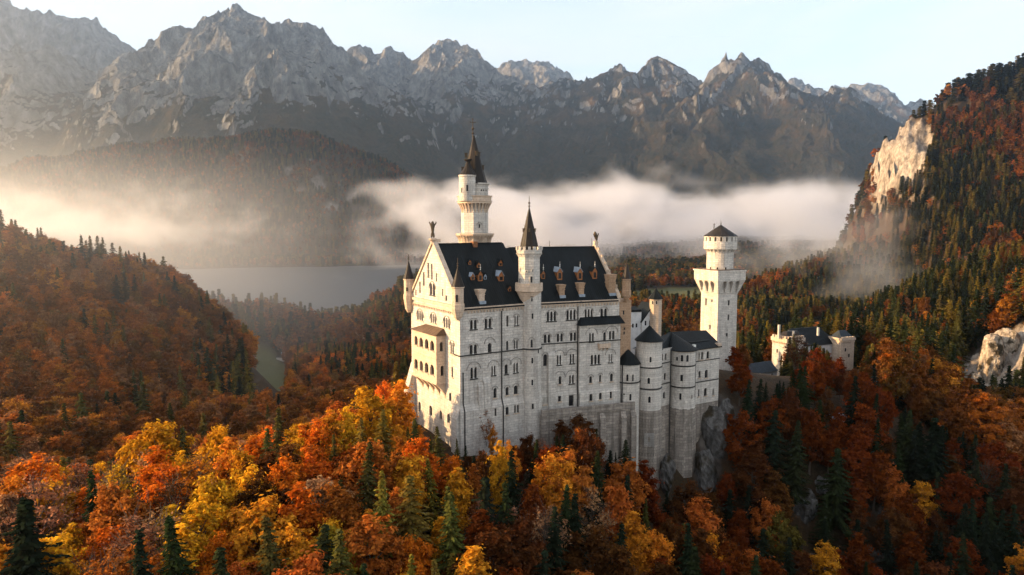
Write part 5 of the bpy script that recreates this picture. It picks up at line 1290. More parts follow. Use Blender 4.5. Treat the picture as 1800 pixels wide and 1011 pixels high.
def valley_house(px, py, Y, L_, D_, h, ang, wall_m, roof_m, label):
    p = hit(px, py, Y * 0.6); p = at(px, py, Y) if p is None else p; gz_ = float(ground_z(np.array([[p[0]]]), np.array([[p[1]]]))[0, 0])
    o = empty('farm_shed', (p[0], p[1], gz_), label, 'shed'); f = Frame(p, ang)
    w_ = MB(); w_.fbox(f, -L_ / 2, L_ / 2, -D_, 0, gz_ - 2, gz_ + h); w_.add([f.P(-L_ / 2, 0, gz_ + h), f.P(-L_ / 2, -D_, gz_ + h), f.P(-L_ / 2, -D_ / 2, gz_ + h + D_ * 0.3)], [(0, 1, 2)]); w_.build('wall', wall_m, o)
    r_ = MB(); P = f.P; r_.box8([P(-L_ / 2 - .4, .5, gz_ + h - .1), P(L_ / 2 + .4, .5, gz_ + h - .1), P(L_ / 2 + .4, -D_ - .5, gz_ + h - .1), P(-L_ / 2 - .4, -D_ - .5, gz_ + h - .1), P(-L_ / 2 - .4, -D_ / 2 + .1, gz_ + h + D_ * .32), P(L_ / 2 + .4, -D_ / 2 + .1, gz_ + h + D_ * .32), P(L_ / 2 + .4, -D_ / 2 - .1, gz_ + h + D_ * .32), P(-L_ / 2 - .4, -D_ / 2 - .1, gz_ + h + D_ * .32)]); r_.build('roof', roof_m, o)
M['pale_roof'] = plain_mat('pale_blue_grey_roof', (0.36, 0.42, 0.50), 0.5, 0.15)
M['red_roof'] = plain_mat('red_tile_roof', (0.34, 0.10, 0.07), 0.7, 0.2)
valley_house(430, 638, 700, 9, 6, 2.6, 88, M['plaster'], M['pale_roof'], 'long pale roofed shed at the edge of the valley meadow')
valley_house(443, 633, 715, 5, 4, 2.6, 80, M['plaster'], M['red_roof'], 'red roofed shed next to the long pale shed by the meadow')
valley_house(492, 634, 715, 7, 5, 3.0, 95, M['white'], M['spire'], 'white walled shed on the far side of the valley meadow')
valley_house(500, 628, 735, 5, 5, 2.8, 70, M['wood'], M['pale_roof'], 'brown shed with pale roof behind the white shed by the meadow')

# ------------------------------------------------------------------ rock outcrops on the castle hill
def rock_mat(nm, cs):
    m, nt, b = mat(nm); L = nt.links.new
    geo = node(nt, 'ShaderNodeNewGeometry')
    mp = node(nt, 'ShaderNodeMapping'); mp.inputs['Scale'].default_value = (0.5, 0.5, 0.22); L(geo.outputs['Position'], mp.inputs['Vector'])
    n = node(nt, 'ShaderNodeTexNoise', i_Scale=1.0, i_Detail=9.0, i_Roughness=0.72); L(mp.outputs[0], n.inputs['Vector'])
    n2 = node(nt, 'ShaderNodeTexNoise', i_Scale=0.25, i_Detail=5.0); L(geo.outputs['Position'], n2.inputs['Vector'])
    c = ramp(nt, n.outputs[0], [(0.33, cs[0]), (0.47, cs[1]), (0.6, cs[2]), (0.75, cs[3])])
    c = mix(nt, ramp(nt, n2.outputs[0], [(0.5, (0, 0, 0)), (0.62, (1, 1, 1))]), c, (0.035, 0.026, 0.014))
    L(c, b.inputs['Base Color']); b.inputs['Roughness'].default_value = 0.95
    bp = node(nt, 'ShaderNodeBump', i_Strength=1.0, i_Distance=0.7); L(n.outputs[0], bp.inputs['Height']); L(bp.outputs[0], b.inputs['Normal'])
    return m
M['crag'] = rock_mat('dark_limestone_crag', ((0.02, 0.017, 0.015), (0.075, 0.07, 0.065), (0.15, 0.142, 0.135), (0.24, 0.23, 0.22)))
M['pale_crag'] = rock_mat('pale_limestone_crag', ((0.06, 0.045, 0.032), (0.25, 0.20, 0.15), (0.44, 0.37, 0.29), (0.58, 0.50, 0.41)))
def crag(px, py, Y, sx, sy, sz, seed, label, on_ground=False, m='crag', group='crags on the castle hill'):
    """An angular crag: a fine sphere cut back by many random planes, then roughened."""
    p = at(px, py, Y)
    if on_ground:      # seated in the slope where the photograph shows it
        g_ = hit(px, py, Y * 0.6); p = g_ if g_ is not None else p; p = p - np.array([0, 0, sz * 0.12])
    bm = bmesh.new(); bmesh.ops.create_icosphere(bm, subdivisions=5, radius=1.0)
    co = np.array([v.co for v in bm.verts]); rng = np.random.default_rng(seed)
    for _ in range(26):
        n = rng.normal(size=3); n[2] *= 0.5; n /= np.linalg.norm(n); d = rng.uniform(0.55, 0.86)
        k = co @ n - d; co = co - np.outer(np.maximum(k, 0) * 0.96, n)
    q = co * np.array([sx, sy, sz])
    rg = ridged(q[:, 0] / 2.3 + q[:, 2] / 5 + seed, q[:, 1] / 2.3 + q[:, 2] / 6, 4, 181)
    nn = co / np.linalg.norm(co, axis=1)[:, None]
    q = q + nn * ((rg - 0.55) * 1.1)[:, None]
    for v, c in zip(bm.verts, q): v.co = c
    me = bpy.data.meshes.new('rock_outcrop'); bm.to_mesh(me); bm.free(); me.materials.append(M[m])
    o = bpy.data.objects.new('rock_outcrop', me); COL.objects.link(o); o.location = tuple(p); tag(o, label, 'rock', group)
for a in ((1254, 768, 192.5, 4.6, 5.5, 11.5, 1, 'tall dark crag directly under the flat end of the turreted wing'), (1276, 752, 196, 3.6, 4.5, 8.5, 2, 'narrow crag beside the trees at the end of the turreted wing'),
          (1172, 836, 180.5, 2.4, 2.6, 6.0, 10, 'dark cleft rock between the two round footings'),  # added rock, filling what is only a dark recess
          (1240, 835, 187, 4.5, 5.0, 8.0, 3, 'lower crag at the foot of the cliff below the wing')):
    crag(*a)
for a in ((1412, 888, 150, 5.2, 5.0, 6.0, 4, 'broad pale grey crag standing out of the dark wooded slope'), (1548, 890, 152, 5.6, 5.0, 7.0, 5, 'fissured crag among the rust trees of the dark slope'),
          (1444, 856, 158, 3.6, 3.4, 3.6, 6, 'small crag just above the broad pale grey crag'), (1432, 1000, 128, 5.5, 4.5, 3.8, 7, 'low crag at the bottom edge of the dark slope'), (1545, 985, 132, 4.0, 4.0, 4.6, 8, 'crag straight below the fissured crag')):
    crag(*a, on_ground=True)
for a in ((1742, 650, 330, 9, 9, 20, 21, 'tall sunlit pale cliff at the edge of the wooded gorge'), (1768, 615, 335, 7.5, 8, 12, 22, 'upper sunlit pale cliff under golden trees'), (1716, 682, 318, 5.5, 6, 9, 23, 'lower grey spur of the pale cliff')):
    crag(*a, on_ground=True, m='pale_crag', group='pale cliffs over the gorge')
# ------------------------------------------------------------------ trees
def leaf_mat(name, trans=0.35, rough=0.9):
    m = bpy.data.materials.new(name); m.use_nodes = True; nt = m.node_tree; L = nt.links.new
    nt.nodes.clear(); out = nt.nodes.new('ShaderNodeOutputMaterial')
    at_ = node(nt, 'ShaderNodeAttribute', attribute_type='INSTANCER', attribute_name='tint')
    geo = node(nt, 'ShaderNodeNewGeometry'); oi = node(nt, 'ShaderNodeObjectInfo'); tc = node(nt, 'ShaderNodeTexCoord')
    n = node(nt, 'ShaderNodeTexNoise', i_Scale=0.45, i_Detail=3.0); L(tc.outputs['Object'], n.inputs['Vector'])
    v = ramp(nt, n.outputs[0], [(0.3, (0.62, 0.55, 0.5)), (0.5, (1, 1, 1)), (0.7, (1.25, 1.35, 1.3))])
    c = mix(nt, 1.0, at_.outputs['Color'], v, 'MULTIPLY')
    rv = ramp(nt, geo.outputs['Random Per Island'], [(0.0, (0.6, 0.55, 0.55)), (0.5, (1, 1, 1)), (1.0, (1.35, 1.4, 1.25))])
    c = mix(nt, 1.0, c, rv, 'MULTIPLY')
    d = node(nt, 'ShaderNodeBsdfDiffuse'); L(c, d.inputs['Color'])
    t = node(nt, 'ShaderNodeBsdfTranslucent'); L(c, t.inputs['Color'])
    mx = node(nt, 'ShaderNodeMixShader'); mx.inputs[0].default_value = trans
    L(d.outputs[0], mx.inputs[1]); L(t.outputs[0], mx.inputs[2]); L(mx.outputs[0], out.inputs['Surface'])
    return m
M['leaf'] = leaf_mat('autumn_leaves', 0.5)
M['needle'] = leaf_mat('conifer_needles', 0.15)

def quads_mesh(name, C, U, V, m, fold=0.0):
    """Leaf faces: centres C, half axes U and V."""
    n = len(C)
    co = np.stack([C - U, C - V * 0.9 + U * 0.15, C + U, C + V * 0.9 - U * 0.15], 1).reshape(-1, 3)
    me = bpy.data.meshes.new(name)
    me.vertices.add(n * 4); me.vertices.foreach_set('co', co.ravel())
    me.loops.add(n * 4); me.loops.foreach_set('vertex_index', np.arange(n * 4))
    me.polygons.add(n); me.polygons.foreach_set('loop_start', np.arange(n) * 4); me.polygons.foreach_set('loop_total', np.full(n, 4))
    me.update(calc_edges=True); me.materials.append(m)
    return me

def rand_axes(rng, nrm, size, asp=0.6):
    a = np.cross(nrm, rng.normal(size=nrm.shape)); a /= np.linalg.norm(a, axis=1)[:, None] + 1e-9
    b = np.cross(nrm, a); b /= np.linalg.norm(b, axis=1)[:, None] + 1e-9
    return a * size[:, None], b * size[:, None] * asp

def broadleaf(seed, H=18.0, Wd=8.5, base=0.22, ncl=120, per=85, leaf=0.30, shape='round', lod=False):
    rng = np.random.default_rng(seed)
    cz = H * (base + 1) / 2; hz_ = H * (1 - base) / 2
    cs, rs = [], []
    lob = rng.uniform(0.75, 1.15, 9); ph = rng.uniform(0, 6.28, 3)
    while len(cs) < ncl:
        p = rng.normal(size=3); p /= np.linalg.norm(p); k = rng.uniform(0.12, 1) ** 0.40 * (1.0 if rng.random() < 0.85 else 1.18)
        az = math.atan2(p[1], p[0]); t = p[2]
        wd = Wd / 2 * (1 + 0.16 * math.sin(2 * az + ph[0]) + 0.13 * math.sin(3 * az + ph[1] + 2 * t))
        if shape == 'oval': wd *= 0.78
        if shape == 'spread': wd *= 1.2
        up = 1.0 if t < 0 else (1 - 0.25 * t if shape != 'oval' else 1 - 0.45 * t)
        c = np.array([p[0] * wd * k * up, p[1] * wd * k * up, cz + p[2] * hz_ * k * (0.96 + 0.12 * math.sin(4 * az + ph[2]))])
        if c[2] < H * base * 0.8: continue
        cs.append(c); rs.append(Wd * rng.uniform(0.05, 0.125))
    cs = np.array(cs); rs = np.array(rs)
    idx = np.repeat(np.arange(ncl), per)
    g = rng.normal(size=(len(idx), 3)); g /= np.linalg.norm(g, axis=1)[:, None]; g *= (rng.uniform(0, 1, len(idx)) ** 0.5)[:, None]
    st = rng.normal(size=(ncl, 3)) * 0.35; g = g * (1 + st[idx]); g[:, 2] *= 0.7
    g = np.where(rng.random((len(g), 1)) < 0.16, g * 1.9, g)      # loose sprays beyond the clump
    C = cs[idx] + g * rs[idx][:, None] * 1.25
    out = C - np.array([0, 0, cz - hz_ * 0.3]); out /= np.linalg.norm(out, axis=1)[:, None]
    nrm = out * 0.7 + g * 0.5 + rng.normal(size=C.shape) * 0.55 + np.array([0, 0, 0.3]); nrm /= np.linalg.norm(nrm, axis=1)[:, None]
    U, V = rand_axes(rng, nrm, leaf * rng.uniform(0.7, 1.35, len(C)))
    me = quads_mesh('broadleaf_crown', C, U, V, M['leaf'])
    return me, cs, rs

def trunk_mesh(seed, H, cs, r0=0.30, nl=20, twigs=False):
    rng = np.random.default_rng(seed); m = MB()
    top = H * 0.72
    pts = [(0, 0, -3.5)] + [(rng.normal() * 0.12 * k, rng.normal() * 0.12 * k, top * k / 5) for k in range(0, 6)]
    pts[1] = (0, 0, 0)
    m.tube(pts, [r0 * 1.3, r0 * 1.15, r0 * 0.85, r0 * 0.7, r0 * 0.5, r0 * 0.35, r0 * 0.15], 7)
    order = rng.permutation(len(cs))[:40 if twigs else nl]
    for i in order:
        c = cs[i]; z0 = max(H * 0.16, c[2] - (np.hypot(c[0], c[1]) * rng.uniform(0.5, 1.0) + 1.5)); z0 = min(z0, top * 0.95)
        mid = np.array([c[0] * 0.5, c[1] * 0.5, z0 + (c[2] - z0) * 0.42])
        m.tube([(0, 0, z0), tuple(mid), tuple(c)], [r0 * 0.38 if not twigs else r0 * 0.25, r0 * 0.24 if not twigs else 0.07, 0.03], 5 if not twigs else 4)
        if twigs:
            for _ in range(5):
                e = c + rng.normal(size=3) * 1.3 + np.array([0, 0, 0.9]); s_ = mid + (c - mid) * rng.uniform(0.3, 1); m.tube([tuple(s_), tuple(e)], [0.05, 0.02], 3)
    o = m.build('trunk', M['bark'], None, recalc=False); me = o.data; bpy.data.objects.remove(o); return me

def conifer(seed, H=22.0, R=4.3, whorls=34, nb=9, leaf=0.46, lod=1.0, ragged=0.25):
    rng = np.random.default_rng(seed); C, U, V = [], [], []
    z0 = H * 0.10
    for w in range(whorls):
        t = w / (whorls - 1); z = z0 + (H - z0) * t ** 0.92
        r = R * (1 - t) ** 0.8 * (0.85 + 0.3 * rng.random()) + 0.15
        n = max(4, int(nb * (1 - 0.45 * t)))
        a0 = rng.uniform(0, 6.28)
        for b in range(n):
            a = a0 + 6.283 * b / n + rng.normal() * 0.25; L_ = r * rng.uniform(1 - ragged * 1.6, 1 + ragged)
            zj = z + rng.normal() * 0.35 * (H / whorls); d = np.array([math.cos(a), math.sin(a), 0]); side = np.array([-math.sin(a), math.cos(a), 0])
            k = max(2, int(L_ / (leaf * 0.75) * lod))
            for i in range(k):
                f = (i + 0.6) / k
                p = d * L_ * f + np.array([0, 0, zj - 0.50 * L_ * f ** 1.2 + 0.16 * L_ * f ** 3])
                wd = leaf * (1.25 - 0.65 * f) * rng.uniform(0.8, 1.3) / max(lod, 0.5)
                for s in (-1, 1):
                    u = d * leaf * 0.75 / max(lod, 0.5) + np.array([0, 0, -0.15]); v = side * s * wd + np.array([0, 0, -0.45 * wd])
                    C.append(p + v * 0.55 + rng.normal(size=3) * 0.06); U.append(u * rng.uniform(0.8, 1.2)); V.append(v * 0.62)
                if rng.random() < 0.6:
                    C.append(p + np.array([0, 0, -0.25])); U.append(d * leaf * 0.5); V.append(np.array([0, 0, -0.5 * leaf]) + side * 0.12)
    for i in range(6):
        C.append(np.array([0, 0, H - i * 0.25])); U.append(np.array([0, 0, 0.5])); V.append(np.array([rng.normal() * 0.12, rng.normal() * 0.12, 0]))
    return quads_mesh('conifer_crown', np.array(C), np.array(U), np.array(V), M['needle'])

def conifer_trunk(H):
    m = MB(); m.tube([(0, 0, -3.5), (0, 0, 0), (0, 0, H * 0.5), (0, 0, H * 0.97)], [0.34, 0.3, 0.18, 0.03], 6)
    o = m.build('trunk', M['bark'], None, recalc=False); me = o.data; bpy.data.objects.remove(o); return me

BL = []
for sd, kw in ((1, dict(Wd=7.6)), (2, dict(shape='oval', Wd=7.6, H=19, base=0.14)), (3, dict(shape='spread', Wd=7.8, H=16.5, base=0.26)), (4, dict(Wd=6.9, ncl=95, base=0.18)), (5, dict(shape='oval', Wd=8.2, H=18, base=0.2, ncl=130))):
    me, cs, rs = broadleaf(sd, **kw); BL.append((me, trunk_mesh(sd, kw.get('H', 18.0), cs), kw.get('H', 18.0), kw['Wd']))
SP = []     # trees that have shed most of their leaves
for sd, kw in ((11, dict(Wd=9.0, ncl=80, per=24, leaf=0.26)), (12, dict(Wd=8.0, shape='oval', ncl=76, per=22, leaf=0.26))):
    me, cs, rs = broadleaf(sd, **kw); SP.append((me, trunk_mesh(sd, 18.0, cs, twigs=True), 18.0, kw['Wd']))
CF = []
for sd, kw in ((21, dict()), (22, dict(H=24.0, R=3.9, whorls=38)), (23, dict(H=19.0, R=4.6, whorls=27, ragged=0.42)), (24, dict(H=22.0, R=3.6, whorls=32, ragged=0.36))):
    CF.append((conifer(sd, **kw), conifer_trunk(kw.get('H', 22.0)), kw.get('H', 22.0), 6.5))
# lighter meshes for the woods beyond
BLm = [broadleaf(31, ncl=34, per=24, leaf=0.95)[0], broadleaf(32, shape='oval', ncl=34, per=24, leaf=0.95)[0], broadleaf(33, shape='spread', ncl=30, per=16, leaf=0.8)[0]]
CFm = [conifer(41, R=3.9, whorls=24, nb=7, leaf=0.85, lod=0.7, ragged=0.35), conifer(42, R=3.3, whorls=25, nb=6, leaf=0.85, lod=0.7, ragged=0.4)]
BLf = [broadleaf(51, ncl=16, per=9, leaf=2.0)[0], broadleaf(52, shape='oval', ncl=16, per=9, leaf=2.0)[0]]
CFf = [conifer(61, R=3.8, whorls=11, nb=5, leaf=1.6, lod=0.6, ragged=0.4)]

TINT = {'golden yellow': (0.68, 0.33, 0.022), 'amber': (0.624, 0.247, 0.023), 'bright orange': (0.650, 0.163, 0.016), 'rust red': (0.175, 0.036, 0.008), 'russet brown': (0.105, 0.037, 0.012),  # rust and russet darkened: shade of the right slope put into their colour
        'copper': (0.468, 0.137, 0.026), 'pinkish brown': (0.390, 0.189, 0.098), 'yellow green': (0.34, 0.22, 0.025), 'olive': (0.115, 0.080, 0.019),
        'dark green': (0.020, 0.026, 0.011), 'blackish green': (0.012, 0.017, 0.010), 'mossy green': (0.065, 0.058, 0.016), 'golden green': (0.13, 0.092, 0.018)}

# the sky line that the trees of the castle hill may reach: photo x, photo y
CEIL = np.array([(-200, 800), (0, 815), (40, 800), (60, 795), (120, 805), (160, 830), (200, 805), (232, 760), (265, 742), (300, 735), (320, 775), (345, 770), (370, 745), (400, 755), (430, 770), (455, 735), (482, 718), (505, 745), (530, 740), (560, 735), (600, 715), (640, 690), (675, 690), (690, 668), (710, 672), (716, 740), (735, 735), (752, 752), (765, 760), (778, 790), (800, 800),
                 (815, 788), (835, 790), (848, 790), (880, 790), (905, 780), (950, 762), (985, 740), (1010, 728), (1035, 735), (1055, 770), (1080, 790), (1105, 790), (1118, 815), (1140, 850), (1165, 880), (1180, 905), (1215, 905), (1235, 850), (1258, 790), (1272, 690), (1288, 615), (1310, 605), (1325, 650), (1345, 662), (1352, 665), (1372, 655), (1388, 640), (1397, 592), (1408, 628), (1440, 616), (1470, 634), (1490, 652), (1505, 655), (1520, 640), (1540, 618), (1560, 665), (1600, 715), (1650, 740), (1720, 760), (1800, 740), (2000, 740)], float)

def ceil_y(px): return float(np.interp(px, CEIL[:, 0], CEIL[:, 1]))

_fp = [(A, -3.2, LA + 1, -W - 2, 2.6), (B, -2, LB + 4, -W - 2, 3.0), (T, -2, LT + 3, -8, 2.6), (Fw, -1, Lw + 1.5, -11, 1.5), (Gp, -6, Lg + 2, -9, 3.5), (Q1, -2, SQ + 2, -LQ - 2, 2), (F1, -1, Lg1 + 1, -Lg2 - 1, 1.5), (m1, 0, Lm + 6, -12, 1.5), (F3, -1, Lg3 + 1, -7, 1.5), (Hf, -2, h2 + 2, -9, 2), (F5, -1, L5 + 1, -8, 1), (hf, -1.5, 7.5, -4, 3.5)]
def blocked(x, y):
    p = np.array([x, y])
    for f, q0, q1, d0, d1 in _fp:
        v = p - f.o; q = v @ f.a; d = v @ f.n
        if q0 < q < q1 and d0 < d < d1: return True
    for c, r in ((uc, Ru_ + 3), (bc, Rb_ + 3.2), (ac, Ra + 2), (nc, Rn + 2), (sc, Rs + 2.5)):
        if math.hypot(x - c[0], y - c[1]) < r: return True
    return math.hypot(x - nc[0], y - nc[1]) < 7

def gz1(x, y): return float(ground_z(np.array([[x]]), np.array([[y]]))[0, 0])

trees = []      # dict: kind, x, y, z, scale, width, tint, sparse, variant
def plan(kind, x, y, h, tint, sparse=False, var=None, wide=1.0, z=None):
    z = gz1(x, y) if z is None else z
    trees.append(dict(kind=kind, x=x, y=y, z=z, h=h, tint=tint, sparse=sparse, var=var, wide=wide))

# trees one can pick out in the photograph: kind, photo x, photo y of the top, depth, colour, width factor, sparse
PICK = [('b', 268, 740, 136, 'golden yellow', 1.25, 0), ('c', 324, 752, 140, 'mossy green', 1.0, 0), ('b', 372, 752, 138, 'golden yellow', 0.9, 0), ('b', 398, 770, 132, 'amber', 1.1, 0), ('c', 485, 718, 146, 'mossy green', 1.1, 0),
        ('b', 30, 818, 132, 'bright orange', 1.3, 0), ('b', 62, 800, 134, 'pinkish brown', 1.0, 1), ('b', 128, 812, 128, 'pinkish brown', 1.2, 1), ('b', 206, 818, 126, 'yellow green', 1.0, 0), ('b', 90, 842, 118, 'amber', 1.3, 0),
        ('b', 425, 815, 118, 'golden yellow', 1.15, 0), ('b', 365, 838, 112, 'golden yellow', 1.0, 0), ('b', 350, 870, 104, 'golden yellow', 1.0, 0), ('b', 545, 738, 146, 'bright orange', 1.2, 0), ('b', 585, 722, 148, 'amber', 1.1, 0), ('b', 655, 682, 152, 'golden yellow', 1.25, 0), ('b', 700, 668, 160, 'amber', 1.2, 0),
        ('b', 610, 716, 150, 'golden yellow', 0.9, 0), ('b', 555, 795, 128, 'bright orange', 1.2, 0), ('b', 520, 855, 110, 'bright orange', 1.35, 0), ('b', 620, 790, 132, 'rust red', 1.1, 0), ('b', 470, 880, 105, 'amber', 1.2, 0), ('b', 240, 905, 100, 'pinkish brown', 1.3, 1), ('b', 280, 900, 102, 'pinkish brown', 1.3, 1), ('b', 180, 850, 116, 'pinkish brown', 1.2, 1), ('b', 300, 835, 114, 'russet brown', 1.1, 1),
        ('c', 18, 878, 92, 'blackish green', 1.15, 0), ('c', 45, 876, 90, 'blackish green', 1.2, 0), ('c', 244, 942, 84, 'blackish green', 1.1, 0), ('c', 320, 900, 92, 'dark green', 1.2, 0), ('c', 490, 905, 96, 'mossy green', 1.2, 0),
        ('c', 668, 720, 146, 'golden green', 1.3, 0), ('c', 728, 738, 146, 'mossy green', 1.3, 0), ('c', 772, 752, 145, 'mossy green', 1.15, 0), ('b', 745, 775, 136, 'bright orange', 1.1, 0), ('b', 715, 800, 128, 'amber', 1.1, 0), ('b', 600, 850, 116, 'copper', 1.2, 0), ('c', 720, 835, 116, 'golden green', 1.3, 0), ('c', 806, 772, 150, 'mossy green', 0.8, 0),
        ('b', 855, 712, 163, 'pinkish brown', 0.55, 1), ('b', 864, 745, 160, 'amber', 0.55, 0), ('b', 880, 775, 140, 'golden yellow', 0.8, 0), ('b', 898, 772, 146, 'amber', 0.6, 0), ('b', 835, 818, 136, 'copper', 0.8, 0), ('b', 930, 765, 158, 'russet brown', 1.0, 0), ('b', 985, 738, 166, 'russet brown', 1.1, 0), ('b', 1020, 728, 170, 'russet brown', 1.2, 0), ('c', 1045, 755, 168, 'dark green', 1.1, 0), ('b', 1000, 795, 144, 'copper', 1.25, 0), ('b', 975, 800, 140, 'amber', 1.0, 0),
        ('c', 1100, 775, 166, 'dark green', 1.2, 0), ('c', 1072, 792, 160, 'blackish green', 1.2, 0), ('b', 1140, 812, 150, 'rust red', 1.1, 0), ('b', 1085, 850, 140, 'copper', 0.9, 0), ('b', 960, 890, 116, 'pinkish brown', 1.1, 1), ('b', 905, 915, 108, 'russet brown', 1.2, 0), ('b', 865, 935, 102, 'russet brown', 1.1, 0), ('b', 1035, 925, 106, 'russet brown', 1.3, 0), ('b', 1100, 968, 98, 'russet brown', 0.9, 0),  # lowest amber trees made russet, shade put into their colour
        ('b', 1215, 845, 150, 'russet brown', 1.1, 0), ('b', 1240, 880, 140, 'copper', 1.2, 0), ('b', 1292, 610, 214, 'rust red', 1.3, 0), ('b', 1310, 640, 205, 'rust red', 1.3, 0), ('b', 1300, 720, 180, 'rust red', 1.2, 0), ('b', 1325, 760, 168, 'russet brown', 1.2, 0), ('b', 1398, 588, 240, 'russet brown', 1.2, 1), ('b', 1440, 612, 232, 'rust red', 1.4, 0), ('b', 1475, 628, 228, 'rust red', 1.3, 0), ('b', 1368, 668, 225, 'rust red', 1.1, 0), ('b', 1415, 635, 222, 'rust red', 1.2, 0), ('c', 1374, 622, 250, 'mossy green', 0.5, 0), ('c', 1538, 615, 244, 'golden green', 1.6, 0), ('b', 1545, 660, 232, 'bright orange', 0.6, 0), ('b', 1500, 668, 222, 'russet brown', 1.2, 0),
        ('b', 1510, 765, 170, 'rust red', 1.3, 0), ('b', 1540, 790, 160, 'rust red', 1.2, 0), ('b', 1575, 815, 150, 'copper', 1.15, 0), ('b', 1345, 880, 124, 'copper', 0.9, 0), ('b', 1375, 905, 118, 'olive', 0.9, 0), ('b', 1355, 985, 98, 'rust red', 1.0, 0), ('b', 1680, 830, 150, 'rust red', 1.2, 0), ('c', 1640, 735, 178, 'blackish green', 1.4, 0), ('c', 1618, 760, 172, 'blackish green', 1.3, 0), ('c', 1600, 720, 190, 'dark green', 1.2, 0), ('c', 1360, 720, 178, 'blackish green', 1.2, 0), ('c', 1400, 740, 170, 'dark green', 1.1, 0), ('b', 1690, 945, 118, 'rust red', 1.2, 0), ('b', 1190, 902, 165, 'russet brown', 1.0, 0), ('b', 1158, 900, 161, 'rust red', 1.0, 0), ('b', 1226, 872, 172, 'copper', 0.9, 0), ('b', 1252, 856, 174, 'russet brown', 0.9, 0), ('c', 1172, 862, 174, 'blackish green', 1.0, 0),
        ('b', 782, 798, 152, 'copper', 1.1, 0), ('c', 757, 765, 154, 'mossy green', 1.0, 0), ('b', 824, 800, 152, 'russet brown', 1.2, 0), ('b', 848, 792, 156, 'copper', 1.0, 0), ('c', 818, 783, 156, 'dark green', 0.9, 0), ('b', 733, 748, 160, 'amber', 1.1, 0), ('b', 905, 782, 160, 'russet brown', 1.2, 0), ('b', 880, 795, 156, 'rust red', 1.1, 0),
        ('b', 1405, 622, 262, 'russet brown', 1.2, 0), ('b', 1428, 616, 262, 'rust red', 1.2, 0), ('b', 1456, 620, 264, 'rust red', 1.2, 0), ('b', 1478, 640, 262, 'russet brown', 1.1, 0),
        ('b', 1780, 860, 140, 'russet brown', 1.0, 0)]
_grid = {}
def near_tree(x, y, d):
    k = (int(x // 8), int(y // 8))
    for i in (-1, 0, 1):
        for j in (-1, 0, 1):
            for (a, b, r) in _grid.get((k[0] + i, k[1] + j), ()):
                if math.hypot(a - x, b - y) < d * r: return True
    return False
def put(x, y, r=1.0): _grid.setdefault((int(x // 8), int(y // 8)), []).append((x, y, r))

for k, px, py, Y, tint, wide, sp in PICK:
    while True:
        p = at(px, py, Y); z = gz1(p[0], p[1]); h = max(5.5, p[2] - z)
        if h <= (23.0 if k == 'c' else 19.0) or Y > 268: break
        Y += 2.0
    h = min(h, 30)
    plan('broadleaf' if k == 'b' else 'conifer', p[0], p[1], h, tint, bool(sp), None, wide, z=p[2] - h); put(p[0], p[1], 1.0)

_cpx = []
for c_, R_ in _CL:
    if np.hypot(c_[0], c_[1]) < 420: a_, b_ = proj(c_); _cpx.append((a_, b_, R_ / c_[1] * FPX, c_[1]))
def hides_rock(x, y, z, h):
    px, p0 = proj((x, y, z + h)); _, p1 = proj((x, y, z))
    return any(y < Y_ + 4 and abs(px - a_) < w_ * 0.75 + 8 and p0 < b_ + w_ * 0.5 and p1 > b_ - w_ * 0.3 for a_, b_, w_, Y_ in _cpx)

def pick_tint(rng, px, py, r):
    """Kind, colour and thinness of the wood by where it stands on the hill."""
    u = rng.random()
    def ch(opts):
        t = rng.random() * sum(w for _, w in opts)
        for o, w in opts:
            t -= w
            if t <= 0: return o
        return opts[-1][0]
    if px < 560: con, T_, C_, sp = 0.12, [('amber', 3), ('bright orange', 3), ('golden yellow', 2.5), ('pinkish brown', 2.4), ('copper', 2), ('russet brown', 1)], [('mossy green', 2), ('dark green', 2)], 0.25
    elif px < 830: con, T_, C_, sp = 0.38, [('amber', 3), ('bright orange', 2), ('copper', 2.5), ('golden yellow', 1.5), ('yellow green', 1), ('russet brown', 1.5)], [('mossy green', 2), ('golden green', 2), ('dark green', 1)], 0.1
    elif px < 1250: con, T_, C_, sp = 0.36, [('russet brown', 4), ('copper', 2), ('amber', 0.8), ('pinkish brown', 0.8), ('rust red', 2)], [('dark green', 2), ('blackish green', 2), ('mossy green', 1)], 0.2  # from here on dark kinds dominate, putting the slope's shade into the colours
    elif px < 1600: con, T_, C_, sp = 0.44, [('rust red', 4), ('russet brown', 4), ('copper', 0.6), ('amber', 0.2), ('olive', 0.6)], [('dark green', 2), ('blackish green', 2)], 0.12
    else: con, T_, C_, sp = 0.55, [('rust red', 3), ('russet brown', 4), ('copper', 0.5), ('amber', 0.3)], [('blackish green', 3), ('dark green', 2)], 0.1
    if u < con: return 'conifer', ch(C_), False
    t = ch(T_); return 'broadleaf', t, (t in ('pinkish brown',) and rng.random() < 0.8) or rng.random() < sp * 0.4

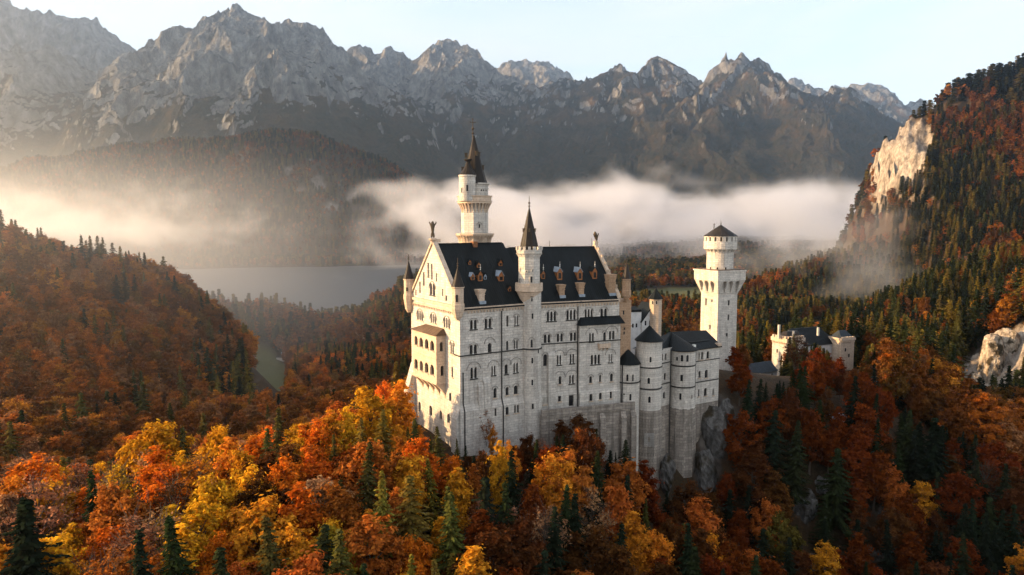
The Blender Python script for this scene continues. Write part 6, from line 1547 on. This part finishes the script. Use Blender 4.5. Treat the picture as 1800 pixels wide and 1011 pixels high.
rngt = np.random.default_rng(77)
for _ in range(52000):
    b = math.atan((rngt.uniform(-450, 2250) - 900) / FPX); r = math.sqrt(rngt.uniform(58 ** 2, 262 ** 2))
    x, y = r * math.sin(b), r * math.cos(b)
    if near_tree(x, y, 5.1) or blocked(x, y): continue
    z = gz1(x, y)
    px, py = proj((x, y, z))
    if not (-450 < px < 2250): continue
    if float(cliff_mask(np.array([[x]]), np.array([[y]]), np.array([[z]]))[0, 0]) > 0.4: continue
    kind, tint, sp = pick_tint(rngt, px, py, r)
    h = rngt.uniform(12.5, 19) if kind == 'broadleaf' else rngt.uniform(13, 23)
    if not (x < -20 and y > 185) and px > -50:
        lo = max(ceil_y(px - 14), ceil_y(px + 14), ceil_y(px))
        zc = at(px, lo, y)[2]
        hm = zc - z
        if hm < 6: continue
        h = min(h, hm * rngt.uniform(0.8, 1.0))
    if hides_rock(x, y, z, h): continue
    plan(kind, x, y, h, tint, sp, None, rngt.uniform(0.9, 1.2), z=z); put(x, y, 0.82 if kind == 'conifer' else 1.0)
print('planned near trees', len(trees), sum(t['kind'] == 'conifer' for t in trees))
# ------------------------------------------------------------------ which trees stand as individuals: those that show largest
def tree_dims(t):
    lib = CF if t['kind'] == 'conifer' else (SP if t['sparse'] else BL)
    i = t['var'] if t['var'] is not None else int(abs(t['x'] * 7.13 + t['y'] * 3.7)) % len(lib)
    me, tr, H, Wd = lib[i]; s = t['h'] / H
    sw = s * t['wide']
    if t['kind'] == 'broadleaf': sw = min(sw, 9.0 / Wd * 1.15) if t['wide'] < 1.3 else sw
    sw = max(sw, 0.55 * s)
    return me, tr, s, sw, Wd * sw
buf = np.zeros((253, 450), bool)
yy, xx = np.mgrid[0:253, 0:450]
for t in sorted(trees, key=lambda t: math.hypot(t['x'], t['y'])):
    px, py0 = proj((t['x'], t['y'], t['z'] + t['h'])); _, py1 = proj((t['x'], t['y'], t['z'] + t['h'] * 0.15))
    wpx = tree_dims(t)[4] / t['y'] * FPX
    x0, x1 = int((px - wpx / 2) / 4), int((px + wpx / 2) / 4) + 1; y0, y1 = int(py0 / 4), int(py1 / 4) + 1
    t['px'], t['py'] = px, py0; t['see'] = 0
    xa, xb, ya, yb = max(x0, 0), min(x1, 450), max(y0, 0), min(y1, 253)
    if xa >= xb or ya >= yb: continue
    el = ((xx[ya:yb, xa:xb] - (x0 + x1) / 2) / max((x1 - x0) / 2, .5)) ** 2 + ((yy[ya:yb, xa:xb] - (y0 + y1) / 2) / max((y1 - y0) / 2, .5)) ** 2 < 1
    if t['kind'] == 'conifer': el &= np.abs(xx[ya:yb, xa:xb] - (x0 + x1) / 2) < (yy[ya:yb, xa:xb] - y0 + 1) / max(y1 - y0, 1) * (x1 - x0) / 2 + 0.5
    t['see'] = int((el & ~buf[ya:yb, xa:xb]).sum()); buf[ya:yb, xa:xb] |= el
for kind in ('broadleaf', 'conifer'):
    l = sorted([t for t in trees if t['kind'] == kind and t['see'] >= 6], key=lambda t: -t['see'])
    for i, t in enumerate(l): t['solo'] = i < 300
solo = [t for t in trees if t.get('solo')]

def zone_of(t):
    px, py, y = t['px'], t['py'], t['y']
    if y > 205 and 1260 < px < 1620: return 'beside the gatehouse'
    if px < 720 and py < 775: return 'on the crest against the dark valley'
    if px < 150: return 'in the bottom corner of the wood' if py > 900 else 'on the near end of the crest'
    if px < 330: return 'low on the sunlit slope' if py > 900 else 'on the pinkish crest'
    if px < 560: return 'at the foot of the golden slope' if py > 900 else 'in the golden middle of the slope'
    if px < 720: return 'in shade at the slope foot' if py > 880 else 'on the slope short of the sunlit gable'
    if px < 830: return 'deep below the palace corner' if py > 850 else 'right below the sunlit gable'
    if px < 960: return 'deep below the long shaded facade' if py > 860 else 'at the foot of the shaded facade'
    if px < 1115: return 'deep below the terrace wall' if py > 860 else 'against the terrace wall'
    if px < 1270: return 'at the foot of the tall footings' if py < 930 else 'in the ravine under the footings'
    if px < 1420: return 'on the slope by the square tower' if py < 800 else 'near the pale rocks'
    if px < 1600: return 'below the viewing hut' if py < 850 else 'among the rocks of the dark slope'
    return 'in the dark gully' if py < 880 else 'in the dark far corner'
ORD = ['', 'second', 'third', 'fourth', 'fifth', 'sixth', 'seventh', 'eighth', 'ninth', 'tenth', 'eleventh', 'twelfth', 'thirteenth', 'fourteenth', 'fifteenth', 'sixteenth', 'seventeenth', 'eighteenth', 'nineteenth', 'twentieth']
grp = {}
for t in solo:
    form = 'pointed conifer' if t['kind'] == 'conifer' else ('half bare tree' if t['sparse'] else 'leafy tree')
    grp.setdefault((t['tint'], form, zone_of(t)), []).append(t)
for (tint, form, zone), l in grp.items():
    l.sort(key=lambda t: t['px'])
    if len(l) == 1: l[0]['label'] = f'the only {tint} {form} {zone}'
    elif len(l) == 2:
        big = max(l, key=lambda t: t['see'])
        for t in l: t['label'] = f"{'larger' if t is big else 'smaller'} of two {tint} {form}s {zone}".replace('trees', 'trees')
    else:
        for i, t in enumerate(l): t['label'] = f"{'first' if i == 0 else ORD[i]} {tint} {form} from the left {zone}"

print('LONG', [t['label'] for t in solo if len(t['label'].split()) > 16])
rngp = np.random.default_rng(5)
for t in solo:
    me, tr, s, sw, _ = tree_dims(t)
    o = empty('conifer_tree' if t['kind'] == 'conifer' else 'broadleaf_tree', (t['x'], t['y'], t['z']), t['label'], 'tree', 'conifers on the castle hill' if t['kind'] == 'conifer' else 'autumn trees on the castle hill')
    o.rotation_euler = (float(rngp.normal() * 0.035), float(rngp.normal() * 0.035), float(rngp.uniform(0, 6.28))); k_ = float(rngp.uniform(0.9, 1.12)); o.scale = (sw * k_, sw / k_, s)
    c = bpy.data.objects.new('crown', me); COL.objects.link(c); c.parent = o
    v = rngp.uniform(0.78, 1.2); w = rngp.uniform(0.88, 1.15)
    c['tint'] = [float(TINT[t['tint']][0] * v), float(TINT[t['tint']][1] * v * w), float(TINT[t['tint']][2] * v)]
    k = bpy.data.objects.new('trunk', tr); COL.objects.link(k); k.parent = o

# ------------------------------------------------------------------ the woods beyond, as masses
def visible(x, y, z, margin=14.0):
    r = np.hypot(x, y); ok = np.ones(len(x), bool)
    for f in np.concatenate([np.linspace(0.12, 0.9, 40), np.linspace(0.91, 0.985, 14)]):
        ok &= z * f + margin > terrain((x * f)[None], (y * f)[None])[0]
    return ok

PTS = {'broadleaf': [], 'conifer': []}
def wood(r0, r1, n, seed, lod, conf, hrange=(9, 22), pxr=(-350, 2150)):
    rng = np.random.default_rng(seed)
    b = np.arctan((rng.uniform(pxr[0], pxr[1], n) - 900) / FPX); r = np.sqrt(rng.uniform(r0 ** 2, r1 ** 2, n))
    x, y = r * np.sin(b), r * np.cos(b)
    z = terrain(x[None], y[None])[0]
    keep = z > LAKE_Z + 1.0
    x, y, z, r = x[keep], y[keep], z[keep], r[keep]
    k = (fields_mask(x[None], y[None], z[None])[0] < 0.35) & (cliff_mask(x[None], y[None], z[None])[0] < 0.55)
    x, y, z, r = x[k], y[k], z[k], r[k]
    h = hrange[0] + (hrange[1] - hrange[0]) * rng.beta(2.2, 1.6, len(x)) * 1.15
    k = fbm(x / 38, y / 38, 3, 231) > -0.32; x, y, z, r, h = x[k], y[k], z[k], r[k], h[k]
    if r0 < 300:      # keep the gatehouse clear
        px = 900 + FPX * x / y; lim = np.interp(px, CEIL[:, 0], CEIL[:, 1]); top = (392 - lim) / FPX * y - z
        zone_ = (px > 1260) & (px < 1570) & (y < 300)
        h = np.where(zone_, np.minimum(h, top), h)
        ok = (h > 6) & ~np.array([blocked(a, b) for a, b in zip(x, y)]); x, y, z, h, r = x[ok], y[ok], z[ok], h[ok], r[ok]
    if r0 < 500:
        nc_ = np.ones(len(x), bool)
        for cx_, cy_, w_, Y_ in _cpx:
            pxx = 900 + FPX * x / y; pyt = 392 - (z + h) / y * FPX; pyb = 392 - z / y * FPX
            nc_ &= ~((y < Y_ + 2) & (np.abs(pxx - cx_) < w_ * 0.8) & (pyt < cy_ + w_ * 0.4) & (pyb > cy_ - w_ * 0.3))
        x, y, z, h, r = x[nc_], y[nc_], z[nc_], h[nc_], r[nc_]
    if r1 < 900:      # nothing tall in front of the meadow
        pxx = 900 + FPX * x / y; pyt = 392 - (z + h) / y * FPX; pyb = 392 - z / y * FPX
        k = ~((pxx > 436) & (pxx < 504) & (y < 760) & (pyt < 684) & (pyb > 644)); x, y, z, h, r = x[k], y[k], z[k], h[k], r[k]
    v = visible(x, y, z + h, 16.0 if r1 < 900 else 25.0)
    x, y, z, h, r = x[v], y[v], z[v], h[v], r[v]
    # kinds and colours drift in patches
    f = fbm(x / 130, y / 130, 4, 201); g = fbm(x / 60, y / 60, 3, 207); px = 900 + FPX * x / y
    rightness = smooth(1250, 1500, px)
    pc = np.clip(conf + 0.35 * rightness + 1.9 * f - (0.12 if r1 < 1000 else 0.0) * (px < 760), 0.05, 0.95)
    pc = np.where((px < 330) & (r < 620), pc * 0.45, pc)
    isc = rng.random(len(x)) < pc
    pal_b = np.array([TINT['copper'], TINT['russet brown'], TINT['rust red'], TINT['amber'], TINT['bright orange'], TINT['pinkish brown'], TINT['olive']])
    wts = np.array([3, 3, 2, 1.6, 1.2, 1.5, 0.8]); wts /= wts.sum()
    ib = rng.choice(7, len(x), p=wts); pal_c = np.array([TINT['dark green'], TINT['blackish green'], TINT['mossy green'], TINT['olive'], TINT['golden green']])
    ic = rng.choice(5, len(x), p=[0.3, 0.2, 0.25, 0.13, 0.12])
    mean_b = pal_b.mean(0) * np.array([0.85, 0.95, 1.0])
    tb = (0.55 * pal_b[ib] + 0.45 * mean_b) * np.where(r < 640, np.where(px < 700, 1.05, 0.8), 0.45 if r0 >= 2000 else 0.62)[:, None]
    tint = np.where(isc[:, None], pal_c[ic], tb) * rng.uniform(0.8, 1.15, (len(x), 1)) * (1 + 0.45 * g)[:, None]
    var = rng.integers(0, 6, len(x))
    for kind, m in (('broadleaf', ~isc), ('conifer', isc)):
        hh = h[m] * (1.25 if kind == 'conifer' else 1.0)
        PTS[kind].append((np.stack([x[m], y[m], z[m] - 0.3], 1), tint[m], hh, rng.uniform(0, 6.28, m.sum()), np.full(m.sum(), lod), var[m]))

# leftovers of the castle hill go into the masses as well
for kind in ('broadleaf', 'conifer'):
    l = [t for t in trees if t['kind'] == kind and not t.get('solo')]
    if l:
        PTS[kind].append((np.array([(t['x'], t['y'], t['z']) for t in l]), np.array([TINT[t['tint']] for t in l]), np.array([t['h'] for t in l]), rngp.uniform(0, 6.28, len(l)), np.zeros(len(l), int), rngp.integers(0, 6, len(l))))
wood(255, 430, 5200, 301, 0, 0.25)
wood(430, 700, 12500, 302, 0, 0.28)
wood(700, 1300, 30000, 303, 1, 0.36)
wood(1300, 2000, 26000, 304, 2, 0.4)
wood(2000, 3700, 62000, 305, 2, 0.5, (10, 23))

def forest(name, kind, protos, label, cat):
    d = PTS[kind]
    P_ = np.concatenate([a[0] for a in d]); T_ = np.concatenate([a[1] for a in d]); H_ = np.concatenate([a[2] for a in d]); R_ = np.concatenate([a[3] for a in d]); LOD = np.concatenate([a[4] for a in d]); V_ = np.concatenate([a[5] for a in d])
    sel = np.zeros(len(P_), int); flat = []
    for lod in (0, 1, 2):
        n = len(protos[lod]); sel = np.where(LOD == lod, len(flat) + V_ % n, sel); flat += protos[lod]
    hs = np.array([p[1] for p in flat])[sel]
    me = bpy.data.meshes.new(name); me.vertices.add(len(P_)); me.vertices.foreach_set('co', P_.astype(np.float32).ravel())
    def attr(nm, typ, arr, key='value'):
        a = me.attributes.new(nm, typ, 'POINT'); a.data.foreach_set(key, np.ascontiguousarray(arr).ravel())
    attr('tint', 'FLOAT_COLOR', np.concatenate([T_, np.ones((len(T_), 1))], 1).astype(np.float32), 'color')
    s = H_ / hs; w = s * np.random.default_rng(3).uniform(0.95, 1.3, len(s))
    attr('scl', 'FLOAT_VECTOR', np.stack([w, w, s], 1).astype(np.float32), 'vector')
    attr('rot', 'FLOAT_VECTOR', np.stack([R_ * 0, R_ * 0, R_], 1).astype(np.float32), 'vector')
    attr('sel', 'INT', sel.astype(np.int32))
    o = bpy.data.objects.new(name, me); COL.objects.link(o); tag(o, label, cat, kind='stuff')
    ng = bpy.data.node_groups.new(name, 'GeometryNodeTree'); ng.is_modifier = True
    ng.interface.new_socket('Geometry', in_out='INPUT', socket_type='NodeSocketGeometry'); ng.interface.new_socket('Geometry', in_out='OUTPUT', socket_type='NodeSocketGeometry')
    gi = ng.nodes.new('NodeGroupInput'); go = ng.nodes.new('NodeGroupOutput'); jn = ng.nodes.new('GeometryNodeJoinGeometry')
    def nattr(nm, typ):
        a = ng.nodes.new('GeometryNodeInputNamedAttribute'); a.data_type = typ; a.inputs[0].default_value = nm; return a.outputs[0]
    sc, ro_, se = nattr('scl', 'FLOAT_VECTOR'), nattr('rot', 'FLOAT_VECTOR'), nattr('sel', 'INT')
    for i, (pm, _) in enumerate(flat):
        po = bpy.data.objects.new(kind + '_tree_form', pm)          # mesh source for the points, itself not placed in the scene
        cmp_ = ng.nodes.new('FunctionNodeCompare'); cmp_.data_type = 'INT'; cmp_.operation = 'EQUAL'
        ii = [s_ for s_ in cmp_.inputs if s_.enabled and s_.type == 'INT']
        ng.links.new(se, ii[0]); ii[1].default_value = i
        ob = ng.nodes.new('GeometryNodeObjectInfo'); ob.inputs['Object'].default_value = po
        ip = ng.nodes.new('GeometryNodeInstanceOnPoints')
        ng.links.new(gi.outputs[0], ip.inputs['Points']); ng.links.new(cmp_.outputs[0], ip.inputs['Selection']); ng.links.new(ob.outputs['Geometry'], ip.inputs['Instance'])
        ng.links.new(ro_, ip.inputs['Rotation']); ng.links.new(sc, ip.inputs['Scale'])
        ng.links.new(ip.outputs[0], jn.inputs[0])
    ng.links.new(jn.outputs[0], go.inputs[0])
    md = o.modifiers.new('trees', 'NODES'); md.node_group = ng
    print(name, len(P_))
    return o
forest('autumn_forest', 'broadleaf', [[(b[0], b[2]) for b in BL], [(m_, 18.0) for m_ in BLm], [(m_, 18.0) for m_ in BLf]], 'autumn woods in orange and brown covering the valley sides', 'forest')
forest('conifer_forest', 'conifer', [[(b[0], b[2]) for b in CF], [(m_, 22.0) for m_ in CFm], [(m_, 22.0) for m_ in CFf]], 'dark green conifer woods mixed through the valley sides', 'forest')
# ------------------------------------------------------------------ air: even haze in one closed box, and fog banks in the valley
def haze_box():
    m = bpy.data.materials.new('haze'); m.use_nodes = True; nt = m.node_tree; nt.nodes.clear()
    out = nt.nodes.new('ShaderNodeOutputMaterial'); v = nt.nodes.new('ShaderNodeVolumePrincipled')
    v.inputs['Color'].default_value = (0.64, 0.81, 1.0, 1); v.inputs['Density'].default_value = HAZE; v.inputs['Anisotropy'].default_value = 0.8
    nt.links.new(v.outputs[0], out.inputs['Volume'])
    b = MB(); x0, x1, y0, y1, z0, z1 = -7000, 7000, -400, 9600, -176, 2300
    b.box8([(x0, y0, z0), (x1, y0, z0), (x1, y1, z0), (x0, y1, z0), (x0, y0, z1), (x1, y0, z1), (x1, y1, z1), (x0, y1, z1)])
    o = b.build('haze', m); tag(o, 'pale morning haze filling the whole valley', 'haze', kind='stuff'); o.display_type = 'WIRE'
HAZE = 5.0e-5
haze_box()

def fog_bank(name, x0, x1, y0, y1, z0, z1, dens, scale, thr, soft, fades, label, step=1.0, seed=0.0, ani=0.5, col=(0.97, 0.95, 0.94), zs=2.0, tilt=0.0, veil=None, top=None):
    """Drifting valley fog: noise density inside a closed box; thr low/high = noise level needed at the bottom/top."""
    m = bpy.data.materials.new(name); m.use_nodes = True; nt = m.node_tree; nt.nodes.clear(); L = nt.links.new
    out = nt.nodes.new('ShaderNodeOutputMaterial'); v = nt.nodes.new('ShaderNodeVolumePrincipled')
    geo = nt.nodes.new('ShaderNodeNewGeometry'); sep = nt.nodes.new('ShaderNodeSeparateXYZ'); L(geo.outputs['Position'], sep.inputs[0])
    mp = node(nt, 'ShaderNodeMapping'); mp.inputs['Scale'].default_value = (1, 1, zs); mp.inputs['Location'].default_value = (seed, seed * 1.7, seed * .6); L(geo.outputs['Position'], mp.inputs['Vector'])
    n = node(nt, 'ShaderNodeTexNoise', i_Scale=scale, i_Detail=3.0, i_Roughness=0.58); n.inputs['Distortion'].default_value = 0.3; L(mp.outputs[0], n.inputs['Vector'])
    def mr(sock, a, b, c, d, smooth_=False):
        r = nt.nodes.new('ShaderNodeMapRange'); r.inputs[1].default_value = a; r.inputs[2].default_value = b; r.inputs[3].default_value = c; r.inputs[4].default_value = d
        if smooth_: r.interpolation_type = 'SMOOTHSTEP'
        L(sock, r.inputs[0]); return r.outputs[0]
    def mth(op, a, b):
        k = nt.nodes.new('ShaderNodeMath'); k.operation = op
        for i, q in enumerate((a, b)):
            if hasattr(q, 'is_output'): L(q, k.inputs[i])
            else: k.inputs[i].default_value = q
        return k.outputs[0]
    zc = sep.outputs[2]
    if tilt: zc = mth('SUBTRACT', zc, mth('MULTIPLY', sep.outputs[0], tilt))
    t = mr(zc, thr[0], thr[1], thr[2], thr[3])
    if top: t = mth('MAXIMUM', t, mr(zc, *top))
    for axis, a, b, amt in fades: t = mth('ADD', t, mr(sep.outputs[axis], a, b, amt, 0.0, True))
    d = mth('SUBTRACT', n.outputs[0], t)
    d = mr(d, 0.0, soft, 0.0, 1.0, True)
    d = mth('MULTIPLY', d, dens)
    if veil:      # an even thin veil that thins out towards the edges
        q = veil[0]
        for axis, a, b in veil[1:]: q = mth('MULTIPLY', mr(sep.outputs[axis], a, b, 0.0, 1.0, True), q)
        d = mth('ADD', d, q)
    L(d, v.inputs['Density']); v.inputs['Color'].default_value = (*col, 1); v.inputs['Anisotropy'].default_value = ani
    L(v.outputs[0], out.inputs['Volume'])
    m.cycles.volume_step_rate = step
    b = MB(); b.box8([(x0, y0, z0), (x1, y0, z0), (x1, y1, z0), (x0, y1, z0), (x0, y0, z1), (x1, y0, z1), (x1, y1, z1), (x0, y1, z1)])
    o = b.build(name, m); tag(o, label, 'fog', kind='stuff'); o.display_type = 'WIRE'
    return o
cy.volume_max_steps = 256
fog_bank('valley_fog', -900, 2150, 1300, 3620, -152, 330, 0.0062, 0.0036, (-140, 140, 0.37, 0.41), 0.26,
         [(1, 1300, 2300, 0.24), (0, -760, -230, 0.36)], 'bank of pinkish white fog filling the valley behind the castle', step=0.12, seed=40, ani=0.3, col=(0.955, 0.95, 0.985), zs=1.4, top=(100, 255, 0.42, 0.90))
fog_bank('lake_fog', -2600, -40, 240, 2500, -146, 230, 0.0036, 0.0048, (-20, 210, 0.40, 0.68), 0.24,
         [(1, 1000, 1500, 0.45), (0, -350, -1050, 0.32), (2, -140, -10, 0.24), (1, 1500, 2100, 0.12)], 'golden wisps of fog drifting over the lake and the near ridge', step=0.13, seed=12.6, ani=0.55, col=(0.98, 0.97, 0.97), zs=1.5,
         veil=(0.0018, (0, -60, -420), (1, 240, 420), (1, 1000, 700), (2, 90, -30)))
fog_bank('slope_mist', 250, 1050, 760, 1330, -130, 120, 0.0052, 0.0070, (-90, 80, 0.38, 0.60), 0.26,
         [(1, 760, 900, 0.3), (0, 250, 420, 0.3), (0, 1050, 900, 0.3), (2, -130, -60, 0.2)], 'wisps of pale mist rising through the woods of the steep mountainside', step=0.12, seed=7.3, ani=0.4, col=(0.96, 0.96, 0.98), zs=1.3)

def glow_haze():
    """The thicker, sun-filled air over the left of the valley: even air that thins out to its edges."""
    m = bpy.data.materials.new('sunlit_haze'); m.use_nodes = True; nt = m.node_tree; nt.nodes.clear(); L = nt.links.new
    out = nt.nodes.new('ShaderNodeOutputMaterial'); v = nt.nodes.new('ShaderNodeVolumePrincipled'); geo = nt.nodes.new('ShaderNodeNewGeometry'); sep = nt.nodes.new('ShaderNodeSeparateXYZ'); L(geo.outputs['Position'], sep.inputs[0])
    q = 0.000085
    for axis, a, b in ((0, -1000, -3100), (1, 1200, 2400), (1, 4600, 4000), (2, 2100, 500)):
        r = nt.nodes.new('ShaderNodeMapRange'); r.interpolation_type = 'SMOOTHSTEP'; r.inputs[1].default_value = a; r.inputs[2].default_value = b; L(sep.outputs[axis], r.inputs[0])
        k = nt.nodes.new('ShaderNodeMath'); k.operation = 'MULTIPLY'; L(r.outputs[0], k.inputs[0])
        if hasattr(q, 'is_output'): L(q, k.inputs[1])
        else: k.inputs[1].default_value = q
        q = k.outputs[0]
    L(q, v.inputs['Density']); v.inputs['Color'].default_value = (1, 0.97, 0.95, 1); v.inputs['Anisotropy'].default_value = 0.7
    L(v.outputs[0], out.inputs['Volume']); m.cycles.volume_step_rate = 0.4
    b = MB(); x0, x1, y0, y1, z0, z1 = -5200, -450, 1150, 4650, -160, 2150
    b.box8([(x0, y0, z0), (x1, y0, z0), (x1, y1, z0), (x0, y1, z0), (x0, y0, z1), (x1, y0, z1), (x1, y1, z1), (x0, y1, z1)])
    o = b.build('sunlit_haze', m); tag(o, 'golden sunlit haze over the near end of the mountains', 'haze', kind='stuff'); o.display_type = 'WIRE'
glow_haze()
